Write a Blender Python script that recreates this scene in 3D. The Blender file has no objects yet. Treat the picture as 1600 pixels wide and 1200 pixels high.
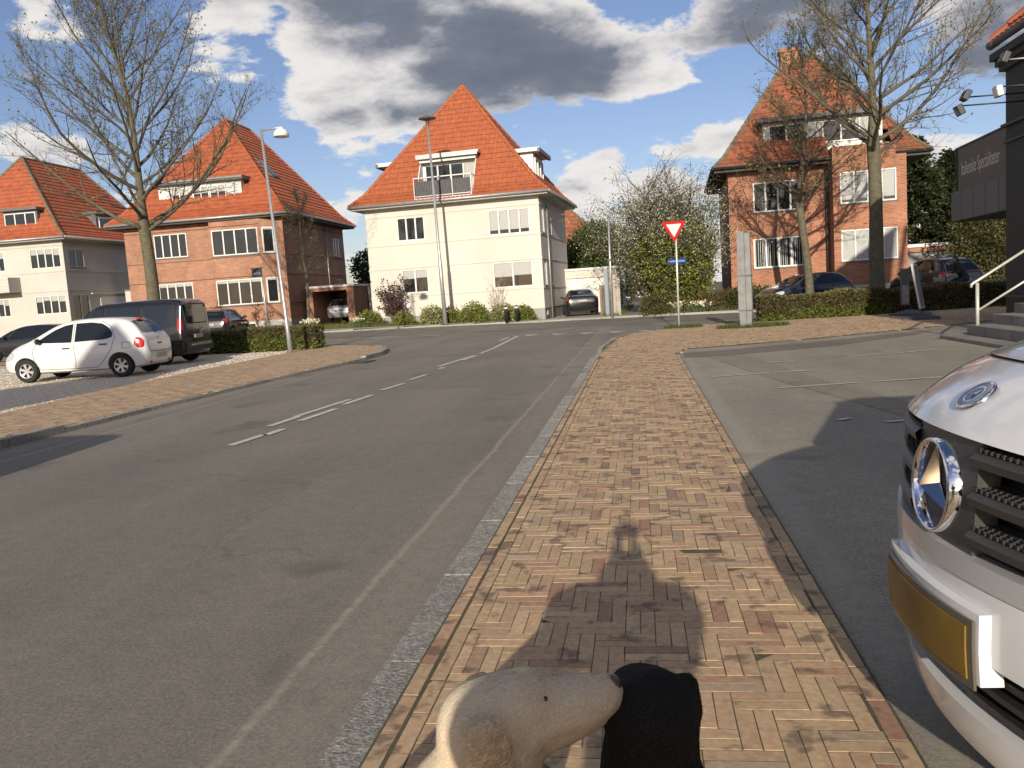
import bpy, bmesh, math, random
import numpy as np
from mathutils import Vector, Matrix

random.seed(7); rng = np.random.default_rng(7)
scene = bpy.context.scene
col = scene.collection
R = math.radians

# ---------------------------------------------------------------- camera
YAW, PITCH, ROLL, CAM_H = 0.158, math.atan(139/1294), 0.066, 1.45
cam_d = bpy.data.cameras.new('camera'); cam = bpy.data.objects.new('camera', cam_d); col.objects.link(cam)
cam_d.sensor_width = 36.0; cam_d.lens = 36*1294/1600; cam_d.clip_start = 0.02; cam_d.clip_end = 5000
def cam_vec(x, y, f):
    c, s = math.cos(ROLL), math.sin(ROLL)
    X, Y = c*x + s*y, -s*x + c*y
    cp, sp = math.cos(PITCH), math.sin(PITCH)
    fw, up = cp*f + sp*Y, -sp*f + cp*Y
    cy, sy = math.cos(YAW), math.sin(YAW)
    return Vector((cy*X - sy*fw, sy*X + cy*fw, up))
rx, ry, rz = cam_vec(1, 0, 0), cam_vec(0, 1, 0), -cam_vec(0, 0, 1)
cam.matrix_world = Matrix(((rx.x, ry.x, rz.x, 0), (rx.y, ry.y, rz.y, 0), (rx.z, ry.z, rz.z, CAM_H), (0, 0, 0, 1)))
scene.camera = cam

# ---------------------------------------------------------------- light
SUN_EL, SUN_AZ = R(16.35), R(-1.7)      # azimuth of the shadows, from +Y
sun_d = bpy.data.lights.new('sun', 'SUN'); sun = bpy.data.objects.new('sun', sun_d); col.objects.link(sun)
sun_d.energy = 3.6; sun_d.angle = R(0.53); sun_d.color = (1.0, 0.89, 0.73)
sdir = Vector((math.sin(SUN_AZ)*math.cos(SUN_EL), math.cos(SUN_AZ)*math.cos(SUN_EL), -math.sin(SUN_EL)))
sun.rotation_euler = sdir.to_track_quat('-Z', 'Y').to_euler()
sun.location = (0, -30, 30)

world = bpy.data.worlds.new('World'); scene.world = world; world.use_nodes = True
def build_world():
    nt = world.node_tree; N = nt.nodes; L = nt.links; N.clear()
    def nd(t, **k):
        n = N.new(t)
        for a, b in k.items(): setattr(n, a, b)
        return n
    out = nd('ShaderNodeOutputWorld'); bg = nd('ShaderNodeBackground'); L.new(bg.outputs[0], out.inputs[0])
    sky = nd('ShaderNodeTexSky', sky_type='NISHITA', sun_disc=False)
    sky.sun_elevation = SUN_EL; sky.sun_rotation = math.pi; sky.altitude = 20; sky.air_density = 1.0; sky.dust_density = 0.6; sky.ozone_density = 1.6
    tc = nd('ShaderNodeTexCoord')
    sep = nd('ShaderNodeSeparateXYZ'); L.new(tc.outputs['Generated'], sep.inputs[0])
    def math_(op, a, b=None, clamp=False):
        m = nd('ShaderNodeMath', operation=op, use_clamp=clamp)
        for i, v in enumerate((a, b)):
            if v is None: continue
            if isinstance(v, (int, float)): m.inputs[i].default_value = v
            else: L.new(v, m.inputs[i])
        return m.outputs[0]
    az = math_('ARCTAN2', sep.outputs[0], sep.outputs[1])
    el = math_('ARCSINE', sep.outputs[2])
    # clouds lie on a flattened dome: stretch sideways towards the horizon
    dn = math_('ADD', math_('ABSOLUTE', sep.outputs[2]), 0.42)
    px = math_('DIVIDE', sep.outputs[0], dn); py = math_('DIVIDE', sep.outputs[1], dn)
    cv = nd('ShaderNodeCombineXYZ'); L.new(px, cv.inputs[0]); L.new(py, cv.inputs[1]); L.new(math_('MULTIPLY', sep.outputs[2], 2.2), cv.inputs[2])
    def noise(scale, detail, rough, off, dist=0.0):
        mp = nd('ShaderNodeMapping'); mp.inputs['Location'].default_value = off; L.new(cv.outputs[0], mp.inputs[0])
        n = nd('ShaderNodeTexNoise'); n.inputs['Scale'].default_value = scale; n.inputs['Detail'].default_value = detail
        n.inputs['Roughness'].default_value = rough; n.inputs['Distortion'].default_value = dist
        L.new(mp.outputs[0], n.inputs['Vector']); return n.outputs[0]
    big = noise(1.7, 3, 0.5, (3.1, 1.7, 0.4))
    fine = noise(5.2, 9, 0.60, (0.3, 4.7, 1.4), 0.25)
    fine2 = noise(11.0, 6, 0.6, (5.3, 2.2, 0.2), 0.2)
    fine3 = noise(6.5, 8, 0.6, (7.7, 1.1, 2.9), 0.3)
    # cloud banks, by azimuth / elevation / half-widths / weight (degrees)
    av = nd('ShaderNodeCombineXYZ'); L.new(az, av.inputs[0]); L.new(el, av.inputs[1])
    def bank(lst):
        tot = None
        for a, e, sa, se, w in lst:
            s = nd('ShaderNodeVectorMath', operation='SUBTRACT'); L.new(av.outputs[0], s.inputs[0]); s.inputs[1].default_value = (R(a), R(e), 0)
            m = nd('ShaderNodeVectorMath', operation='MULTIPLY'); L.new(s.outputs[0], m.inputs[0]); m.inputs[1].default_value = (1/R(sa), 1/R(se), 0)
            ln = nd('ShaderNodeVectorMath', operation='LENGTH'); L.new(m.outputs[0], ln.inputs[0])
            mr = nd('ShaderNodeMapRange', interpolation_type='SMOOTHSTEP'); mr.inputs[1].default_value = 1.0; mr.inputs[2].default_value = 0.15
            mr.inputs[3].default_value = 0; mr.inputs[4].default_value = w; L.new(ln.outputs['Value'], mr.inputs[0])
            tot = mr.outputs[0] if tot is None else math_('MAXIMUM', tot, mr.outputs[0])
        return tot
    cover = bank(CLOUD_COVER)
    clear = bank(CLOUD_CLEAR)
    dark = bank(CLOUD_DARK)
    cen = lambda v, k: math_('MULTIPLY', math_('SUBTRACT', v, 0.5), k)
    d = math_('ADD', cen(big, 1.1), cen(fine, 1.5)); d = math_('ADD', d, cen(fine2, 0.5))
    d = math_('ADD', d, cover); d = math_('SUBTRACT', d, clear)
    mask = nd('ShaderNodeMapRange', interpolation_type='SMOOTHSTEP'); L.new(d, mask.inputs[0])
    mask.inputs[1].default_value = 0.02; mask.inputs[2].default_value = 0.16
    thick = nd('ShaderNodeMapRange', interpolation_type='SMOOTHSTEP')
    td = math_('ADD', math_('ADD', math_('MULTIPLY', d, 0.55), math_('MULTIPLY', dark, 0.72)), math_('ADD', cen(fine3, 1.1), cen(fine2, .5))); L.new(td, thick.inputs[0])
    thick.inputs[1].default_value = 0.05; thick.inputs[2].default_value = 1.15
    ccol = nd('ShaderNodeValToRGB'); L.new(thick.outputs[0], ccol.inputs[0])
    cr = ccol.color_ramp; cr.elements[0].position = 0; cr.elements[0].color = (0.86, 0.83, 0.80, 1)
    cr.elements[1].position = 1; cr.elements[1].color = (0.15, 0.17, 0.215, 1)
    e1 = cr.elements.new(0.35); e1.color = (0.46, 0.455, 0.475, 1)
    e2 = cr.elements.new(0.65); e2.color = (0.20, 0.22, 0.27, 1)
    sc = nd('ShaderNodeMix', data_type='RGBA', blend_type='MULTIPLY'); sc.inputs[0].default_value = 1
    L.new(sky.outputs[0], sc.inputs[6]); sc.inputs[7].default_value = (SKY_S*1.0, SKY_S*0.95, SKY_S*1.12, 1)
    # a little thin veil everywhere
    mixf = math_('MULTIPLY', mask.outputs[0], 0.97)
    mx = nd('ShaderNodeMix', data_type='RGBA'); L.new(mixf, mx.inputs[0]); L.new(sc.outputs[2], mx.inputs[6])
    cs = nd('ShaderNodeMix', data_type='RGBA', blend_type='MULTIPLY'); cs.inputs[0].default_value = 1
    L.new(ccol.outputs[0], cs.inputs[6]); cs.inputs[7].default_value = (CLOUD_S, CLOUD_S, CLOUD_S, 1); L.new(cs.outputs[2], mx.inputs[7])
    L.new(mx.outputs[2], bg.inputs[0]); bg.inputs[1].default_value = WORLD_S
WORLD_S = 0.11
SKY_S = 0.58        # tint on the physical sky
CLOUD_S = 5.6       # cloud radiance in the sky's own units
CLOUD_COVER = [(-10, 16.5, 13, 5.5, .50), (-2, 15, 8, 4.2, .42), (-19, 15.5, 6, 5.5, .40), (-15, 12.8, 8, 2.2, .34), (10, 16.5, 12, 5, .46), (22, 14, 9, 5, .44), (2, 13.2, 4, 2, .28),
               (-3.5, 7.4, 4.2, 2.2, .36), (17, 6.8, 8, 3.0, .40), (7.5, 9.6, 5, 2.0, .30), (1.5, 6.6, 3.5, 2.0, .28), (-38, 10.2, 6, 2.2, .32), (-26, 15.0, 4.5, 2.2, .30), (-21, 6.0, 3.5, 1.6, .28), (-36.5, 17, 5, 1.5, .18), (-10, 26, 40, 8, .30), (60, 16, 26, 9, .26), (-75, 18, 24, 8, .24)]
CLOUD_CLEAR = [(-32, 15.5, 5.5, 4.5, .24), (-23.5, 9.4, 5.5, 3.0, .30), (3.2, 11.4, 3.6, 1.7, .30), (-1, 10.4, 6, 1.5, .28), (-30, 12, 6, 2, .22), (11, 11.6, 4, 1.2, .14), (-10, 9, 6, 2, .2)]
CLOUD_DARK = [(-8.5, 15.5, 10, 5.0, 1.0), (-4, 14, 6.5, 3.4, .95), (-16, 18.0, 8, 4.0, .85), (12, 16, 12, 5, .9), (22, 12.5, 9, 5, .75), (-12, 22, 30, 6, .7), (-14, 12.2, 6, 1.6, .6), (-19, 11.9, 4, 1.3, .55), (18.5, 5.4, 6, 1.6, .55), (-5, 6.9, 2.5, 1.1, .5)]
build_world()

vs = scene.view_settings
vs.view_transform = 'Standard'; vs.look = 'None'; vs.exposure = 0.70; vs.gamma = 1.0; vs.use_curve_mapping = False
scene.render.engine = 'CYCLES'

# ---------------------------------------------------------------- helpers
def smooth01(t):
    t = min(max(t, 0), 1); return t*t*(3 - 2*t)
def zg(x, y):                       # the ground rises gently to the far left
    return 0.025*min(max(-x - 5, 0), 20)*smooth01((y - 30)/12)

def tag(o, label=None, cat=None, group=None, kind=None):
    if label: o['label'] = label
    if cat: o['category'] = cat
    if group: o['group'] = group
    if kind: o['kind'] = kind
    return o
def empty(name, loc, rz=0.0, label=None, cat=None, group=None):
    o = bpy.data.objects.new(name, None); col.objects.link(o)
    o.location = loc; o.rotation_euler = (0, 0, rz); o.empty_display_size = 0.2
    return tag(o, label, cat, group)
def copy_tree(o, parent=None, mats=None):
    c = o.copy(); col.objects.link(c); c.parent = parent
    for ch in list(o.children): copy_tree(ch, c)
    return c

class MB:
    """collects faces, then becomes one mesh object"""
    def __init__(self): self.v = []; self.f = []; self.m = []; self.mi = 0
    def add(self, vs_, fs):
        b = len(self.v); self.v.extend([tuple(p) for p in vs_])
        for q in fs: self.f.append(tuple(b + i for i in q)); self.m.append(self.mi)
    def quad(self, a, b, c, d): self.add([a, b, c, d], [(0, 1, 2, 3)])
    def box(self, x0, x1, y0, y1, z0, z1, M=None):
        p = [(x0, y0, z0), (x1, y0, z0), (x1, y1, z0), (x0, y1, z0), (x0, y0, z1), (x1, y0, z1), (x1, y1, z1), (x0, y1, z1)]
        if M is not None: p = [tuple(M @ Vector(q)) for q in p]
        self.add(p, [(0, 3, 2, 1), (4, 5, 6, 7), (0, 1, 5, 4), (1, 2, 6, 5), (2, 3, 7, 6), (3, 0, 4, 7)])
    def bbox(self, x0, x1, y0, y1, z0, z1, b=0.01, M=None):   # box with chamfered edges
        bm = bmesh.new(); bmesh.ops.create_cube(bm, size=1)
        for q in bm.verts: q.co = Vector(((x0+x1)/2 + q.co.x*(x1-x0), (y0+y1)/2 + q.co.y*(y1-y0), (z0+z1)/2 + q.co.z*(z1-z0)))
        bmesh.ops.bevel(bm, geom=bm.edges[:] + bm.verts[:], offset=b, segments=2, profile=0.6, affect='EDGES')
        bm.verts.index_update()
        self.add([tuple(M @ q.co) if M is not None else tuple(q.co) for q in bm.verts], [tuple(q.index for q in f.verts) for f in bm.faces]); bm.free()
    def tube(self, pts, rad, n=8, cap=True):
        pts = [Vector(p) for p in pts]
        if isinstance(rad, (int, float)): rad = [rad]*len(pts)
        rings = []; prev = None
        for i, p in enumerate(pts):
            t = (pts[min(i+1, len(pts)-1)] - pts[max(i-1, 0)])
            if t.length < 1e-9: t = Vector((0, 0, 1))
            t.normalize()
            if prev is None: a = t.orthogonal().normalized()
            else:
                a = prev - t*prev.dot(t)
                a = a.normalized() if a.length > 1e-6 else t.orthogonal().normalized()
            prev = a; b = t.cross(a)
            rings.append([p + (a*math.cos(2*math.pi*k/n) + b*math.sin(2*math.pi*k/n))*rad[i] for k in range(n)])
        vs_ = [q for r in rings for q in r]; fs = []
        for i in range(len(rings)-1):
            for k in range(n): fs.append((i*n+k, i*n+(k+1) % n, (i+1)*n+(k+1) % n, (i+1)*n+k))
        if cap: fs.append(tuple(range(n-1, -1, -1))); fs.append(tuple((len(rings)-1)*n+k for k in range(n)))
        self.add(vs_, fs)
    def lathe(self, prof, c=(0, 0, 0), n=24, axis='z', cap=False):
        vs_ = []; fs = []
        for r, h in prof:
            for k in range(n):
                a = 2*math.pi*k/n; p = (r*math.cos(a), r*math.sin(a), h)
                if axis == 'y': p = (p[0], h, p[1])
                if axis == 'x': p = (h, p[0], p[1])
                vs_.append((p[0]+c[0], p[1]+c[1], p[2]+c[2]))
        for i in range(len(prof)-1):
            for k in range(n): fs.append((i*n+k, i*n+(k+1) % n, (i+1)*n+(k+1) % n, (i+1)*n+k))
        if cap: fs.append(tuple(range(n-1, -1, -1))); fs.append(tuple((len(prof)-1)*n+k for k in range(n)))
        self.add(vs_, fs)
    def prism(self, poly, y0, y1, axis='y', M=None):   # polygon (a,b) extruded along an axis
        n = len(poly)
        def P(a, b, h):
            q = {'y': (a, h, b), 'x': (h, a, b), 'z': (a, b, h)}[axis]
            return tuple(M @ Vector(q)) if M is not None else q
        vs_ = [P(a, b, y0) for a, b in poly] + [P(a, b, y1) for a, b in poly]
        self.add(vs_, [tuple(range(n)), tuple(range(2*n-1, n-1, -1))] + [(i, (i+1) % n, n+(i+1) % n, n+i) for i in range(n)])
    def grid(self, G):                        # G[i][j] points
        r, c = len(G), len(G[0])
        self.add([p for row in G for p in row], [(i*c+j, i*c+j+1, (i+1)*c+j+1, (i+1)*c+j) for i in range(r-1) for j in range(c-1)])
    def sphere(self, c, r, n=10, m=7):
        if isinstance(r, (int, float)): r = (r, r, r)
        vs_ = []; fs = []
        for i in range(m+1):
            th = math.pi*i/m
            for k in range(n):
                a = 2*math.pi*k/n
                vs_.append((c[0]+r[0]*math.sin(th)*math.cos(a), c[1]+r[1]*math.sin(th)*math.sin(a), c[2]+r[2]*math.cos(th)))
        for i in range(m):
            for k in range(n): fs.append((i*n+k, (i+1)*n+k, (i+1)*n+(k+1) % n, i*n+(k+1) % n))
        self.add(vs_, fs)
    def mesh(self, name, mats, smooth=False, fix=True):
        me = bpy.data.meshes.new(name); me.from_pydata(self.v, [], self.f)
        for m_ in (mats if isinstance(mats, (list, tuple)) else [mats]): me.materials.append(m_)
        if any(self.m): me.polygons.foreach_set('material_index', self.m)
        if fix and len(self.f) < 60000:
            bm = bmesh.new(); bm.from_mesh(me); bmesh.ops.recalc_face_normals(bm, faces=bm.faces); bm.to_mesh(me); bm.free()
        if smooth: me.polygons.foreach_set('use_smooth', [True]*len(me.polygons))
        me.update(); return me
    def build(self, name, mats, parent=None, loc=(0, 0, 0), smooth=False, rot=None, fix=True, autosmooth=None):
        me = self.mesh(name, mats, smooth or autosmooth is not None, fix)
        if autosmooth is not None and hasattr(me, 'set_sharp_from_angle'): me.set_sharp_from_angle(angle=R(autosmooth))
        o = bpy.data.objects.new(name, me); col.objects.link(o); o.location = loc
        if rot: o.rotation_euler = rot
        if parent: o.parent = parent
        return o
def np_mesh(name, verts, faces, mats, parent=None, attr=None, smooth=False):
    """fast mesh from numpy arrays; faces (n,k)"""
    me = bpy.data.meshes.new(name); nf, k = faces.shape
    me.vertices.add(len(verts)); me.vertices.foreach_set('co', np.ascontiguousarray(verts, dtype=np.float32).ravel())
    me.loops.add(nf*k); me.loops.foreach_set('vertex_index', np.ascontiguousarray(faces, dtype=np.int32).ravel())
    me.polygons.add(nf); me.polygons.foreach_set('loop_start', np.arange(0, nf*k, k, dtype=np.int32))
    me.polygons.foreach_set('loop_total', np.full(nf, k, dtype=np.int32))
    for m_ in (mats if isinstance(mats, (list, tuple)) else [mats]): me.materials.append(m_)
    if attr is not None:
        a = me.color_attributes.new('tint', 'FLOAT_COLOR', 'POINT')
        c4 = np.ones((len(verts), 4), dtype=np.float32); c4[:, :3] = attr; a.data.foreach_set('color', c4.ravel())
    me.polygons.foreach_set('use_smooth', np.full(nf, bool(smooth)))
    me.update(calc_edges=True); me.validate()
    o = bpy.data.objects.new(name, me); col.objects.link(o)
    if parent: o.parent = parent
    return o
def remeshed(mb, name, mat, voxel, parent=None, smooth_it=4, loc=(0, 0, 0)):
    o = mb.build(name, mat, None, fix=True)
    m = o.modifiers.new('r', 'REMESH'); m.mode = 'VOXEL'; m.voxel_size = voxel; m.use_smooth_shade = True
    s = o.modifiers.new('s', 'SMOOTH'); s.factor = 0.5; s.iterations = smooth_it
    dg = bpy.context.evaluated_depsgraph_get(); dg.update()
    me = bpy.data.meshes.new_from_object(o.evaluated_get(dg)); o.modifiers.clear(); old = o.data; o.data = me
    me.name = name; me.materials.clear(); me.materials.append(mat); bpy.data.meshes.remove(old)
    me.polygons.foreach_set('use_smooth', [True]*len(me.polygons))
    if parent: o.parent = parent
    o.location = loc
    return o
def text_part(name, body, size, mat, parent, M, extrude=0.002, align='CENTER', sx=1.0):
    cu = bpy.data.curves.new(name, 'FONT'); cu.body = body; cu.size = size; cu.extrude = extrude; cu.align_x = align; cu.align_y = 'CENTER'
    t = bpy.data.objects.new(name, cu); col.objects.link(t)
    dg = bpy.context.evaluated_depsgraph_get(); dg.update()
    me = bpy.data.meshes.new_from_object(t.evaluated_get(dg)); bpy.data.objects.remove(t)
    me.materials.clear(); me.materials.append(mat)
    o = bpy.data.objects.new(name, me); col.objects.link(o); o.parent = parent
    o.matrix_local = M @ Matrix.Diagonal((sx, 1, 1, 1))
    return o

# ---------------------------------------------------------------- materials
MATS = {}
def mat(name, base, rough=0.7, metal=0.0, var=0.0, vscale=3.0, bump=0.0, bscale=40.0, spec=0.5, coat=0.0, alt=None, altscale=1.0, altamt=0.5, obj_var=0.0, transl=0.0, sheen=0.0, detail=4):
    if name in MATS: return MATS[name]
    m = bpy.data.materials.new(name); m.use_nodes = True; nt = m.node_tree; N = nt.nodes; L = nt.links
    b = N['Principled BSDF']
    b.inputs['Roughness'].default_value = rough; b.inputs['Metallic'].default_value = metal
    b.inputs['Specular IOR Level'].default_value = spec; b.inputs['Coat Weight'].default_value = coat
    b.inputs['Coat Roughness'].default_value = 0.06
    if sheen: b.inputs['Sheen Weight'].default_value = sheen
    c4 = (*base, 1); b.inputs['Base Color'].default_value = c4
    geo = N.new('ShaderNodeNewGeometry')
    cur = None
    if alt is not None or var > 0 or obj_var > 0:
        rgb = N.new('ShaderNodeRGB'); rgb.outputs[0].default_value = c4; cur = rgb.outputs[0]
    if alt is not None:
        n = N.new('ShaderNodeTexNoise'); n.inputs['Scale'].default_value = altscale; n.inputs['Detail'].default_value = 5; L.new(geo.outputs['Position'], n.inputs['Vector'])
        mr = N.new('ShaderNodeMapRange'); mr.inputs[1].default_value = 0.5 - 0.18; mr.inputs[2].default_value = 0.5 + 0.18; mr.inputs[4].default_value = altamt; L.new(n.outputs[0], mr.inputs[0])
        mx = N.new('ShaderNodeMix'); mx.data_type = 'RGBA'; L.new(mr.outputs[0], mx.inputs[0]); L.new(cur, mx.inputs[6]); mx.inputs[7].default_value = (*alt, 1); cur = mx.outputs[2]
    if var > 0:
        n = N.new('ShaderNodeTexNoise'); n.inputs['Scale'].default_value = vscale; n.inputs['Detail'].default_value = detail; L.new(geo.outputs['Position'], n.inputs['Vector'])
        mr = N.new('ShaderNodeMapRange'); mr.inputs[1].default_value = 0.25; mr.inputs[2].default_value = 0.75; mr.inputs[3].default_value = 1 - var; mr.inputs[4].default_value = 1 + var; L.new(n.outputs[0], mr.inputs[0])
        vm = N.new('ShaderNodeVectorMath'); vm.operation = 'SCALE'; L.new(cur, vm.inputs[0]); L.new(mr.outputs[0], vm.inputs['Scale']); cur = vm.outputs[0]
    if obj_var > 0:
        oi = N.new('ShaderNodeObjectInfo'); mr = N.new('ShaderNodeMapRange'); mr.inputs[3].default_value = 1 - obj_var; mr.inputs[4].default_value = 1 + obj_var; L.new(oi.outputs['Random'], mr.inputs[0])
        vm = N.new('ShaderNodeVectorMath'); vm.operation = 'SCALE'; L.new(cur, vm.inputs[0]); L.new(mr.outputs[0], vm.inputs['Scale']); cur = vm.outputs[0]
    if cur is not None: L.new(cur, b.inputs['Base Color'])
    if bump > 0:
        n = N.new('ShaderNodeTexNoise'); n.inputs['Scale'].default_value = bscale; n.inputs['Detail'].default_value = 4; L.new(geo.outputs['Position'], n.inputs['Vector'])
        bp = N.new('ShaderNodeBump'); bp.inputs['Strength'].default_value = bump; bp.inputs['Distance'].default_value = 0.02; L.new(n.outputs[0], bp.inputs['Height']); L.new(bp.outputs[0], b.inputs['Normal'])
    if transl > 0:
        out = N['Material Output']; tr = N.new('ShaderNodeBsdfTranslucent')
        if cur is not None: L.new(cur, tr.inputs[0])
        else: tr.inputs[0].default_value = c4
        ms = N.new('ShaderNodeMixShader'); ms.inputs[0].default_value = transl; L.new(b.outputs[0], ms.inputs[1]); L.new(tr.outputs[0], ms.inputs[2]); L.new(ms.outputs[0], out.inputs[0])
    MATS[name] = m; return m
def tint_mat(name, rough=0.8, blotch=0.0, bscale=14.0, bump=0.2, nscale=60.0, dark=(0.07, 0.05, 0.05), transl=0.0, var=0.0):
    """base colour from the mesh's own tint attribute"""
    m = bpy.data.materials.new(name); m.use_nodes = True; N = m.node_tree.nodes; L = m.node_tree.links; b = N['Principled BSDF']
    b.inputs['Roughness'].default_value = rough; b.inputs['Specular IOR Level'].default_value = 0.35
    a = N.new('ShaderNodeVertexColor'); a.layer_name = 'tint'; cur = a.outputs[0]
    geo = N.new('ShaderNodeNewGeometry')
    if var:
        n = N.new('ShaderNodeTexNoise'); n.inputs['Scale'].default_value = nscale; n.inputs['Detail'].default_value = 5; L.new(geo.outputs['Position'], n.inputs['Vector'])
        mr = N.new('ShaderNodeMapRange'); mr.inputs[1].default_value = 0.25; mr.inputs[2].default_value = 0.75; mr.inputs[3].default_value = 1 - var; mr.inputs[4].default_value = 1 + var; L.new(n.outputs[0], mr.inputs[0])
        vm = N.new('ShaderNodeVectorMath'); vm.operation = 'SCALE'; L.new(cur, vm.inputs[0]); L.new(mr.outputs[0], vm.inputs['Scale']); cur = vm.outputs[0]
    if blotch:
        n = N.new('ShaderNodeTexNoise'); n.inputs['Scale'].default_value = bscale; n.inputs['Detail'].default_value = 3; L.new(geo.outputs['Position'], n.inputs['Vector'])
        mr = N.new('ShaderNodeMapRange'); mr.inputs[1].default_value = 0.56; mr.inputs[2].default_value = 0.66; mr.inputs[4].default_value = blotch; L.new(n.outputs[0], mr.inputs[0])
        mx = N.new('ShaderNodeMix'); mx.data_type = 'RGBA'; L.new(mr.outputs[0], mx.inputs[0]); L.new(cur, mx.inputs[6]); mx.inputs[7].default_value = (*dark, 1); cur = mx.outputs[2]
    L.new(cur, b.inputs['Base Color'])
    if bump:
        n = N.new('ShaderNodeTexNoise'); n.inputs['Scale'].default_value = 180; n.inputs['Detail'].default_value = 4; L.new(geo.outputs['Position'], n.inputs['Vector'])
        bp = N.new('ShaderNodeBump'); bp.inputs['Strength'].default_value = bump; bp.inputs['Distance'].default_value = 0.004; L.new(n.outputs[0], bp.inputs['Height']); L.new(bp.outputs[0], b.inputs['Normal'])
    if transl:
        out = N['Material Output']; tr = N.new('ShaderNodeBsdfTranslucent'); L.new(cur, tr.inputs[0])
        ms = N.new('ShaderNodeMixShader'); ms.inputs[0].default_value = transl; L.new(b.outputs[0], ms.inputs[1]); L.new(tr.outputs[0], ms.inputs[2]); L.new(ms.outputs[0], out.inputs[0])
    return m
def brick_mat(name, c1, c2, mortar, bump=0.5):
    """wall bricks 228 x 55 mm in 12 mm joints, box-projected from the object's own coordinates"""
    m = bpy.data.materials.new(name); m.use_nodes = True; N = m.node_tree.nodes; L = m.node_tree.links; b = N['Principled BSDF']; b.inputs['Roughness'].default_value = 0.85
    tc = N.new('ShaderNodeTexCoord'); sp = N.new('ShaderNodeSeparateXYZ'); L.new(tc.outputs['Object'], sp.inputs[0])
    ad = N.new('ShaderNodeMath'); ad.operation = 'ADD'; L.new(sp.outputs[0], ad.inputs[0]); L.new(sp.outputs[1], ad.inputs[1])
    cb = N.new('ShaderNodeCombineXYZ'); L.new(ad.outputs[0], cb.inputs[0]); L.new(sp.outputs[2], cb.inputs[1])
    br = N.new('ShaderNodeTexBrick'); L.new(cb.outputs[0], br.inputs['Vector']); br.inputs['Scale'].default_value = 1.0
    br.inputs['Brick Width'].default_value = 0.24; br.inputs['Row Height'].default_value = 0.067; br.inputs['Mortar Size'].default_value = 0.009; br.inputs['Mortar Smooth'].default_value = 0.3
    br.inputs['Color1'].default_value = (*c1, 1); br.inputs['Color2'].default_value = (*c2, 1); br.inputs['Mortar'].default_value = (*mortar, 1)
    n = N.new('ShaderNodeTexNoise'); n.inputs['Scale'].default_value = 0.9; n.inputs['Detail'].default_value = 6; L.new(tc.outputs['Object'], n.inputs['Vector'])
    mr = N.new('ShaderNodeMapRange'); mr.inputs[1].default_value = .3; mr.inputs[2].default_value = .7; mr.inputs[3].default_value = .8; mr.inputs[4].default_value = 1.18; L.new(n.outputs[0], mr.inputs[0])
    vm = N.new('ShaderNodeVectorMath'); vm.operation = 'SCALE'; L.new(br.outputs[0], vm.inputs[0]); L.new(mr.outputs[0], vm.inputs['Scale']); L.new(vm.outputs[0], b.inputs['Base Color'])
    bp = N.new('ShaderNodeBump'); bp.invert = True; bp.inputs['Strength'].default_value = bump; bp.inputs['Distance'].default_value = 0.01; L.new(br.outputs['Fac'], bp.inputs['Height']); L.new(bp.outputs[0], b.inputs['Normal'])
    return m
white_paint = mat('white paint', (0.60, 0.60, 0.57), 0.45, var=0.05, vscale=6)
glass_dark = mat('window glass', (0.018, 0.02, 0.022), 0.04, spec=0.7, var=0.4, vscale=0.7)
blind_mat = mat('blind fabric', (0.34, 0.345, 0.33), 0.6, var=0.06, vscale=8)
zinc = mat('zinc', (0.36, 0.36, 0.36), 0.45, metal=0.5, var=0.15, vscale=5)
dark_metal = mat('dark metal', (0.03, 0.032, 0.035), 0.45, metal=0.3)
galv = mat('galvanised steel', (0.42, 0.43, 0.44), 0.42, metal=0.6, var=0.12, vscale=9)
black_plastic = mat('black plastic', (0.016, 0.016, 0.017), 0.5, var=0.2, vscale=20)
chrome = mat('chrome', (0.78, 0.78, 0.80), 0.08, metal=1.0)
rubber = mat('rubber', (0.014, 0.014, 0.014), 0.85, var=0.25, vscale=30)
red_lens = mat('red lens', (0.45, 0.012, 0.014), 0.12, coat=0.7)
clear_lens = mat('clear lens', (0.40, 0.42, 0.44), 0.08, coat=1.0)
car_glass = mat('car glass', (0.012, 0.014, 0.015), 0.03, spec=0.8)
wood = mat('weathered wood', (0.20, 0.155, 0.11), 0.85, var=0.25, vscale=4, bump=0.2, bscale=30)
soil = mat('garden soil', (0.085, 0.062, 0.042), 0.95, var=0.35, vscale=5, bump=0.5, bscale=12, alt=(0.07, 0.085, 0.03), altscale=1.6, altamt=0.8)
# ================================================================ ground
def sheet(name, poly, off, m, kind='structure', parent=None, cuts=()):
    """flat polygon draped on the ground heightfield, lifted by off"""
    bm = bmesh.new(); vs_ = [bm.verts.new((x, y, 0)) for x, y in poly]; bm.faces.new(vs_)
    xs = [p[0] for p in poly]; ys = [p[1] for p in poly]
    for xc in (-5, -10, -15, -20, -25):
        if min(xs) < xc < max(xs): bmesh.ops.bisect_plane(bm, geom=bm.verts[:]+bm.edges[:]+bm.faces[:], plane_co=(xc, 0, 0), plane_no=(1, 0, 0))
    for yc in (30, 32, 34, 36, 38, 40, 42):
        if min(ys) < yc < max(ys): bmesh.ops.bisect_plane(bm, geom=bm.verts[:]+bm.edges[:]+bm.faces[:], plane_co=(0, yc, 0), plane_no=(0, 1, 0))
    bmesh.ops.triangulate(bm, faces=bm.faces[:])
    for v in bm.verts: v.co.z = zg(v.co.x, v.co.y) + off
    bmesh.ops.recalc_face_normals(bm, faces=bm.faces)
    for f in bm.faces:
        if f.normal.z < 0: f.normal_flip()
    me = bpy.data.meshes.new(name); bm.to_mesh(me); bm.free(); me.materials.append(m)
    o = bpy.data.objects.new(name, me); col.objects.link(o)
    if parent: o.parent = parent
    elif kind: o['kind'] = kind
    return o
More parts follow.
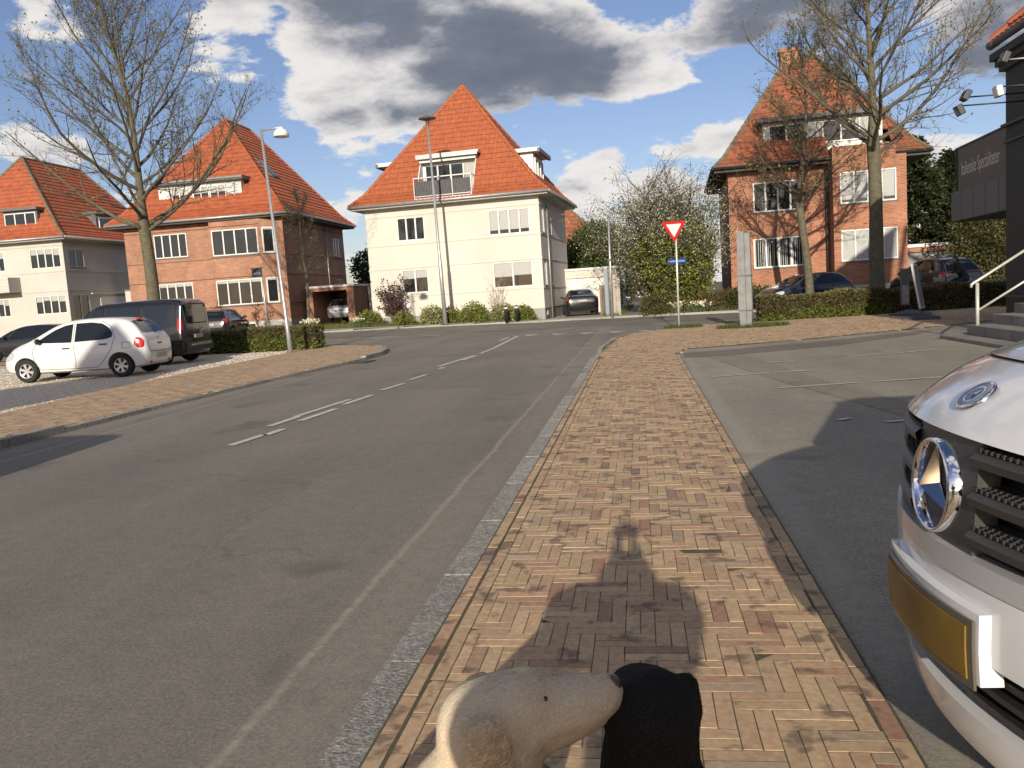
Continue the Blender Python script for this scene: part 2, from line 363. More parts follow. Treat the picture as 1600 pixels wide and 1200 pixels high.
def inside(poly, x, y):
    c = False; n = len(poly); j = n-1
    for i in range(n):
        xi, yi = poly[i]; xj, yj = poly[j]
        if (yi > y) != (yj > y) and x < (xj-xi)*(y-yi)/(yj-yi)+xi: c = not c
        j = i
    return c

def asphalt(name, base, bands=(), stain=True):
    m = bpy.data.materials.new(name); m.use_nodes = True; N = m.node_tree.nodes; L = m.node_tree.links; b = N['Principled BSDF']
    b.inputs['Roughness'].default_value = 0.82; b.inputs['Specular IOR Level'].default_value = 0.3
    geo = N.new('ShaderNodeNewGeometry'); sp = N.new('ShaderNodeSeparateXYZ'); L.new(geo.outputs['Position'], sp.inputs[0])
    def noise(s, d, r=0.6, vec=None):
        n = N.new('ShaderNodeTexNoise'); n.inputs['Scale'].default_value = s; n.inputs['Detail'].default_value = d; n.inputs['Roughness'].default_value = r
        L.new(vec or geo.outputs['Position'], n.inputs['Vector']); return n.outputs[0]
    def mrange(v, a, b_, c, d):
        mr = N.new('ShaderNodeMapRange'); mr.inputs[1].default_value = a; mr.inputs[2].default_value = b_; mr.inputs[3].default_value = c; mr.inputs[4].default_value = d; L.new(v, mr.inputs[0]); return mr.outputs[0]
    def mmath(op, a, b_):
        q = N.new('ShaderNodeMath'); q.operation = op
        for i, v in enumerate((a, b_)):
            if isinstance(v, (int, float)): q.inputs[i].default_value = v
            else: L.new(v, q.inputs[i])
        return q.outputs[0]
    grain = mrange(noise(190, 3, 0.8), 0.3, 0.7, 0.62, 1.42)
    mp = N.new('ShaderNodeMapping'); mp.inputs['Scale'].default_value = (1.0, 0.22, 1); L.new(geo.outputs['Position'], mp.inputs[0])
    lane = mrange(noise(0.8, 5, 0.6, mp.outputs[0]), 0.3, 0.7, 0.86, 1.14)
    patch = mrange(noise(0.22, 4), 0.35, 0.65, 0.9, 1.1)
    coarse = mrange(noise(58, 4, 0.75), 0.32, 0.68, 0.66, 1.36); mid = mrange(noise(9, 6, 0.7), 0.3, 0.7, 0.88, 1.12)
    k = mmath('MULTIPLY', mmath('MULTIPLY', grain, mmath('MULTIPLY', coarse, mid)), mmath('MULTIPLY', lane, patch))
    rgb = N.new('ShaderNodeRGB'); rgb.outputs[0].default_value = (*base, 1)
    vm = N.new('ShaderNodeVectorMath'); vm.operation = 'SCALE'; L.new(rgb.outputs[0], vm.inputs[0]); L.new(k, vm.inputs['Scale']); cur = vm.outputs[0]
    # pale stone chips worn out of the surface
    vo = N.new('ShaderNodeTexVoronoi'); vo.inputs['Scale'].default_value = 46; L.new(geo.outputs['Position'], vo.inputs['Vector'])
    vs2 = N.new('ShaderNodeSeparateColor'); L.new(vo.outputs['Color'], vs2.inputs[0])
    chip = mmath('MULTIPLY', mrange(vo.outputs['Distance'], 0.10, 0.20, 1, 0), mrange(vs2.outputs[0], 0.80, 0.86, 0, 0.7))
    mx = N.new('ShaderNodeMix'); mx.data_type = 'RGBA'; L.new(chip, mx.inputs[0]); L.new(cur, mx.inputs[6]); mx.inputs[7].default_value = (0.42, 0.38, 0.32, 1); cur = mx.outputs[2]
    wob = mrange(noise(0.6, 4), 0.2, 0.8, -0.06, 0.06)
    for xc, wd, amt, colr in bands:                       # dust collected along seams and gutters
        dx = mmath('ABSOLUTE', mmath('SUBTRACT', mmath('ADD', sp.outputs[0], wob if wd > .05 else mmath('MULTIPLY', wob, .6)), xc), 0)
        f = mmath('MULTIPLY', mrange(dx, wd*0.2, wd, amt, 0), mrange(noise(16, 6, 0.75), 0.38, 0.62, 0.25, 1.0))
        mx = N.new('ShaderNodeMix'); mx.data_type = 'RGBA'; L.new(f, mx.inputs[0]); L.new(cur, mx.inputs[6]); mx.inputs[7].default_value = (*colr, 1); cur = mx.outputs[2]
    if stain:
        sm = mrange(noise(0.85, 3, 0.5), 0.62, 0.70, 0, 0.5)
        mx = N.new('ShaderNodeMix'); mx.data_type = 'RGBA'; L.new(sm, mx.inputs[0]); L.new(cur, mx.inputs[6]); mx.inputs[7].default_value = (base[0]*.5, base[1]*.48, base[2]*.48, 1); cur = mx.outputs[2]
    # fine cracks
    vc = N.new('ShaderNodeTexVoronoi'); vc.feature = 'DISTANCE_TO_EDGE'; vc.inputs['Scale'].default_value = 0.33
    wv = N.new('ShaderNodeVectorMath'); wv.operation = 'ADD'; nn = N.new('ShaderNodeTexNoise'); nn.inputs['Scale'].default_value = 1.6; nn.inputs['Detail'].default_value = 6; L.new(geo.outputs['Position'], nn.inputs['Vector'])
    L.new(geo.outputs['Position'], wv.inputs[0]); L.new(nn.outputs['Color'], wv.inputs[1]); L.new(wv.outputs[0], vc.inputs['Vector'])
    ck = mmath('MULTIPLY', mrange(vc.outputs['Distance'], 0.002, 0.005, 0.28, 0), mrange(noise(0.5, 2), 0.5, 0.6, 0, 1))
    mx = N.new('ShaderNodeMix'); mx.data_type = 'RGBA'; L.new(ck, mx.inputs[0]); L.new(cur, mx.inputs[6]); mx.inputs[7].default_value = (0.03, 0.028, 0.025, 1); cur = mx.outputs[2]
    L.new(cur, b.inputs['Base Color'])
    bp = N.new('ShaderNodeBump'); bp.inputs['Strength'].default_value = 0.55; bp.inputs['Distance'].default_value = 0.006; L.new(noise(150, 5, 0.8), bp.inputs['Height']); L.new(bp.outputs[0], b.inputs['Normal'])
    return m
dustc = (0.40, 0.35, 0.27)
road_mat = asphalt('road asphalt', (0.195, 0.176, 0.147), [(-1.44, 0.032, 0.8, dustc), (-1.25, 0.30, 0.28, dustc), (-7.0, 0.05, 0.7, dustc), (-7.5, 0.35, 0.3, dustc)])
lot_mat = asphalt('car park asphalt', (0.275, 0.246, 0.20), [(0.84, 0.14, 0.75, (0.36, 0.33, 0.27))])
cross_mat = asphalt('cross street asphalt', (0.175, 0.157, 0.13), [])
patch_mat = asphalt('repair asphalt', (0.175, 0.155, 0.125), [], stain=False)
light_asphalt = asphalt('old pale asphalt', (0.21, 0.195, 0.165), [])
road_paint = mat('road paint', (0.60, 0.58, 0.52), 0.7, var=0.2, vscale=14, alt=(0.30, 0.28, 0.24), altscale=9, altamt=0.5, bump=0.3, bscale=120)
lawn_mat = mat('lawn soil', (0.06, 0.085, 0.025), 0.95, var=0.4, vscale=3, bump=0.4, bscale=25, alt=(0.12, 0.095, 0.06), altscale=0.7, altamt=0.8)
sand_pale = mat('brick dust', (0.36, 0.25, 0.16), 0.95, var=0.25, vscale=8)
sand_joint = mat('sand joint', (0.11, 0.085, 0.056), 0.95, var=0.3, vscale=30, alt=(0.06, 0.075, 0.025), altscale=2.2, altamt=0.8, bump=0.4, bscale=150)
gravel_mat = mat('gravel', (0.66, 0.56, 0.43), 0.95, var=0.45, vscale=45, bump=0.9, bscale=60, alt=(0.42, 0.37, 0.30), altscale=22, altamt=0.7)
slab_mat = mat('concrete slab', (0.33, 0.30, 0.255), 0.9, var=0.15, vscale=3, bump=0.2, bscale=50)
granite = mat('granite', (0.22, 0.205, 0.18), 0.8, var=0.55, vscale=70, bump=0.5, bscale=80, alt=(0.40, 0.375, 0.33), altscale=26, altamt=0.8, obj_var=0.18, detail=6)

# the wide ground reaching the horizon
def ground():
    xs = [-1500, -400, -120, -60, -40, -30, -25, -20, -15, -10, -5, 0, 10, 30, 60, 150, 500, 1500]
    ys = [-1500, -400, -100, -40, 0, 20, 30, 32, 34, 36, 38, 40, 42, 60, 100, 250, 700, 1500, 3000]
    mb = MB(); mb.grid([[(x, y, zg(x, y)-0.05) for x in xs] for y in ys])
    o = mb.build('ground', lawn_mat, smooth=True); o['kind'] = 'structure'
ground()

FAR = [(60, 33), (40, 33.5), (12, 36), (5, 37.8), (2.9, 38.9), (0, 40.0), (-3.3, 40.9), (-6.6, 40.9), (-9.8, 40.3), (-11.6, 39.8), (-13.9, 39.0), (-15.8, 38.6), (-25, 38.2), (-60, 37.6)]
NEAR_R = [(-1.05, 17.0), (-1.0, 20.3), (-0.78, 23.8), (-0.45, 25.2), (0.0, 26.1), (1.0, 27.4), (2.1, 28.6), (3.4, 29.9), (4.4, 30.6), (8, 31.0), (60, 29)]
NEAR_L = [(-7.75, 8.0), (-7.72, 12.0), (-7.55, 16.0), (-7.3, 19.0), (-7.2, 21.0), (-7.22, 22.5), (-7.5, 23.9), (-8.05, 25.4), (-8.9, 26.8), (-10.0, 27.9), (-11.6, 28.9), (-14, 29.8), (-20, 30.6), (-60, 32)]
road_poly = [(-1.05, -60)] + NEAR_R + FAR + NEAR_L[::-1] + [(-7.8, -60)]
main_road = sheet('road', road_poly, 0.0, road_mat)
# the far lane of the cross street is newer and darker
sheet('cross_street', [(-60, 34.2), (-16, 35.2), (-9.5, 34.6), (-5, 33.0), (0, 32.3), (8, 32.2), (60, 30.2)] + FAR, 0.004, cross_mat)
# painted markings
def marking(pts, name='lane_marking', off=0.009):
    o = sheet(name, pts, off, road_paint, None, main_road); return o
def dash(x0, y0, x1, y1, w=0.11):
    d = Vector((x1-x0, y1-y0)); n = Vector((-d.y, d.x)).normalized()*w/2
    marking([(x0-n.x, y0-n.y), (x1-n.x, y1-n.y), (x1+n.x, y1+n.y), (x0+n.x, y0+n.y)])
for a in [(-4.52, 8.42, -4.44, 9.10), (-4.40, 9.02, -4.37, 9.45), (-4.68, 9.73, -4.62, 10.5), (-4.66, 10.5, -4.5, 12.2), (-4.42, 10.1, -4.33, 11.15), (-4.38, 11.6, -4.29, 12.65),
          (-4.34, 13.3, -4.22, 14.25), (-4.28, 14.85, -4.19, 15.75), (-4.38, 17.5, -4.14, 20.3), (-4.16, 18.9, -4.06, 20.3), (-4.2, 16.9, -4.2, 17.2), (-4.10, 20.9, -4.06, 22.8), (-4.08, 22.9, -4.25, 28.7), (-4.5, 26.2, -4.5, 28.2)]:
    dash(*a)
for x0, y0, x1, y1 in [(-14.9, 34.9, -13.8, 34.8), (-11.5, 33.6, -10.2, 34.0), (-9.45, 34.3, -8.2, 33.75), (-6.6, 32.5, -5.3, 32.35), (-3.75, 32.15, -2.6, 32.2), (0.45, 31.7, 1.6, 31.7), (-11.0, 33.0, -9.8, 33.3), (-8.9, 32.9, -8.0, 32.6), (3.6, 31.9, 5, 31.9)]:
    dash(x0, y0, x1, y1, 0.16)
for i in range(5):                       # give-way teeth
    x = -3.75 + i*1.0; y = 29.1 - i*0.42
    marking([(x-0.33, y+0.10), (x+0.33, y-0.14), (x-0.12, y-0.72)], 'give_way_tooth')

lot_top = [(0.80, 17.0), (0.95, 18.1), (2.0, 18.35), (4.2, 19.3), (6.6, 20.7), (9.8, 22.6)]
lot = sheet('car_park', [(0.738, -40), (0.738, 17.0)] + lot_top[1:] + [(9.8, -40)], 0.05, lot_mat)
sheet('asphalt_patch', [(0.80, 16.0), (1.5, 15.95), (3.7, 16.9), (5.7, 18.6), (6.4, 19.6), (5.5, 19.3), (3.6, 18.1), (1.4, 17.2), (0.82, 17.1)], 0.054, patch_mat, None, lot)
sheet('asphalt_patch', [(1.25, 15.7), (1.9, 16.0), (2.3, 12.0), (2.9, 8.2), (2.5, 8.0), (1.75, 12.0)], 0.054, asphalt('old trench asphalt', (0.235, 0.205, 0.16), []), None, lot)
for a in [(1.68, 10.82, 2.73, 11.0), (2.88, 11.02, 3.9, 11.18), (3.55, 14.5, 4.32, 14.65), (4.4, 14.75, 4.95, 15.0), (0.98, 12.42, 1.85, 12.64), (1.9, 12.64, 2.48, 12.69), (2.06, 14.19, 2.5, 14.17), (1.83, 8.2, 1.95, 8.3), (2.2, 8.0, 2.4, 8.05)]:
    x0, y0, x1, y1 = a; d = Vector((x1-x0, y1-y0)); n = Vector((-d.y, d.x)).normalized()*0.035
    sheet('bay_marking', [(x0-n.x, y0-n.y), (x1-n.x, y1-n.y), (x1+n.x, y1+n.y), (x0+n.x, y0+n.y)], 0.060, road_paint, None, lot)

# ---- brick pavements
brick_m = tint_mat('clinker', 0.8, blotch=0.62, bscale=9.0, bump=0.35, nscale=38, dark=(0.075, 0.052, 0.05), var=0.2)
PAL = np.array([(0.36, 0.25, 0.155), (0.385, 0.27, 0.165), (0.345, 0.235, 0.145), (0.365, 0.24, 0.15), (0.32, 0.20, 0.13), (0.29, 0.165, 0.115), (0.23, 0.16, 0.13), (0.35, 0.265, 0.175), (0.29, 0.215, 0.15)])*1.25*np.array([[1.0, 1.015, .985]])
PW = np.array([.22, .2, .16, .14, .08, .05, .05, .06, .04])
BL, BW, JT = 0.24, 0.06, 0.0038
def brick_verts(l, w, t=0.03, ch=0.0007):
    a, b = l/2, w/2
    v = [(-a, -b, -t), (a, -b, -t), (a, b, -t), (-a, b, -t), (-a, -b, -ch), (a, -b, -ch), (a, b, -ch), (-a, b, -ch),
         (-a+ch, -b+ch, 0), (a-ch, -b+ch, 0), (a-ch, b-ch, 0), (-a+ch, b-ch, 0)]
    f = [(8, 9, 10, 11), (4, 5, 9, 8), (5, 6, 10, 9), (6, 7, 11, 10), (7, 4, 8, 11), (0, 1, 5, 4), (1, 2, 6, 5), (2, 3, 7, 6), (3, 0, 4, 7)]
    return np.array(v), np.array(f)
def lay_bricks(poly, border_x=None):
    """double herringbone of brick pairs: (cx, cy, along_y, length, width)"""
    xs = [p[0] for p in poly]; ys = [p[1] for p in poly]; out = []; u = BL/2
    i0, i1 = int(min(xs)/u)-3, int(max(xs)/u)+3; j0, j1 = int(min(ys)/u)-3, int(max(ys)/u)+3
    for i in range(i0, i1):
        for j in range(j0, j1):
            k = (i+j) % 4
            if k == 0:     # horizontal pair over cells (i,j),(i+1,j)
                for q in (0.25, 0.75): out.append(((i+1)*u, (j+q)*u, 0))
            elif k == 2:   # vertical pair over cells (i,j),(i,j+1)
                for q in (0.25, 0.75): out.append(((i+q)*u, (j+1)*u, 1))
    return [b for b in out if inside(poly, b[0], b[1])]
def brick_mesh(bricks, z, name, parent, JT=JT, tl=1.0):
    """many bricks joined into one part"""
    n = len(bricks); bv, bf = brick_verts(BL-JT, BW-JT, 0.03, 0.0007*tl)
    B = np.array([(b[0], b[1], b[2]) for b in bricks], dtype=float); SL = np.array([b[4] if len(b) > 4 else 1. for b in bricks])[:, None]; SW = np.array([b[5] if len(b) > 4 else 1. for b in bricks])[:, None]
    ang = np.where(B[:, 2] > 0.5, math.pi/2, 0) + rng.normal(0, 0.008, n)
    c, s = np.cos(ang)[:, None], np.sin(ang)[:, None]
    tx, ty = rng.normal(0, 0.004*tl, n)[:, None], rng.normal(0, 0.010*tl, n)[:, None]
    X = bv[None, :, 0]*SL*c - bv[None, :, 1]*SW*s + B[:, 0:1]; Y = bv[None, :, 0]*SL*s + bv[None, :, 1]*SW*c + B[:, 1:2]
    Z = bv[None, :, 2] + z + rng.normal(0, 0.0006, n)[:, None] + np.array([.0008 if len(b) == 4 else 0 for b in bricks])[:, None] + bv[None, :, 0]*tx + bv[None, :, 1]*ty
    V = np.stack([X, Y, Z], -1).reshape(-1, 3)
    F = (bf[None] + (np.arange(n)*12)[:, None, None]).reshape(-1, 4)
    ci = rng.choice(len(PAL), n, p=PW); C = PAL[ci]*rng.uniform(0.90, 1.09, (n, 1))
    C = np.repeat(C, 12, 0)
    o = np_mesh(name, V, F, brick_m, parent, C); o['kind'] = 'stuff'; return o
def cut_brick(b):
    """bricks that meet the edge courses are cut to fit"""
    if len(b) == 4 or b[1] > 17.2: return b
    hl = BL/2 if not b[2] else BW/2; x0, x1 = max(b[0]-hl, -0.767), min(b[0]+hl, 0.668)
    if x1-x0 < 0.012: return None
    f = (x1-x0)/(2*hl)
    return ((x0+x1)/2, b[1], b[2], 0, f if not b[2] else 1, f if b[2] else 1)
walk_poly = [(-0.95, -3.0), (-0.95, 17.0), (-0.76, 20.3), (-0.6, 23.4), (-0.3, 25.0), (0.15, 25.9), (1.1, 27.1), (2.2, 28.3), (3.4, 27.75), (11.4, 29.0), (11.0, 24.0), (9.8, 22.7), (6.6, 20.8), (4.2, 19.4), (2.0, 18.45), (0.85, 18.2), (0.80, 17.0), (0.80, -3.0)]
side = sheet('sidewalk', [(-0.91, -40)] + [(-0.91, 17.0), (-0.9, 20.3), (-0.68, 23.6), (-0.36, 25.1), (0.08, 26.0), (1.05, 27.25), (2.15, 28.5), (3.45, 29.8), (4.4, 30.5), (8, 30.9), (12, 30.8), (12, 24.0)] + lot_top[:0:-1] + [(0.738, 17.0), (0.738, -40)], 0.0583, sand_joint)
BR = lay_bricks(walk_poly)
for k in range(int(20/0.243)):           # stretcher courses along both edges
    y = -3 + k*0.243
    for cx in (-0.872, -0.80): BR.append((cx, y + (0.12 if cx > -.85 else 0), 1, 1))
    BR.append((0.70, y, 1, 1))
BR = [q for q in (cut_brick(b) for b in BR) if q]
near = sorted([b for b in BR if b[1] > 1.75], key=lambda b: b[1]**2 + b[0]**2)[:300]
near_set = set(id(b) for b in near)
brick_meshes = []
bv, bf = brick_verts(BL-JT, BW-JT)
for k in range(28):
    ci = rng.choice(len(PAL), p=PW); C = np.repeat(PAL[ci][None]*rng.uniform(0.90, 1.09), 12, 0)
    o = np_mesh('brick', bv, bf, brick_m, None, C); brick_meshes.append(o.data); bpy.data.objects.remove(o)
for b in near:
    o = bpy.data.objects.new('brick', random.choice(brick_meshes)); col.objects.link(o); o.parent = side
    o.scale = (b[4], b[5], 1) if len(b) > 4 else (1, 1, 1); o.location = (b[0], b[1], 0.060 + random.gauss(0, 0.0006)); o.rotation_euler = (random.gauss(0, .008), random.gauss(0, .004), (math.pi/2 if b[2] else 0) + random.gauss(0, .008))
brick_mesh([b for b in BR if id(b) not in near_set], 0.060, 'far_bricks', side)
# left pavement
pavL_poly = [(-7.98, 4)] + [(x-0.15, y) for x, y in NEAR_L[1:11]] + [(-14, 30.0), (-20, 31.0), (-30, 31.4), (-30, 29.4), (-16, 28.2), (-12.2, 27.4), (-11.3, 25.2), (-11.2, 20), (-10.9, 15), (-10.4, 12), (-10.2, 4)]
pavL = sheet('pavement', [(-7.9, -40), (-7.9, 8)] + [(x-0.14, y) for x, y in NEAR_L[1:12]] + [(-30, 31.5), (-60, 32.5), (-60, 27), (-16, 28.0), (-12.2, 27.4), (-11.3, 25.2), (-11.2, 20), (-10.9, 15), (-10.4, 12), (-10.2, 4), (-10.2, -40)], 0.0656, sand_pale)
brick_mesh(lay_bricks(pavL_poly), 0.066, 'pavement_bricks', pavL, 0.0015, 0.25)
# kerbs
def kerb(name, pts, w, z, parent=None, zfun=None, step=1.0):
    root = tag(empty(name, (0, 0, 0)), kind='structure')
    L_ = 0; seg = []
    for a, b in zip(pts, pts[1:]):
        d = math.dist(a, b); n = max(1, round(d/step))
        for k in range(n): seg.append(((a[0]+(b[0]-a[0])*k/n, a[1]+(b[1]-a[1])*k/n), (a[0]+(b[0]-a[0])*(k+1)/n, a[1]+(b[1]-a[1])*(k+1)/n)))
    for a, b in seg:
        l = math.dist(a, b); ang = math.atan2(b[1]-a[1], b[0]-a[0]); zz = zfun((a[1]+b[1])/2) if zfun else z
        mb = MB(); mb.bbox(-l/2+0.004, l/2-0.004, -w/2, w/2, -0.15, 0, 0.008)
        mb.build('kerb_stone', granite, root, ((a[0]+b[0])/2, (a[1]+b[1])/2, zz + zg(a[0], a[1]) + random.gauss(0, .002)), rot=(0, 0, ang))
    return root
kerb('kerb', [(-0.983, -3), (-0.983, 17.0), (-0.95, 20.3), (-0.73, 23.7), (-0.40, 25.15), (0.04, 26.05), (1.02, 27.33), (2.12, 28.55), (3.42, 29.85), (4.4, 30.55), (8, 30.95), (14, 30.8)], 0.145, 0.052)
kerb('kerb', [(-7.82, 2)] + [(x-0.07, y) for x, y in NEAR_L[1:13]], 0.14, 0.07, zfun=lambda y: 0.11 if (y < 9.6 or 21 < y < 26) else 0.062)
far_k = [p for p in FAR if -26 < p[0] < 41]
kerb('kerb', [(x, y+0.07) for x, y in far_k], 0.13, 0.10, step=2.0)
farpav = sheet('far_pavement', [(x, y+0.13) for x, y in FAR] + [(x, y+1.35) for x, y in FAR[::-1]], 0.095, slab_mat)
# gravel forecourt
grav_poly = [(-10.2, -10), (-10.2, 4), (-10.4, 12), (-10.9, 15), (-11.2, 20), (-11.3, 25.2), (-12.2, 27.4), (-16, 28.0), (-30, 28.6), (-60, 27), (-60, -10)]
gravel = sheet('gravel_forecourt', grav_poly, 0.045, gravel_mat)
def pebbles():
    n = 24000; P = []
    x = rng.uniform(-22, -10.3, n*3); y = rng.uniform(9, 28, n*3)
    ok = np.array([inside(grav_poly, a, b) for a, b in zip(x, y)]) ; x, y = x[ok][:n], y[ok][:n]; n = len(x)
    s = rng.uniform(0.008, 0.024, n)
    base = np.array([(1, 0, 0), (-.5, .87, 0), (-.5, -.87, 0), (0, 0, .75)])
    a = rng.uniform(0, 6.28, n); c, sn = np.cos(a)[:, None], np.sin(a)[:, None]
    bx = base[None, :, 0]*c - base[None, :, 1]*sn; by = base[None, :, 0]*sn + base[None, :, 1]*c
    V = np.stack([x[:, None] + bx*s[:, None], y[:, None] + by*s[:, None], 0.044 + base[None, :, 2]*s[:, None] + 0*bx], -1).reshape(-1, 3)
    F = (np.array([(0, 1, 3), (1, 2, 3), (2, 0, 3)])[None] + (np.arange(n)*4)[:, None, None]).reshape(-1, 3)
    C = np.repeat(rng.uniform(0.6, 1.25, (n, 1))*np.array([[.62, .55, .45]]), 4, 0)
    o = np_mesh('gravel_stones', V, F, tint_mat('pebble', 0.9, bump=0), gravel, C); o['kind'] = 'stuff'
pebbles()
# footpath between the houses, driveway to the garage, garden beds
sheet('footpath', [(-1.7, 41.6), (0.6, 41.2), (0.75, 48), (1.3, 66), (1.8, 95), (-0.2, 95), (-0.9, 66), (-1.5, 48)], 0.06, light_asphalt)
sheet('driveway', [(-5.2, 42.3), (-1.8, 42.1), (-1.9, 50.2), (-4.3, 50.2)], 0.075, slab_mat)
sheet('garden_bed', [(-30, 39.4), (-16, 40.0), (-11.6, 41.2), (-6.5, 42.2), (-5.0, 42.2), (-4.95, 42.85), (-14.3, 43.5), (-19, 45.5), (-30, 46)], 0.03, soil)
sheet('garden_bed', [(0.9, 41.2), (3.2, 40.2), (6, 39.0), (13, 37.4), (13, 40.0), (4.6, 41.9), (4.4, 50), (1.3, 50)], 0.03, soil)
# ================================================================ houses
brickL_m = brick_mat('red brick', (0.36, 0.15, 0.08), (0.235, 0.095, 0.055), (0.36, 0.28, 0.21))
brickR_m = brick_mat('orange red brick', (0.38, 0.14, 0.07), (0.24, 0.085, 0.045), (0.38, 0.27, 0.19))
render_w = mat('cream render', (0.56, 0.53, 0.47), 0.85, var=0.06, vscale=0.6, bump=0.1, bscale=60, alt=(0.47, 0.44, 0.385), altscale=0.35, altamt=0.5)
render_g = mat('pale grey render', (0.47, 0.45, 0.41), 0.85, var=0.07, vscale=0.9, bump=0.1, bscale=60)
plinth_m = mat('grey plinth', (0.27, 0.265, 0.255), 0.9, var=0.1, vscale=2)
tile_new = mat('new clay tile', (0.38, 0.112, 0.044), 0.62, var=0.18, vscale=3.2, alt=(0.27, 0.075, 0.035), altscale=7, altamt=0.8)
tile_mid = mat('clay tile', (0.35, 0.10, 0.04), 0.65, var=0.28, vscale=3.0, alt=(0.30, 0.075, 0.035), altscale=6, altamt=0.8)
tile_old = mat('weathered clay tile', (0.33, 0.095, 0.045), 0.75, var=0.3, vscale=2.5, alt=(0.12, 0.075, 0.045), altscale=2.6, altamt=0.75)
ridge_old = mat('mossy ridge', (0.16, 0.12, 0.07), 0.85, var=0.3, vscale=6)
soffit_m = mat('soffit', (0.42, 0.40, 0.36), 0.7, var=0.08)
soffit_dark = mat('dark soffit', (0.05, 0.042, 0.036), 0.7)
lead = mat('lead grey', (0.11, 0.11, 0.115), 0.6, var=0.2, vscale=6)
band_dark = mat('dark course', (0.13, 0.065, 0.04), 0.9)  # darker tone of the thin bands across the red brick

def wall_face(mb, o, u, n, W, z0, z1, holes, reveal=0.13, top=None):
    """vertical wall from o along unit u (outward normal n) with window openings (u0,u1,za,zb)"""
    o = Vector(o); u = Vector(u); n = Vector(n)
    us = sorted({0, W, *[h[0] for h in holes], *[h[1] for h in holes]}); zs = sorted({z0, z1, *[h[2] for h in holes], *[h[3] for h in holes]})
    P = lambda a, z, d=0: tuple(o + u*a + Vector((0, 0, z)) - n*d)
    for a, b in zip(us, us[1:]):
        for c, d in zip(zs, zs[1:]):
            am, cm = (a+b)/2, (c+d)/2
            if any(h[0] < am < h[1] and h[2] < cm < h[3] for h in holes): continue
            mb.quad(P(a, c), P(b, c), P(b, d), P(a, d))
    for a, b, c, d in holes:
        mb.quad(P(a, c), P(a, c, reveal), P(a, d, reveal), P(a, d)); mb.quad(P(b, c), P(b, d), P(b, d, reveal), P(b, c, reveal))
        mb.quad(P(a, d), P(a, d, reveal), P(b, d, reveal), P(b, d)); mb.quad(P(a, c), P(b, c), P(b, c, reveal), P(a, c, reveal))
def window(parent, o, u, n, hole, panes, blind=0.0, deep=0.07, fr=0.065, name='window', sill=None, fmat=None, curtain=None, paneblind=None):
    """frame with mullions, one pane object per light"""
    a, b, c, d = hole; o = Vector(o); u = Vector(u); n = Vector(n); zv = Vector((0, 0, 1))
    org = o + u*a + zv*c - n*deep
    M = Matrix(((u.x, n.x, 0, org.x), (u.y, n.y, 0, org.y), (u.z, n.z, 1, org.z), (0, 0, 0, 1)))
    W, H = b-a, d-c; mb = MB(); t = 0.05
    mb.box(0, W, -t, t, 0, fr, M); mb.box(0, W, -t, t, H-fr, H, M); mb.box(0, fr, -t+.001, t-.001, fr, H-fr, M); mb.box(W-fr, W, -t+.001, t-.001, fr, H-fr, M)
    cuts = [W*k/panes for k in range(1, panes)]; mw = fr*0.62
    for x in cuts: mb.box(x-mw, x+mw, -t+.002, t-.004, fr, H-fr, M)
    w = mb.build(name, fmat or white_paint, parent)
    ed = [0] + cuts + [W]
    for k in range(panes):
        x0 = ed[k] + (fr if k == 0 else mw); x1 = ed[k+1] - (fr if k == panes-1 else mw)
        pm = MB(); tl = random.gauss(0, 0.004)
        pm.box(x0, x1, -0.012+tl, 0.0+tl, fr, H-fr, M); pm.build('pane', glass_dark, w)
        bl = paneblind[k] if paneblind else blind
        if bl > 0:
            hh = (H-2*fr)*bl*random.uniform(.93, 1.05); hh = min(hh, H-2*fr)
            bm_ = MB(); bm_.box(x0+.012, x1-.012, 0.006, 0.012, H-fr-hh, H-fr, M); bm_.build('blind', blind_mat, w)
        if curtain:
            cb = MB(); ww = (x1-x0)
            for s in range(curtain):
                xx = x0 + ww*(s+random.uniform(.1, .6))/curtain; cb.box(xx, xx+ww*0.3/curtain, 0.006, 0.010, fr, H-fr, M)
            cb.build('curtain', blind_mat, w)
    if sill is not None:
        sb = MB(); sb.box(-0.06, W+0.06, -0.02, deep+0.05, -0.06, 0.0, M); sb.build('sill', sill, w)
    return w

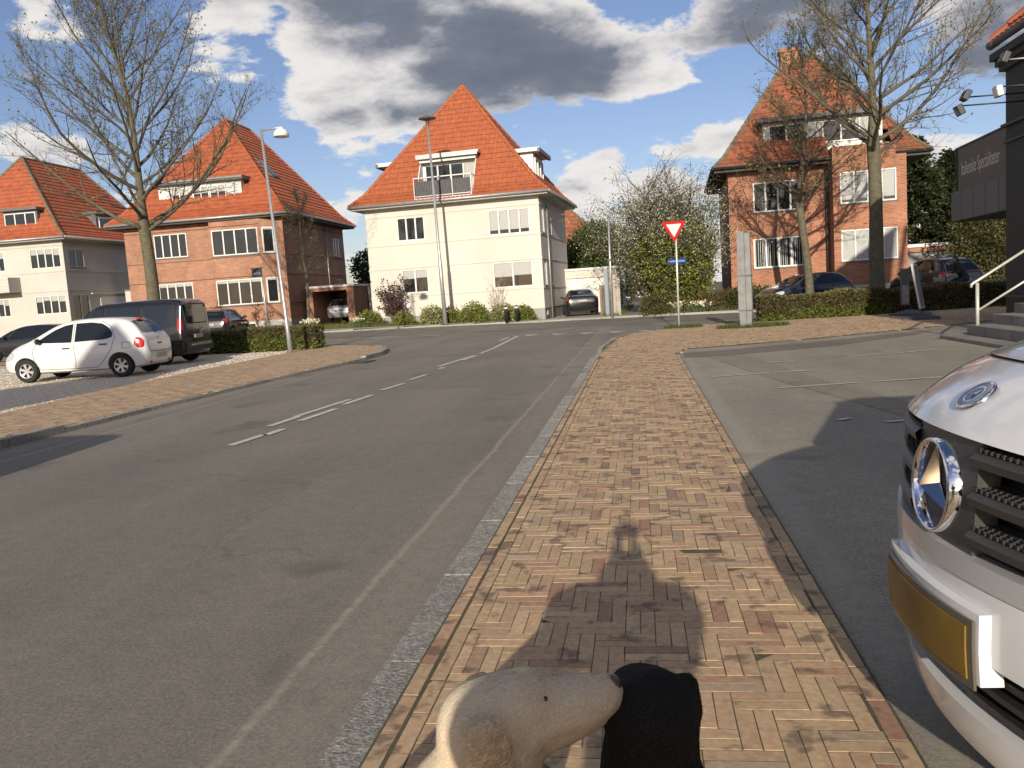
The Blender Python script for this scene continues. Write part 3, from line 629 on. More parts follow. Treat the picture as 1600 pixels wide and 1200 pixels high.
def roof(parent, x0, x1, y0, y1, ze, Hr, dl, dr, df, db, tmat, rmat, sides='flrb', tw=0.235, th=0.34, notch=None, flare=True, ridge_r=0.10, amp=0.032):
    """hipped pantile roof; every slope runs over t in 0..1 from eave to ridge"""
    def hh(t):
        if not flare: return Hr*t
        return Hr*(0.70*t if t < .13 else 0.70*.13 + (t-.13)*(1-.70*.13)/.87)
    def corner(s, t):   # s: 0 fl,1 fr,2 br,3 bl
        X = (x0 + dl*t, x1 - dr*t, x1 - dr*t, x0 + dl*t)[s]; Y = (y0 + df*t, y0 + df*t, y1 - db*t, y1 - db*t)[s]
        return Vector((X, Y, ze + hh(t)))
    spec = {'f': (0, 1, Vector((0, -Hr, df))), 'r': (1, 2, Vector((Hr, 0, dr))), 'b': (2, 3, Vector((0, Hr, db))), 'l': (3, 0, Vector((-Hr, 0, dl)))}
    prof = [0.0, 0.35, 0.9, 1.0, 0.55]
    for s in sides:
        ia, ib, nrm = spec[s]; nrm.normalize(); dd = {'f': df, 'r': dr, 'b': db, 'l': dl}[s]
        n = max(3, int(math.hypot(dd, Hr)/th)); V = []; F = []
        e0, e1 = corner(ia, 0), corner(ib, 0); uax = (e1-e0).normalized()
        for i in range(n):
            t0, t1 = i/n, min(1, (i+1.12)/n); tm = (i+.5)/n
            a0, b0, a1, b1 = corner(ia, tm), corner(ib, tm), corner(ia, t1), corner(ib, t1)
            lo0 = corner(ia, t0); ua, ub = (a0-e0).dot(uax), (b0-e0).dot(uax)
            if ub - ua < 0.05: continue
            cu = [ua]; k = math.floor(ua/tw*5)+1
            while k*tw/5 < ub: cu.append(k*tw/5); k += 1
            cu.append(ub)
            lo = lo0 - uax*((lo0-e0).dot(uax)); hi = a1 - uax*((a1-e0).dot(uax))
            segs = [(cu, True)]
            if notch and s in notch:
                na, nb, ta, tb = notch[s]
                if ta < tm < tb: segs = [([q for q in cu if q < na] + [na], True), ([nb] + [q for q in cu if q > nb], True)]
            jit = random.gauss(0, 0.003)
            for cc, _ in segs:
                if len(cc) < 2: continue
                b = len(V)
                for q in cc:
                    p = prof[int(round(q/tw*5)) % 5]*amp + jit
                    V.append(lo + uax*q + nrm*(p + 0.045)); V.append(hi + uax*q + nrm*p*0.8); V.append(lo + uax*q + nrm*(p - 0.01))
                for j in range(len(cc)-1):
                    F.append((b+3*j, b+3*j+3, b+3*j+4, b+3*j+1)); F.append((b+3*j+2, b+3*j+5, b+3*j+3, b+3*j))
        o = np_mesh('roof_tiles', np.array([tuple(v) for v in V]), np.array(F), tmat, parent); o['kind'] = 'stuff'
    # ridge and hip caps
    for k, s in enumerate((0, 1, 2, 3)):
        nm = max(6, int(math.hypot(max(df, db), Hr)/0.36)); pts = []; rd = []
        for i in range(nm):
            pts += [corner(s, i/nm), corner(s, (i+.97)/nm)]; rd += [ridge_r*1.18, ridge_r*0.92]
        mb = MB(); mb.tube([p + Vector((0, 0, .03)) for p in pts], rd, 7); mb.build('hip_cap', rmat, parent, smooth=False)
    p, q = corner(0, 1), corner(2, 1)
    if (q-p).length > 0.3:
        n = int((q-p).length/0.36); pts = []; rd = []
        for i in range(n): pts += [p.lerp(q, i/n), p.lerp(q, (i+.97)/n)]; rd += [ridge_r*1.2, ridge_r*.95]
        mb = MB(); mb.tube([a + Vector((0, 0, .04)) for a in pts], rd, 8); mb.build('ridge_cap', rmat, parent)
def eaves(parent, x0, x1, y0, y1, ze, smat, gmat, fascia=0.16):
    mb = MB(); mb.box(x0+.04, x1-.04, y0+.04, y1-.04, ze-fascia, ze-0.02); mb.build('soffit', smat, parent)
    g = MB(); r = 0.075; z = ze - 0.02
    for a, b in (((x0, y0-.05), (x1, y0-.05)), ((x1+.05, y0), (x1+.05, y1)), ((x0-.05, y0), (x0-.05, y1))):
        gm = MB(); gm.tube([(*a, z), (*b, z)], r, 10); gm.build('gutter', gmat, parent, smooth=True)
def downpipe(parent, x, y, z0, z1, m, r=0.045):
    mb = MB(); mb.tube([(x, y, z0), (x, y, z1)], r, 8)
    mb.build('downpipe', m, parent, smooth=True)
def strings(parent, W, D, zs, m, out=0.02, h=0.05, sides='fr', y0=0.0):
    for z in zs:
        if 'f' in sides: b = MB(); b.box(-out, W+out, y0-out, y0+.05, z, z+h); b.build('string_course', m, parent)
        if 'r' in sides: b = MB(); b.box(W-.05, W+out+.001, .05, D, z, z+h); b.build('string_course', m, parent)
        if 'l' in sides: b = MB(); b.box(-out-.001, .05, .05, D, z, z+h); b.build('string_course', m, parent)
FX, FN, RX, RN, LX, LN = (1, 0, 0), (0, -1, 0), (0, 1, 0), (1, 0, 0), (0, -1, 0), (-1, 0, 0)

# ---------------------------------------------------------------- cream house with the roof balcony
def cream_house():
    a = math.atan2(-0.65, 9.47); W, D = 9.50, 8.6; z0 = 0.14
    h = empty('cream_house', (-14.32, 43.55, 0.16), a, 'cream rendered house with steep orange tiled roof and a railed roof balcony', 'house')
    Hf = 6.30
    F = [(1.75, 3.30, 4.50, 5.75), (6.78, 8.98, 4.42, 5.72), (1.82, 3.30, 1.72, 3.0), (6.86, 8.98, 1.68, 3.02), (7.85, 8.55, 0.10, 0.52)]
    S = [(0.45, 1.25, 4.42, 5.72), (2.6, 3.5, 4.42, 5.72), (0.45, 1.25, 1.68, 3.02), (2.3, 3.2, 1.68, 3.02), (0.5, 1.1, 0.1, 0.52)]
    mb = MB(); wall_face(mb, (0, 0, 0), FX, FN, W, 0.5, Hf, [q for q in F if q[2] > .5]); wall_face(mb, (W, 0, 0), RX, RN, D, 0.5, Hf, [q for q in S if q[2] > .5])
    wall_face(mb, (0, D, 0), LX, LN, D, 0.5, Hf, []); wall_face(mb, (W, D, 0), (-1, 0, 0), (0, 1, 0), W, 0.5, Hf, [])
    mb.build('wall', render_w, h)
    pb = MB(); wall_face(pb, (0, 0.03, 0), FX, FN, W, -0.6, 0.5, [q for q in F if q[2] < .5]); wall_face(pb, (W-.03, 0, 0), RX, RN, D, -0.6, 0.5, [q for q in S if q[2] < .5])
    pb.box(0.02, 0.03, 0.03, D, -.6, .5); pb.build('plinth', plinth_m, h)
    pbl = {0: (3, 0, None), 1: (4, .82, [.84, .82, .86, .8]), 2: (2, .38, None), 3: (2, .56, None), 4: (1, 0, None)}
    for i, q in enumerate(F): window(h, (0, 0.03 if i == 4 else 0, 0), FX, FN, q, pbl[i][0], pbl[i][1], paneblind=pbl[i][2])
    for q in S: window(h, (W - (.03 if q[2] < .5 else 0), 0, 0), RX, RN, q, 1 if q[2] < .5 else 2, 0.0, sill=lead)
    for z in (1.55, 3.05, 4.30, 5.82): strings(h, W, D, [z], render_w, 0.035, 0.045)
    ov = 0.62; ze = 6.42; X0, X1, Y0, Y1 = -ov, W+ov, -ov, D+ov
    hw = (X1-X0)/2; dep = 4.9
    nx0, nx1 = 3.02+ov, 6.15+ov
    roof(h, X0, X1, Y0, Y1, ze, 6.75, hw-0.01, hw-0.01, dep, Y1-Y0-dep-0.01, tile_new, tile_new, notch={'f': (nx0, nx1, 0.03, 0.36)})
    eaves(h, X0, X1, Y0, Y1, ze, soffit_m, zinc)
    c = MB(); c.box(-.03, W+.03, -.03, D, 6.12, 6.26); c.build('cornice', render_w, h)
    # loggia cut into the front slope
    xa, xb = nx0-ov, nx1-ov; sl = 6.75/dep
    lg = MB(); yb = 1.15
    lg.box(xa, xb, -0.55, yb, 6.50, 6.58); lg.build('balcony_floor', zinc, h)
    bw = MB(); wall_face(bw, (xa, yb, 0), FX, FN, xb-xa, 6.58, 8.85, [(0.15, xb-xa-0.1, 6.9, 8.5)]); bw.build('balcony_wall', white_paint, h)
    window(h, (xa, yb, 0), FX, FN, (0.15, xb-xa-0.1, 6.9, 8.5), 4, 0, paneblind=[.0, 0, .0, .95])
    for x, dx in ((xa, .05), (xb, -.05)):
        ck = MB(); ck.prism([(-0.42, 6.58), (yb+.1, 6.58), (yb+.1, 8.9), (1.05, 8.85)], x, x+dx, 'x'); ck.build('balcony_cheek', white_paint, h)
    rf = MB(); rf.box(xa-.12, xb+.2, 0.55, 1.75, 8.86, 8.98); rf.box(xa-.1, xb+.15, 0.50, .56, 8.74, 8.97); rf.build('balcony_canopy', zinc, h)
    aw = MB(); aw.box(xa, xb, .72, .86, 8.58, 8.74); aw.build('awning_box', white_paint, h)
    rl = MB(); yr = -0.48
    for x in (xa+.02, xa+1.05, xa+2.1, xb-.02): rl.box(x-.02, x+.02, yr-.02, yr+.02, 6.5, 7.62)
    rl.box(xa, xb, yr-.025, yr+.025, 7.60, 7.65); rl.box(xa, xb, yr-.02, yr+.02, 6.66, 6.70)
    for x in (xa+.02, xb-.02): rl.box(x-.02, x+.02, yr, 1.0, 7.6, 7.64)
    rail = rl.build('railing', galv, h)
    nb = int((xb-xa)/0.085); bar = MB(); bar.box(-.011, .011, -.011, .011, 6.70, 7.60); bme = bar.mesh('baluster', dark_metal)
    for k in range(1, nb):
        o = bpy.data.objects.new('baluster', bme); col.objects.link(o); o.parent = rail; o.location = (xa + k*(xb-xa)/nb, yr, 0)
    sc = MB(); sc.box(xa+.06, xb-.06, yr+.03, yr+.04, 6.72, 7.45); sc.build('balcony_screen', mat('grey screen', (0.10, .10, .105), .8, var=.3, vscale=9), rail)
    # side dormers
    def dormer(side):
        s = 1 if side == 'r' else -1; xo = W/2 + s*(W/2 - 0.55); y0, y1 = 2.2, 5.0; ze0, ze1 = 7.1, 8.8
        xi = W/2 + s*1.8
        b = MB(); b.box(min(xo, xi), max(xo, xi), y0, y1, ze0-.5, ze1); d = b.build('dormer', mat('pale zinc cladding', (.50, .50, .48), .5, metal=.2, var=.1, vscale=6), h)
        r = MB(); r.box(min(xo+s*.42, xi), max(xo+s*.42, xi), y0-.32, y1+.32, ze1+.002, ze1+.20); r.build('dormer_roof', white_paint, d)
        e = MB(); e.box(min(xo+s*.44, xo+s*.30), max(xo+s*.44, xo+s*.30), y0-.34, y1+.34, ze1-.05, ze1+.16); e.build('dormer_fascia', lead, d)
        if s > 0: window(h, (xo+.03, y0, 0), RX, RN, (0.25, y1-y0-.25, 7.35, 8.55), 3, deep=0.0)
    dormer('r'); dormer('l')
    downpipe(h, W+.12, 1.55, -0.3, 5.9, zinc); m = MB(); m.tube([(W+.12, 1.55, 5.9), (W+.55, 1.55, 6.3)], .045, 8); m.build('downpipe', zinc, h)
    return h
cream_house()

# ---------------------------------------------------------------- red brick house with the bay
def brick_house_bay():
    a = R(0.8); W, D = 10.25, 10.7
    h = empty('brick_house', (-31.05, 47.45, 0.45), a, 'red brick house with canted window bay and pale wide dormer, behind the bare tree', 'house')
    Hf = 6.5
    F = [(1.9, 4.05, 4.60, 6.05), (1.9, 4.15, 1.60, 3.05)]
    mb = MB(); bx0, bx1, by = 5.85, 9.75, -0.55
    wall_face(mb, (0, 0, 0), FX, FN, bx0, .45, Hf, F)
    S = [(8.5, 10.1, 4.5, 5.75), (8.6, 10.1, 1.7, 2.9)]
    wall_face(mb, (W, 0, 0), RX, RN, D, .45, Hf, S); wall_face(mb, (0, D, 0), LX, LN, D, .45, Hf, []); wall_face(mb, (W, D, 0), (-1, 0, 0), (0, 1, 0), W, .45, Hf, [])
    # canted bay
    cx = 9.0; Fb = [(0.12, cx-bx0-0.12, 4.45, 5.98), (0.12, cx-bx0-0.12, 1.48, 3.0)]
    wall_face(mb, (bx0, by, 0), FX, FN, cx-bx0, .45, Hf, Fb)
    wall_face(mb, (bx0, 0, 0), (0, -1, 0), (-1, 0, 0), -by, .45, Hf, [])
    dv = Vector((bx1+.15-cx, -by, 0)); ln = dv.length; du = dv.normalized(); dn = Vector((du.y, -du.x, 0))
    Fc = [(0.12, ln-.22, 4.45, 5.98), (0.12, ln-.22, 1.48, 3.0)]
    wall_face(mb, (cx, by, 0), tuple(du), tuple(dn), ln, .45, Hf, Fc)
    mb.quad((bx1+.15, 0, .45), (W, 0, .45), (W, 0, Hf), (bx1+.15, 0, Hf))
    mb.build('wall', brickL_m, h)
    pl = MB(); wall_face(pl, (0, .03, 0), FX, FN, bx0, -.6, .45, []); wall_face(pl, (bx0, by+.03, 0), FX, FN, cx-bx0, -.6, .45, [(.5, 2.4, .02, .36)]); pl.quad((cx, by+.03, -.6), (W, 0.03, -.6), (W, .03, .45), (cx, by+.03, .45))
    pl.box(W-.05, W-.03, 0.03, D, -.6, .45); pl.build('plinth', mat('pale plinth', (.40, .38, .35), .9, var=.1), h)
    window(h, (bx0, by+.03, 0), FX, FN, (.5, 2.4, .02, .36), 3)
    for i, q in enumerate(F): window(h, (0, 0, 0), FX, FN, q, 4, 0.12 if i else 0, sill=lead)
    for i, q in enumerate(Fb): window(h, (bx0, by, 0), FX, FN, q, 4, 0.10 if i else 0, sill=lead, deep=.03)
    for q in Fc: window(h, (cx, by, 0), tuple(du), tuple(dn), q, 1, 0.05, sill=lead, deep=.03, fr=.09)
    for q in S: window(h, (W, 0, 0), RX, RN, q, 3, 0, sill=lead)
    for z in (1.38, 3.12, 4.30, 6.15):
        b = MB(); b.box(0, bx0-.03, -.018, .05, z, z+.05); b.box(bx0-.018, cx, by-.018, by+.03, z, z+.05); b.build('string_course', band_dark, h)
        b = MB(); b.box(W-.05, W+.018, .05, D, z, z+.05); b.build('string_course', band_dark, h)
    ov = .72; ze = 6.72; X0, X1, Y0, Y1 = -ov, W+ov, -ov, D+ov; hw = (X1-X0)/2
    roof(h, X0, X1, Y0, Y1, ze, 6.75, hw-.01, hw-.01, 5.2, 3.4, tile_mid, tile_mid)
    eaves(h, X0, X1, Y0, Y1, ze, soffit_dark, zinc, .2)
    d = MB(); d.box(2.25, 7.65, 0.55, 4.5, 7.2, 9.0); dm = d.build('dormer', mat('dormer cladding', (.46, .48, .48), .6, var=.08), h)
    dr = MB(); dr.box(2.0, 7.95, 0.15, 4.8, 9.0, 9.22); dr.build('dormer_roof', lead, dm)
    g = MB(); g.tube([(2.0, .1, 9.12), (7.95, .1, 9.12)], .06, 8); g.build('dormer_gutter', zinc, dm)
    dp = MB(); dp.tube([(7.2, .48, 9.1), (7.2, .48, 7.3)], .035, 8); dp.build('dormer_downpipe', zinc, dm)
    for x in (3.15, 4.55, 5.65): window(h, (0, .55, 0), FX, FN, (x-.02, x+1.02, 7.62, 8.78), 2, .34, deep=-.02, fr=.05)
    sk = MB(); Mx = Matrix.Translation((W/2+2.35, 4.9, 0))
    p0, p1 = 0.42, 0.60
    for (ta, tb, m_, up) in ((p0, p1, lead, .10), (p0+.012, p1-.012, glass_dark, .125)):
        s_ = MB(); k = .12 if m_ is glass_dark else 0
        x_a, x_b = X1-hw*ta, X1-hw*tb; za, zb = ze+6.75*(0.091+(ta-.13)*1.0448), ze+6.75*(0.091+(tb-.13)*1.0448)
        s_.quad((x_a+up*.8, 3.2+k, za+up*.6), (x_a+up*.8, 4.4-k, za+up*.6), (x_b+up*.8, 4.4-k, zb+up*.6), (x_b+up*.8, 3.2+k, zb+up*.6))
        s_.quad((x_a, 3.2, za), (x_b, 3.2, zb), (x_b+up*.8, 3.2+k, zb+up*.6), (x_a+up*.8, 3.2+k, za+up*.6))
        s_.build('skylight', m_, h)
    downpipe(h, W+.1, 6.9, -.3, 6.4, zinc)
brick_house_bay()

# ---------------------------------------------------------------- far left pale house
def pale_house():
    a = R(1.2); W, D = 9.4, 12.5
    h = empty('pale_house', (-47.4, 50.9, 0.50), a, 'pale grey rendered house with hipped orange roof, left of the brick house', 'house')
    Hf = 6.6
    F = [(6.9, 9.15, 4.78, 6.12), (6.9, 9.2, 1.7, 2.95), (3.2, 5.0, 4.78, 6.12), (3.2, 5.0, 1.7, 2.95)]
    S = [(0.5, 2.1, 4.8, 6.1), (7.2, 8.6, 4.55, 6.1), (0.4, 2.2, 1.2, 2.95), (2.6, 7.6, .2, 2.9)]
    mb = MB(); wall_face(mb, (0, 0, 0), FX, FN, W, -.6, Hf, F); wall_face(mb, (W, 0, 0), RX, RN, D, -.6, Hf, S[:3]); wall_face(mb, (0, D, 0), LX, LN, D, -.6, Hf, []); wall_face(mb, (W, D, 0), (-1, 0, 0), (0, 1, 0), W, -.6, Hf, [])
    mb.build('wall', render_g, h)
    for q in F: window(h, (0, 0, 0), FX, FN, q, 4, .32, paneblind=[.3, .25, .28, .35])
    for q in S[:3]: window(h, (W, 0, 0), RX, RN, q, 2, .12 if q[2] > 4 else 0, sill=lead)
    g = MB(); g.box(W, W+.06, 3.4, 9.2, .1, 2.75); g.build('garage_door', white_paint, h)
    c = MB(); c.box(W, W+.16, 2.4, 10.6, 2.95, 3.02); c.build('door_hood', white_paint, h)
    strings(h, W, D, [3.2, 4.5, 6.25], render_g, .04, .06)
    b = MB(); b.box(3.5, 6.0, -1.15, 0, 3.3, 4.3)
    for k in range(5): b.box(3.48, 6.02, -1.17, -1.15, 3.32+k*.2, 3.48+k*.2)
    b.build('balcony', render_g, h)
    ov = .65; ze = 6.75; X0, X1, Y0, Y1 = -ov, W+ov, -ov, D+ov; hw = (X1-X0)/2
    roof(h, X0, X1, Y0, Y1, ze, 6.1, hw-.01, hw-.01, 4.0, 3.4, tile_mid, ridge_old)
    eaves(h, X0, X1, Y0, Y1, ze, soffit_m, zinc)
    d = MB(); d.box(5.2, 7.7, 0.2, 3.2, 7.1, 8.75); dm = d.build('dormer', lead, h); r = MB(); r.box(5.0, 7.9, -.1, 3.6, 8.75, 8.92); r.build('dormer_roof', lead, dm)
    window(h, (0, .2, 0), FX, FN, (5.3, 7.6, 7.3, 8.6), 3, 0, deep=-.02)
    d = MB(); d.box(6.6, 9.0, 4.6, 6.6, 7.1, 8.75); dm = d.build('dormer', lead, h); r = MB(); r.box(6.4, 9.25, 4.4, 6.9, 8.75, 8.9); r.build('dormer_roof', lead, dm)
    window(h, (9.0, 4.6, 0), RX, RN, (.3, 1.7, 7.3, 8.55), 1, 0, deep=-.02)
    k = MB(); k.box(W-1.2, W-.7, 6.2, 7.0, 10.2, 10.24); k.build('skylight', lead, h)
pale_house()

# ---------------------------------------------------------------- orange-red brick house on the right
def brick_house_right():
    a = R(-2.5); W, D = 8.15, 8.6
    h = empty('brick_house', (4.52, 42.15, 0.12), a, 'orange-red brick house with weathered tiled roof and chimney, behind two bare trees', 'house')
    Hf = 6.55; bx = 4.62; by = -1.05; bz = 7.12; bxr = 7.35
    F = [(1.15, 3.45, 4.50, 5.92), (1.1, 3.45, 1.82, 3.25)]
    mb = MB(); wall_face(mb, (0, 0, 0), FX, FN, bx, -.4, Hf, F)
    wall_face(mb, (bx, 0, 0), (0, -1, 0), (-1, 0, 0), -by, -.4, bz, []); B = [(.32, 2.75, 4.5, 5.95), (.32, 2.78, 1.86, 3.3), (.32, 2.9, .25, .72)]
    wall_face(mb, (bx, by, 0), FX, FN, bxr+.45-bx, -.4, Hf, B); mb.quad((bx, by, Hf), (bxr, by, Hf), (bxr, by, bz), (bx, by, bz)); mb.quad((bxr, by, Hf), (bxr, 1.0, Hf), (bxr, 1.0, bz), (bxr, by, bz)); mb.quad((bx, by, bz), (bxr, by, bz), (bxr, 1.2, bz), (bx, 1.2, bz))
    wall_face(mb, (bxr+.45, by, 0), RX, RN, D-by, -.4, Hf, []); wall_face(mb, (0, D, 0), LX, LN, D, -.4, Hf, [(4.5, 5.6, .9, 2.9)]); wall_face(mb, (W, D, 0), (-1, 0, 0), (0, 1, 0), W, -.4, Hf, [])
    mb.build('wall', brickR_m, h)
    window(h, (0, 0, 0), FX, FN, F[0], 4, 0, sill=lead); window(h, (0, 0, 0), FX, FN, F[1], 4, 0, sill=lead, curtain=5)
    window(h, (bx, by, 0), FX, FN, B[0], 4, 0, sill=lead, paneblind=[.9, .93, .95, .9]); window(h, (bx, by, 0), FX, FN, B[1], 4, 1.0, sill=lead); window(h, (bx, by, 0), FX, FN, B[2], 4, 1.0)
    window(h, (0, D, 0), LX, LN, (4.5, 5.6, .9, 2.9), 1, name='door')
    for z in (1.55, 3.4, 4.25, 6.05):
        b = MB(); b.box(0, bx-.02, -.015, .05, z, z+.05); b.box(bx-.015, bxr+.46, by-.015, by+.03, z, z+.05); b.build('string_course', brickR_m, h)
    ov = .7; ze = 6.66; X0, X1, Y0, Y1 = -ov, W+ov+.1, -ov, D+ov; hw = (X1-X0)/2
    roof(h, X0, X1, Y0, Y1, ze, 5.75, hw-.7, hw-.7, 4.7, Y1-Y0-4.7-.01, tile_old, ridge_old, tw=.26, th=.37, notch={'f': (bx-.05+ov, bxr+.05+ov, 0.0, 0.24)})
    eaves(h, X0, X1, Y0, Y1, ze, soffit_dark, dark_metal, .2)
    d = MB(); d.box(1.75, bxr-.2, 0.45, 4.2, 6.9, 8.7); dm = d.build('dormer', white_paint, h)
    r = MB(); r.box(1.45, bxr+.05, -.1, 4.4, 8.7, 8.9); r.build('dormer_roof', mat('roofing felt', (.14, .13, .12), .8, var=.2), dm)
    window(h, (0, .45, 0), FX, FN, (2.0, bxr-.4, 7.55, 8.6), 6, 0, deep=-.02, paneblind=[0, .0, 1, 0, .5, 1])
    c = MB(); c.box(W/2-1.0, W/2-.15, 3.7, 4.5, 10.6, 12.75); c.box(W/2-1.07, W/2-.08, 3.63, 4.57, 12.75, 12.92); c.build('chimney', brickR_m, h)
    downpipe(h, bx-.14, -.1, -.2, 6.5, dark_metal, .055)
    b = MB()
    for k in range(4): b.box(-1.6, -0.4, 1.0+k*.3, 2.4, -.1, .12+k*.17)
    b.build('doorstep', slab_mat, h)
brick_house_right()

# ---------------------------------------------------------------- background houses and small buildings
def far_house(x, y, rz, W, D, Hf, Hr, wallm, tm, label):
    h = empty('far_house', (x, y, .1), rz, label, 'house'); F = [(W*.15, W*.15+1.6, 1.2, 2.6), (W*.6, W*.6+1.6, 1.2, 2.6), (W*.15, W*.15+1.6, 4, 5.3), (W*.6, W*.6+1.6, 4, 5.3)]
    F = [q for q in F if q[3] < Hf]
    mb = MB(); wall_face(mb, (0, 0, 0), FX, FN, W, -.5, Hf, F); wall_face(mb, (W, 0, 0), RX, RN, D, -.5, Hf, []); wall_face(mb, (0, D, 0), LX, LN, D, -.5, Hf, []); mb.build('wall', wallm, h)
    for q in F: window(h, (0, 0, 0), FX, FN, q, 2, .2)
    o = .5; hw = W/2+o
    roof(h, -o, W+o, -o, D+o, Hf+.1, Hr, hw-.01, hw-.01, min(3.5, D/2), min(3.5, D/2), tm, ridge_old, tw=.3, th=.42); eaves(h, -o, W+o, -o, D+o, Hf+.1, soffit_m, zinc)
    c = MB(); c.box(W/2-.4, W/2+.4, D/2-.4, D/2+.4, Hf+Hr-1, Hf+Hr+.7); c.build('chimney', brickR_m, h)
far_house(-10.5, 76, R(3), 8.5, 9, 4.6, 4.6, brickR_m, tile_old, 'distant brick house with weathered roof peeping out behind the cream house')
far_house(-29.5, 92, R(0), 9, 9, 5.0, 4.5, render_w, tile_mid, 'distant pale house between the bay-windowed brick house and the cream house')
far_house(16.5, 70, R(-6), 9, 9, 5.6, 5.0, render_g, tile_old, 'distant pale house behind the dark evergreens')
far_house(-4.2, 118, R(2), 10, 9, 3.0, 4.0, render_g, tile_old, 'distant low house at the end of the footpath')

def garages():
    g = empty('white_garage', (-4.55, 50.3, .08), R(-4), 'white flat-roofed garage at the end of the driveway beside the cream house', 'garage')
    mb = MB(); wall_face(mb, (0, 0, 0), FX, FN, 3.3, 0, 2.55, [(.3, 2.85, 0, 2.1)], .2); wall_face(mb, (3.3, 0, 0), RX, RN, 6, 0, 2.55, []); wall_face(mb, (0, 6, 0), LX, LN, 6, 0, 2.55, []); mb.build('wall', render_w, g)
    r = MB(); r.box(-.08, 3.38, -.08, 6, 2.55, 2.68); r.build('roof_edge', white_paint, g)
    d = MB(); d.box(.3, 2.85, .12, .18, 0.02, 2.1); dr = d.build('garage_door', white_paint, g)
    for k in range(4): b = MB(); b.box(.33, 2.82, .108, .12, .06+k*.52, .53+k*.52); b.build('door_panel', white_paint, dr)
    c = empty('brick_carport', (-20.45, 49.6, .45), R(0), 'open brick carport with white roof edge beside the bay-windowed brick house', 'carport')
    mb = MB(); mb.box(0, .32, 0, 5, -.3, 2.0); mb.box(2.55, 3.0, 0, 5, -.3, 2.0); mb.box(0, 3.0, -.01, 5, 2.0, 2.2); mb.box(.3, 2.6, 4.7, 5, -.3, 2.0); mb.build('wall', brickL_m, c)
    r = MB(); r.box(-.06, 3.06, -.08, 5.1, 2.2, 2.33); r.build('roof_edge', white_paint, c)
    w = empty('rendered_wall', (-17.4, 52.2, .4), R(4), 'grey rendered garden wall between the carport and the cream house', 'wall')
    mb = MB(); mb.box(0, 4.2, 0, .25, -.4, 2.2); mb.build('wall_panel', mat('grey rough render', (.20, .195, .185), .95, var=.25, vscale=2.5, bump=.3, bscale=30), w); q = MB(); q.box(-.02, 4.22, -.04, .29, 2.2, 2.3); q.build('coping', lead, w)
    g2 = empty('brick_garage', (12.6, 43.0, .1), R(-2.5), 'low brick garage with grey door and white parapet beside the evergreens', 'garage')
    mb = MB(); mb.box(0, .12, 0, 5, 0, 2.35); mb.box(2.75, 3.2, 0, 5, 0, 2.35); mb.box(0.1, 2.8, 0.01, .3, 2.12, 2.35); mb.box(0, 3.2, 4.8, 5, 0, 2.35); mb.build('wall', brickR_m, g2)
    r = MB(); r.box(-.05, 3.3, -.06, 5, 2.35, 2.5); r.build('roof_edge', white_paint, g2)
    d = MB(); d.box(.12, 2.75, .15, .2, 0, 2.12); dd = d.build('garage_door', mat('grey door', (.20, .20, .20), .6, var=.35, vscale=2.2, alt=(.12, .12, .12), altscale=3), g2)
    for k in range(5): b = MB(); b.box(.14, 2.73, .138, .15, .04+k*.42, .44+k*.42); b.build('door_panel', MATS['grey door'], dd)
    lw = empty('white_annex', (-37.4, 56.5, .5), 0, 'white garden wall joining the pale house and the brick house', 'wall')
    mb = MB(); mb.box(0, 6.0, 0, .3, -.3, 3.1); mb.build('wall_panel', render_g, lw); q = MB(); q.box(-.02, 6.02, -.05, .35, 3.1, 3.2); q.build('coping', lead, lw)
garages()
# ================================================================ trees and plants
bark = mat('grey green bark', (0.085, 0.074, 0.05), 0.9, var=0.3, vscale=9, bump=0.6, bscale=30, alt=(0.14, 0.13, 0.075), altscale=5, altamt=0.6)
bark_d = mat('brown bark', (0.085, 0.066, 0.05), 0.9, var=0.3, vscale=9, bump=0.5, bscale=30)
twig_m = mat('twig', (0.125, 0.098, 0.075), 0.9, var=0.25, vscale=1.5)
cut_m = mat('sawn wood', (0.55, 0.40, 0.22), 0.9)
leaf_m = tint_mat('leaf', 0.6, bump=0, transl=0.35)
class Limbs:
    """tapered tubes collected into one mesh"""
    def __init__(s): s.V = []; s.F = []; s.n = 0
    def add(s, P, Rr, k):
        P = np.asarray(P, float); m = len(P); d = P[-1]-P[0]; d /= (np.linalg.norm(d)+1e-9)
        a = np.cross(d, (0.31, 0.87, 0.39)); a /= (np.linalg.norm(a)+1e-9); b = np.cross(d, a)
        th = np.arange(k)*2*math.pi/k
        ring = np.cos(th)[:, None]*a + np.sin(th)[:, None]*b
        V = P[:, None, :] + ring[None]*np.asarray(Rr)[:, None, None]
        s.V.append(V.reshape(-1, 3)); i = np.arange(m-1)[:, None]*k; j = np.arange(k)[None]; j2 = (j+1) % k
        s.F.append((np.stack([i+j, i+j2, i+k+j2, i+k+j], -1).reshape(-1, 4) + s.n)); s.n += m*k
    def build(s, name, m, parent, smooth=True):
        return np_mesh(name, np.concatenate(s.V), np.concatenate(s.F), m, parent, smooth=smooth)
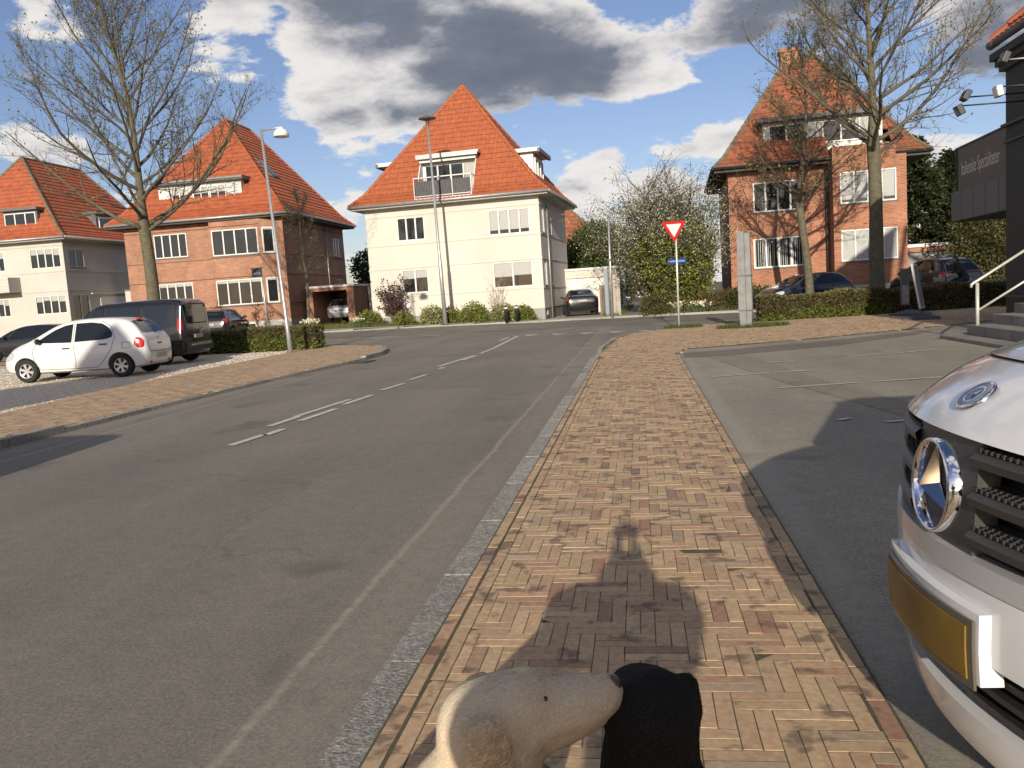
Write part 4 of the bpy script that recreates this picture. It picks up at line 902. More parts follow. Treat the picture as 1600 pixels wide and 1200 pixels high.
def leaves(name, P, size, cols, parent, m=None, N=None, long=1.5, up=0.0):
    """one small folded leaf (two triangles) at each point"""
    n = len(P)
    if n == 0: return
    d = rng.normal(size=(n, 3)); d[:, 2] += up
    if N is not None: d = d*0.6 + N
    d /= np.linalg.norm(d, axis=1)[:, None]
    w = np.cross(d, rng.normal(size=(n, 3))); w /= (np.linalg.norm(w, axis=1)[:, None]+1e-9)
    s = np.asarray(size if np.ndim(size) else np.full(n, size))[:, None]*rng.uniform(.65, 1.35, (n, 1))
    nn = np.cross(d, w)
    V = np.stack([P, P + d*s*long*.5 + w*s*.5, P + d*s*long, P + d*s*long*.5 - w*s*.5 + nn*s*.25], 1).reshape(-1, 3)
    F = (np.array([(0, 1, 2), (0, 2, 3)])[None] + (np.arange(n)*4)[:, None, None]).reshape(-1, 3)
    C = np.repeat(cols, 4, 0)
    o = np_mesh(name, V, F, m or leaf_m, parent, C); o['kind'] = 'stuff'; return o
def pick(palette, n, weights=None, jit=0.2):
    pal = np.array(palette); i = rng.choice(len(pal), n, p=weights); return pal[i]*rng.uniform(1-jit, 1+jit, (n, 1))
def unit(v): v = np.asarray(v, float); return v/(np.linalg.norm(v)+1e-9)
def curve_branch(p, d, L, up, wig, m):
    P = [np.array(p, float)]; d = unit(d)
    for i in range(m):
        d = unit(d + np.array([0, 0, up]) + rng.normal(0, wig, 3)); P.append(P[-1] + d*L/m)
    return np.array(P), d
def bare_tree(name, loc, label, fork, height, spread, r0, nl=26, buds=3000, lean=(0, 0), pal=None, seed=1, tw=1.0, cut=None, group=None, budsize=.05, base_len=1.0, up0=0.10):
    global rng
    keep = rng; rng = np.random.default_rng(seed)
    t = empty(name, loc, 0, label, 'tree', group)
    tr = Limbs(); P = []; Rr = []
    n = 10
    for i in range(n+1):
        f = i/n; z = -0.2 + (fork+.2)*f
        P.append((lean[0]*f + 0.04*math.sin(f*5+seed), lean[1]*f + .04*math.cos(f*4+seed), z)); Rr.append(r0*(1.35-.35*min(1, f*4))*(1-.18*f) if i < 3 else r0*(1-.18*f)*(1+rng.normal(0, .02)))
    top = np.array([lean[0], lean[1], fork]); lead = [top]; d = np.array([0, 0, 1.]); LR = [r0*.80]
    m = 9
    for i in range(m):
        d = unit(d + rng.normal(0, .06, 3) + (0, 0, .15)); lead.append(lead[-1] + d*(height-fork)/m); LR.append(r0*.62*(1-(i+1)/(m+.4)))
    tr.add(np.array(P + lead[1:]), Rr + LR[1:], 14)
    tr.build('trunk', bark, t)
    lead = np.array(lead); cr = Limbs(); tips = []
    for k in range(nl):
        f = (k/nl)**1.15; fi = f*m*.9; i = int(fi); p = lead[i] + (lead[i+1]-lead[i])*(fi-i)
        if k < 5: p = np.array([lean[0], lean[1], fork + rng.uniform(-.45, .5)])
        az = k*2.39996 + rng.uniform(-.3, .3); inc = R(70 - 42*f + rng.uniform(-8, 8))
        L = spread*base_len*(1.12-.86*f)*rng.uniform(.82, 1.12)/max(.6, math.sin(inc))
        L = min(L, (height*1.02-p[2])/max(.3, math.cos(inc)*1.05))*1.0
        d = (math.cos(az)*math.sin(inc), math.sin(az)*math.sin(inc), math.cos(inc))
        rr = r0*(.34 - .25*f)*rng.uniform(.85, 1.1)
        B, _ = curve_branch(p, d, L, up0*.75, .075, 7); cr.add(B, rr*np.linspace(1, .16, 8)**.9, 7)
        ns = int(11 + 4*rng.random())
        for q in range(ns):
            g = .18 + .80*q/ns; gi = g*7; i2 = min(6, int(gi)); p2 = B[i2] + (B[i2+1]-B[i2])*(gi-i2); dv = unit(B[i2+1]-B[i2])
            sd = unit(np.cross(dv, rng.normal(size=3))); d2 = unit(dv*.72 + sd*.70 + np.array([0, 0, .12])); L2 = L*(.42-.26*g)*rng.uniform(.7, 1.25); r2 = max(.006, rr*(.42-.3*g))
            B2, _ = curve_branch(p2, d2, L2, .07, .10, 5); cr.add(B2, r2*np.linspace(1, .25, 6), 5)
            nt = int(5*tw + 2)
            for s in range(nt):
                g3 = .15 + .85*s/nt; i3 = min(4, int(g3*5)); p3 = B2[i3] + (B2[i3+1]-B2[i3])*(g3*5-i3); dv3 = unit(B2[i3+1]-B2[i3])
                d3 = unit(dv3*.75 + unit(np.cross(dv3, rng.normal(size=3)))*.72 + np.array([0, 0, .15])); L3 = rng.uniform(.22, .75)*(.6 + L2*.35)
                B3, _ = curve_branch(p3, d3, L3, .10, .12, 3); cr.add(B3, max(.0036, r2*.30)*np.linspace(1, .5, 4), 3); tips += list(B3[1:])
                for _q in range(2):
                    j = rng.integers(0, 3); dv4 = unit(B3[j+1]-B3[j]); d4 = unit(dv4*.7 + unit(np.cross(dv4, rng.normal(size=3)))*.75)
                    B4, _ = curve_branch(B3[j], d4, L3*rng.uniform(.3, .6), .1, .1, 2); cr.add(B4, np.array([.0032, .0028, .002]), 3); tips += list(B4[1:])
    cr.build('branches', twig_m if False else MATS['branch bark'], t)
    tips = np.array(tips); sel = rng.choice(len(tips), buds); pal = pal or [(0.20, .22, .05), (0.26, .27, .07), (.14, .10, .06), (.17, .19, .05)]
    leaves('bud_leaves', tips[sel], budsize, pick(pal, buds), t, up=.5)
    if cut:
        for (dx, dy, z, az, l, r) in cut:
            mb = MB(); d = Vector((math.cos(az), math.sin(az), .55)).normalized(); a = Vector((dx, dy, z)); mb.tube([a, a+d*l], [r*1.25, r], 10); mb.build('stub', bark, t, smooth=True)
            c = MB(); c.lathe([(0, 0.003), (r*.96, .0015), (r*.97, 0)], n=12); o = c.build('sawn_face', cut_m, t); o.matrix_local = Matrix.Translation(a+d*(l+.001)) @ d.to_track_quat('Z', 'Y').to_matrix().to_4x4()
    rng = keep
    return t
mat('branch bark', (0.085, 0.070, 0.054), 0.9, var=.3, vscale=2, alt=(0.11, .105, .06), altscale=1.2, altamt=.6)
bare_tree('bare_tree', (-18.1, 29.0, 0.05), 'large budding bare tree with a sawn limb, standing behind the black van', 4.9, 13.4, 5.2, .25, nl=34, buds=5200, seed=11, tw=1.4, cut=[(0, -.12, 4.75, R(215), .62, .085)], budsize=.055)
bare_tree('bare_tree', (8.25, 30.6, 0.05), 'tall bare tree behind the clipped hedge in front of the orange-red house', 5.75, 12.6, 4.5, .255, nl=30, buds=5200, seed=23, tw=1.2, lean=(-.12, 0), pal=[(.20, .17, .07), (.25, .24, .07), (.16, .115, .065), (.24, .2, .08)], budsize=.055)
bare_tree('young_tree', (7.1, 36.3, 0.1), 'slim young bare tree beside the dark blue hatchback', 4.45, 11.0, 2.9, .175, nl=18, buds=2600, seed=31, tw=.8, lean=(-.35, 0), pal=[(.22, .19, .06), (.18, .14, .05), (.25, .25, .07)], budsize=.06)
bare_tree('young_tree', (-17.0, 41.2, 0.35), 'thin sapling tree standing before the side wall of the brick house', 3.0, 7.2, 1.5, .085, nl=16, buds=900, seed=41, tw=.7, budsize=.045)

def shrub_stems(t, n, h, spread, r, seed, sub=6, m=None, fan=.55, name='stems', up=.08):
    tips = []; lm = Limbs()
    for k in range(n):
        az = rng.uniform(0, 6.28); inc = abs(rng.normal(0, fan)); d = (math.cos(az)*math.sin(inc), math.sin(az)*math.sin(inc), math.cos(inc)); L = h*rng.uniform(.65, 1.05)
        B, _ = curve_branch((rng.normal(0, spread*.1), rng.normal(0, spread*.1), -.05), d, L, up, .09, 7); lm.add(B, r*np.linspace(1, .2, 8), 5)
        for q in range(sub):
            g = rng.uniform(.2, 1)*6.9; i = int(g); p = B[i] + (B[i+1]-B[i])*(g-i); dv = unit(B[i+1]-B[i]); d2 = unit(dv*.7 + unit(np.cross(dv, rng.normal(size=3)))*.8)
            B2, _ = curve_branch(p, d2, L*rng.uniform(.15, .4), .06, .13, 4); lm.add(B2, r*.35*np.linspace(1, .3, 5), 4); tips += list(B2[1:])
            for s in range(4):
                j = rng.integers(0, 4); dv = unit(B2[j+1]-B2[j]); d3 = unit(dv*.6 + unit(np.cross(dv, rng.normal(size=3)))*.9)
                B3, _ = curve_branch(B2[j], d3, L*rng.uniform(.06, .16), .06, .1, 2); lm.add(B3, r*.16*np.array([1, .8, .5]), 3); tips += list(B3)
    lm.build(name, m or MATS['branch bark'], t); return np.array(tips)
def blob_points(n, centers, radii, shell=.55):
    """points spread through overlapping clumps, denser near their surface"""
    c = np.array(centers); r = np.array(radii); k = rng.choice(len(c), n, p=(r.prod(1)**.67)/(r.prod(1)**.67).sum())
    d = rng.normal(size=(n, 3)); d /= np.linalg.norm(d, axis=1)[:, None]; q = (shell + (1-shell)*rng.random(n)**.6)[:, None]
    return c[k] + d*r[k]*q + rng.normal(0, .13, (n, 3))*r[k], d
def blossom_tree():
    t = empty('blossom_tree', (1.3, 41.8, 0.08), 0, 'wide bushy tree with white blossom over the footpath and steps', 'tree')
    tips = shrub_stems(t, 60, 6.4, 3.0, .05, 3, sub=17, fan=.46)
    tips = tips[tips[:, 2] > 1.9]
    tips[:, 0] *= 1.08
    n = 21000; s = rng.choice(len(tips), n); P = tips[s] + rng.normal(0, .14, (n, 3)); P = P[(P[:, 2] < 5.9) | (rng.random(n) < .3)]
    leaves('blossom', P, .052, pick([(.62, .60, .50), (.55, .53, .42), (.66, .65, .56)], len(P)), t)
    n = 26000; s = rng.choice(len(tips), n); P = tips[s] + rng.normal(0, .16, (n, 3)); P = P[(P[:, 2] < 5.6) | (rng.random(n) < .3)]
    leaves('leaves', P, .06, pick([(.13, .15, .045), (.10, .10, .045), (.17, .19, .06), (.09, .075, .04)], len(P)), t)
blossom_tree()
def leafy_bush(name, loc, label, clumps, n, size, pal, cat='shrub', stems=14, h=2.0, group=None, weights=None, long=1.5, mcol=None, inner=True, sr=.03):
    t = empty(name, loc, 0, label, cat, group)
    shrub_stems(t, stems, h, 1.0, sr, 5, sub=5, fan=.6, m=bark_d)
    P, d = blob_points(n, [c[:3] for c in clumps], [c[3:] for c in clumps]); ok = P[:, 2] > .02; P, d = P[ok], d[ok]
    leaves('leaves', P, size, pick(pal, len(P), weights, .3), t, N=d*.9, long=long)
    return t
# evergreen ivy-like shrub under the blossom
leafy_bush('evergreen_shrub', (1.75, 40.4, .08), 'yellow-green evergreen shrub growing below the blossom tree', [(0, 0, 2.3, 1.5, 1.1, 1.3), (-1.0, 0.3, 3.0, .9, .9, .9), (.9, .2, 1.9, .9, .8, 1.0), (.2, 0, 1.0, 1.2, .9, .9), (1.0, .3, 3.1, .8, .8, .9)], 15000, .085,
           [(.19, .21, .035), (.27, .28, .05), (.12, .15, .035), (.06, .08, .025)], h=3.0)
leafy_bush('low_shrub', (0.9, 39.9, .08), 'low brownish shrub at the foot of the blossom tree', [(0, 0, .45, .9, .5, .55), (.8, .1, .35, .7, .5, .45)], 5000, .06, [(.12, .115, .035), (.15, .11, .05), (.08, .09, .03)], h=1.0)
leafy_bush('low_shrub', (3.0, 40.0, .08), 'low russet shrub beside the garden steps', [(0, 0, .4, .8, .5, .5), (1.0, .2, .45, .7, .5, .5)], 4500, .06, [(.14, .10, .04), (.11, .10, .035), (.17, .12, .05)], h=.9)
leafy_bush('garden_shrub', (4.9, 39.8, .08), 'dark green shrub at the front corner of the orange-red house', [(0, 0, .5, .8, .5, .6), (.9, .2, .45, .6, .5, .5)], 5000, .06, [(.045, .07, .022), (.07, .09, .03)], h=1.0)
# hedge and trees along the footpath
leafy_bush('green_tree', (-3.0, 60.0, .1), 'dense fresh green tree behind the white garage', [(0, 0, 3.6, 2.3, 2, 2.2), (-1.2, .3, 2.6, 1.6, 1.6, 1.8), (1.3, 0, 2.6, 1.5, 1.5, 1.6), (0.2, 0, 4.9, 1.4, 1.4, 1.2)], 17000, .12, [(.075, .11, .028), (.10, .14, .035), (.05, .075, .022)], cat='tree', h=5, sr=.06)
leafy_bush('path_hedge', (-1.9, 55.5, .1), 'dark leafy hedge along the left of the footpath', [(0, -3, 1.0, .9, 1.6, 1.2), (0, 0, 1.2, .9, 2, 1.4), (.1, 3, 1.3, .9, 2.2, 1.5), (0, 6, 1.4, 1, 2.4, 1.7)], 13000, .09, [(.045, .065, .02), (.07, .09, .03), (.03, .045, .016)], cat='hedge', h=2)
leafy_bush('path_hedge', (1.9, 50.5, .1), 'dark leafy hedge along the right of the footpath under the blossom tree', [(.3, -4, 1.2, 1.1, 1.6, 1.4), (0, -1, 1.1, 1, 1.8, 1.3), (0.2, 3, 1.3, 1, 2.4, 1.5)], 12000, .09, [(.04, .06, .02), (.06, .08, .028), (.03, .045, .016)], cat='hedge', h=2)
leafy_bush('bushy_tree', (-.6, 80.0, .1), 'hazy olive tree closing the footpath in the distance', [(0, 0, 3.0, 3.0, 2, 2.6), (2.4, 0, 2.2, 2, 2, 2), (-2.2, 0, 2.6, 2, 2, 2.2)], 9000, .16, [(.11, .11, .05), (.085, .09, .04), (.13, .12, .07)], cat='tree', h=5, sr=.06)
leafy_bush('garden_tree', (-21.5, 69.0, .4), 'dark green tree showing between the bay-windowed brick house and the cream house', [(0, 0, 3.0, 2.2, 2, 2.6), (1.2, 0, 2.0, 1.6, 1.6, 1.8), (-1, 0, 4.2, 1.6, 1.6, 1.4)], 11000, .14, [(.045, .065, .02), (.075, .10, .03), (.03, .045, .018)], cat='tree', h=5, sr=.07)
# dark evergreens on the right
def evergreen(x, y, h, w, seed, label, pal, n=17000):
    t = empty('evergreen_tree', (x, y, .05), 0, label, 'tree', 'evergreens behind the brick garage')
    global rng
    keep = rng; rng = np.random.default_rng(seed)
    lm = Limbs(); lm.add([(0, 0, -.1), (0, 0, h*.5), (.1, 0, h*.92)], [.2, .14, .03], 8); pts = []; nr = []
    for k in range(150):
        f = rng.random()**.8; z = h*(.06+.92*f); az = rng.uniform(0, 6.28); L = w*(1-f)**.6*rng.uniform(.55, 1.1)+.12; d = np.array([math.cos(az), math.sin(az), .18])
        B, _ = curve_branch((0, 0, z), d, L, .05, .06, 4); lm.add(B, np.linspace(.03, .006, 5), 4)
        m_ = int(n/150); g = rng.random(m_)**.6*3.99; i = g.astype(int); P = B[i] + (B[i+1]-B[i])*(g-i)[:, None]; P = P + rng.normal(0, .16, (m_, 3))*(np.array([1, 1, .8])); pts.append(P); nr.append(np.repeat([unit(d)], m_, 0))
    lm.build('trunk', bark_d, t); P = np.concatenate(pts); leaves('needles', P, .11, pick(pal, len(P), None, .35), t, N=np.concatenate(nr), long=1.8); rng = keep
pal_e = [(.026, .040, .016), (.040, .058, .020), (.018, .028, .012), (.055, .07, .022)]
evergreen(14.6, 47.5, 8.2, 2.3, 51, 'dark evergreen tree close to the corner of the orange-red house', pal_e)
evergreen(16.9, 48.5, 7.4, 2.3, 52, 'dark evergreen tree in the middle of the group behind the brick garage', pal_e)
evergreen(19.0, 47.0, 7.6, 2.1, 53, 'dark evergreen tree at the outer end of the group behind the garage', pal_e)
evergreen(15.8, 45.0, 4.6, 1.9, 54, 'smaller dark evergreen pressed against the brick garage', pal_e, 12000)
leafy_bush('olive_bush', (15.6, 39.5, .05), 'olive-green loose bush behind the cyclist', [(0, 0, 1.7, 1.7, 1.3, 1.7), (-.9, 0, 2.6, 1.1, 1.0, 1.2), (.7, .2, 3.3, 1.3, 1.0, 1.2), (1.3, .1, 1.4, 1.5, 1.2, 1.3)], 13000, .075, [(.10, .11, .03), (.14, .14, .04), (.06, .075, .022), (.11, .085, .04)], h=3.6)

# shrubs in front of the cream house
def front_shrubs():
    t = empty('purple_shrub', (-12.75, 42.3, .33), 0, 'dark purple-leaved shrub in front of the cream wall', 'shrub')
    tips = shrub_stems(t, 14, 2.3, .8, .022, 9, sub=9, fan=.42, m=bark_d); tips = tips[tips[:, 2] > .5]; n = 1500; P = tips[rng.choice(len(tips), n)] + rng.normal(0, .05, (n, 3))
    leaves('leaves', P, .075, pick([(.085, .035, .035), (.12, .05, .04), (.06, .03, .03)], n), t)
    t = empty('bare_sapling', (-7.2, 41.8, .22), 0, 'small leafless sapling beside the cream house windows', 'sapling')
    tips = shrub_stems(t, 3, 1.95, .3, .022, 9, sub=12, fan=.22, m=mat('pale bark', (.30, .25, .18), .9)); leaves('bud_leaves', tips[rng.choice(len(tips), 180)], .035, pick([(.3, .27, .12)], 180), t)
    t = empty('red_shrub', (-24.0, 45.0, .5), 0, 'thin reddish shrub below the bay of the brick house', 'shrub')
    tips = shrub_stems(t, 8, 1.7, .5, .015, 9, sub=7, fan=.35, m=bark_d); leaves('bud_leaves', tips[rng.choice(len(tips), 500)], .05, pick([(.20, .05, .03), (.14, .05, .03)], 500), t)
    t = empty('red_shrub', (-21.9, 45.6, .5), 0, 'smaller reddish shrub beside the canted end of the bay', 'shrub')
    tips = shrub_stems(t, 6, 1.4, .5, .015, 9, sub=7, fan=.35, m=bark_d); leaves('bud_leaves', tips[rng.choice(len(tips), 350)], .05, pick([(.20, .05, .03), (.14, .05, .03)], 350), t)
    spots = [(-13.9, 41.6, .55, 'green shrub at the left foot of the cream house'), (-12.0, 41.3, .45, 'low russet and green shrub under the purple-leaved shrub'), (-10.5, 41.6, .62, 'yellow-green shrub just left of the tall lamp post'), (-9.7, 41.9, .55, 'leafy shrub just behind the tall lamp post'), (-8.4, 41.8, .68, 'round yellow-green shrub right of the lamp post'),
             (-6.9, 41.9, .6, 'green shrub around the small leafless sapling'), (-5.9, 42.2, .5, 'small green shrub beside the black bollards')]
    for i, (x, y, s, lb) in enumerate(spots):
        leafy_bush('flower_shrub', (x, y, zg(x, y)+.05), lb, [(0, 0, s*.8, s*.95, s*.7, s*.75), (s*.5, .1, s*.6, s*.6, s*.5, s*.6), (-s*.5, 0, s*.55, s*.6, s*.5, s*.55)], 2600, .06, [(.19, .21, .04), (.27, .28, .07), (.12, .15, .035), (.26, .20, .09) if i == 1 else (.5, .5, .35) if i in (2, 5) else (.16, .18, .04)], h=s*1.6, stems=8, sr=.012, group='shrubs along the cream house')
    # grassy verge and daffodils
    def tufts(poly, n, hgt, pal, name, z=.05):
        xs = [p[0] for p in poly]; ys = [p[1] for p in poly]; x = rng.uniform(min(xs), max(xs), n*3); y = rng.uniform(min(ys), max(ys), n*3)
        ok = np.array([inside(poly, a, b) for a, b in zip(x, y)]); x, y = x[ok][:n], y[ok][:n]; m_ = len(x)
        z0 = np.array([zg(a, b) for a, b in zip(x, y)]) + z; d = rng.normal(0, .45, (m_, 3)); d[:, 2] = 1; hh = hgt*rng.uniform(.5, 1.3, m_)[:, None]; w = rng.normal(size=(m_, 3)); w[:, 2] = 0; w /= np.linalg.norm(w, axis=1)[:, None]
        P = np.stack([x, y, z0], 1); V = np.stack([P - w*.009, P + w*.009, P + d*hh*[1, 1, 1]], 1).reshape(-1, 3); F = np.arange(m_*3).reshape(-1, 3)
        o = np_mesh(name, V, F, leaf_m, None, np.repeat(pick(pal, m_), 3, 0)); tag(o, kind='stuff'); return o
    gp = [(.13, .17, .04), (.18, .20, .055), (.22, .19, .09), (.10, .14, .035)]
    o = tufts([(-24, 39.6), (-15.8, 39.9), (-11.6, 41.1), (-6.5, 42.1), (-5, 42.2), (-5, 42.6), (-14, 43.3), (-24, 45)], 9000, .24, gp, 'garden_grass'); tag(o, 'rough grass and low planting in front of the houses', 'grass')
    o = tufts([(.9, 40.6), (3.2, 39.8), (6, 38.9), (12, 37.5), (12, 38.8), (4.6, 40.8), (1.4, 42)], 6000, .26, gp, 'border_grass'); tag(o, 'ragged border plants along the far pavement by the steps', 'grass')
    o = tufts([(-1.9, 42.3), (-1.1, 42.2), (-.6, 50), (-.4, 60), (-1.4, 60), (-1.9, 50)], 5000, .2, [(.10, .14, .03), (.13, .17, .04)], 'path_grass'); tag(o, 'bright grass verge beside the footpath', 'grass')
    circ = lambda cx, cy, a, b: [(cx+a*math.cos(k*.5), cy+b*math.sin(k*.5)) for k in range(12)]
    o = tufts(circ(3.25, 25.0, 1.05, .42), 2600, .13, [(.08, .12, .03), (.12, .14, .04)], 'grass_tuft', .055); tag(o, 'patch of grass around the grey pylon', 'grass')
    o = tufts(circ(1.35, 26.75, .62, .22), 1300, .12, [(.08, .12, .03), (.12, .14, .04)], 'grass_tuft', .055); tag(o, 'patch of grass round the give-way sign post', 'grass')
    k = 0
    for cx, cy, lb in [(2.75, 39.6, 'clump of pale daffodils in front of the garden steps'), (1.7, 39.7, 'small clump of daffodils by the footpath'), (-14.4, 41.3, 'white narcissi at the corner of the cream house'), (-16.8, 40.5, 'white narcissi in front of the grey garden wall')]:
        t = empty('daffodil_clump', (cx, cy, zg(cx, cy)+.05), 0, lb, 'flowers'); k += 1; n = 110; lm = Limbs(); hd = []
        for q in range(n):
            p = rng.normal(0, .22, 3); p[2] = 0; B, d = curve_branch(p, (rng.normal(0, .25), rng.normal(0, .2), 1), rng.uniform(.3, .5), -.05, .05, 3); lm.add(B, [.011, .01, .008, .004], 3)
            if q % 3 == 0: hd.append(B[-1]+(0, 0, .06))
        lm.build('leaf_blades', mat('daffodil leaf', (.09, .14, .045), .6), t); hd = np.array(hd); hd = np.repeat(hd, 5, 0); leaves('flower_heads', hd, .075, pick([(.70, .66, .42), (.72, .70, .58)], len(hd)), t)
front_shrubs()

# clipped hedges
def hedge(name, pts, w, h, label, pal_top, pal_low, n, seed):
    t = empty(name, (0, 0, 0), 0, label, 'hedge')
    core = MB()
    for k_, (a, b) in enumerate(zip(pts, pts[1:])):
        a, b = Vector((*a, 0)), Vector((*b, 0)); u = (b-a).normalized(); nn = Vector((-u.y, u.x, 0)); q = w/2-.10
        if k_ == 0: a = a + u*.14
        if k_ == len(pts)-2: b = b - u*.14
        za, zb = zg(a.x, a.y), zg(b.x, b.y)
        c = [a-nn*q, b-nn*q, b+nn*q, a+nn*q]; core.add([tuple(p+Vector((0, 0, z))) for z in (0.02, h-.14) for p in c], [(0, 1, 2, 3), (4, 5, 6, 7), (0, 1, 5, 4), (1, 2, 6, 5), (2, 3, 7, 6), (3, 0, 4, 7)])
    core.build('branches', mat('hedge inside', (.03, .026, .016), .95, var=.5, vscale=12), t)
    seg = [(Vector((*a, 0)), Vector((*b, 0))) for a, b in zip(pts, pts[1:])]; Ls = np.array([(b-a).length for a, b in seg]); k = rng.choice(len(seg), n, p=Ls/Ls.sum()); f = rng.random(n)
    A = np.array([tuple(s[0]) for s in seg])[k]; B = np.array([tuple(s[1]) for s in seg])[k]; U = (B-A)/np.linalg.norm(B-A, axis=1)[:, None]; Nn = np.stack([-U[:, 1], U[:, 0], 0*U[:, 0]], 1)
    side_ = rng.random(n); dpt = np.abs(rng.normal(0, .06, n)); wob = .05*np.sin(f*Ls[k]*2.1+seed) + .03*np.sin(f*Ls[k]*5.3)
    off = np.where(side_ < .45, -(w/2-dpt+wob), np.where(side_ < .6, (w/2-dpt), rng.uniform(-w/2, w/2, n))); z = np.where(side_ < .6, rng.uniform(.04, h, n), h-dpt+wob)
    end = rng.random(n) < .10; f = np.where(end, rng.integers(0, 2, n) + rng.normal(0, .004, n), f)
    off = np.where(end, rng.uniform(-w/2, w/2, n), off); z = np.where(end, rng.uniform(.04, h, n), z)
    P = A + (B-A)*f[:, None] + Nn*off[:, None]; P[:, 2] = z + .02
    ND = Nn*np.where(side_ < .45, -1, np.where(side_ < .6, 1, 0))[:, None]; ND[:, 2] += np.where(side_ < .6, .3, 1)
    pn = np.array([math.sin(a*.9+seed)+math.sin(b*1.7)+.6*math.sin(a*3.1+b) for a, b in zip(P[:, 0], P[:, 1])])
    low = (z < h*(.42 + .16*pn)) ; C = np.where(low[:, None], pick(pal_low, n), pick(pal_top, n))
    leaves('leaves', P, .058, C, t, N=ND)
tawny = [(.16, .13, .06), (.13, .115, .05), (.18, .15, .07), (.10, .105, .04)]
fresh = [(.19, .23, .04), (.24, .28, .055), (.13, .17, .035), (.13, .12, .05)]
hedge('clipped_hedge', [(-20, 28.3), (-16.2, 27.9), (-10.95, 27.2)], .8, .80, 'clipped hedge with fresh green leaves beside the left lamp post', tawny, fresh, 17000, 1)
hedge('clipped_hedge', [(3.9, 28.2), (7.2, 28.6), (11.8, 29.6)], .95, .80, 'long clipped hedge in front of the tall bare tree', tawny, fresh, 26000, 2)
# ================================================================ street furniture
red_sign = mat('sign red', (.40, .016, .012), .75, spec=.15); white_sign = mat('sign white', (.60, .60, .58), .7, spec=.2); blue_sign = mat('sign blue', (.012, .045, .19), .75, spec=.15)
def lamps():
    t = empty('street_lamp', (-11.2, 25.35, .05), 0, 'slim grey street lamp with white dome shade beside the clipped hedge', 'street lamp', None)
    lean = -.30
    mb = MB(); mb.tube([(0, 0, -.1), (lean*.15, 0, 1.0), (lean*.16, 0, 1.05), (lean, 0, 7.1)], [.075, .068, .055, .042], 12); mb.build('pole', galv, t, smooth=True)
    a = MB(); a.tube([(lean, 0, 7.05), (lean+.5, 0, 7.08), (lean+.62, 0, 7.08)], .028, 8); a.build('arm', galv, t, smooth=True)
    d = MB(); pr = [(0.03, .30), (.08, .29), (.10, .235), (.17, .20), (.225, .12), (.245, 0.0), (.235, 0.0), (.20, .11), (.02, .19)]; d.lathe(pr, (lean+.66, 0, 6.80), 24); sh = d.build('lamp_shade', mat('lamp white', (.74, .73, .68), .35), t, smooth=True)
    b = MB(); b.sphere((lean+.66, 0, 6.86), .09); b.build('bulb', mat('opal', (.7, .7, .66), .3), sh, smooth=True)
    t = empty('street_lamp', (-9.75, 41.1, .25), 0, 'tall street lamp with flat mushroom head in front of the cream house', 'street lamp')
    mb = MB(); mb.tube([(0, 0, -.1), (-.05, 0, 3.2), (-.053, 0, 3.25), (-.16, 0, 9.9)], [.11, .095, .075, .05], 12); mb.build('pole', galv, t, smooth=True)
    d = MB(); d.lathe([(0.0, .24), (.10, .22), (.42, .10), (.45, .06), (.36, .03), (.12, 0.0), (.07, -.18), (.05, -.3)], (-.16, 0, 10.05), 24); d.build('lamp_head', mat('lamp bronze', (.10, .085, .07), .5), t, smooth=True)
    t = empty('wooden_mast', (-1.28, 39.2, .1), 0, 'thin grey mast beside the garden fence posts', 'mast')
    mb = MB(); mb.tube([(0, 0, -.1), (.05, 0, 4.6)], [.06, .045], 8); mb.build('pole', galv, t, smooth=True)
    for z in (1.0, 2.6): b = MB(); b.box(-.06, .06, -.06, .06, z, z+.12); b.build('clamp', dark_metal, t)
lamps()
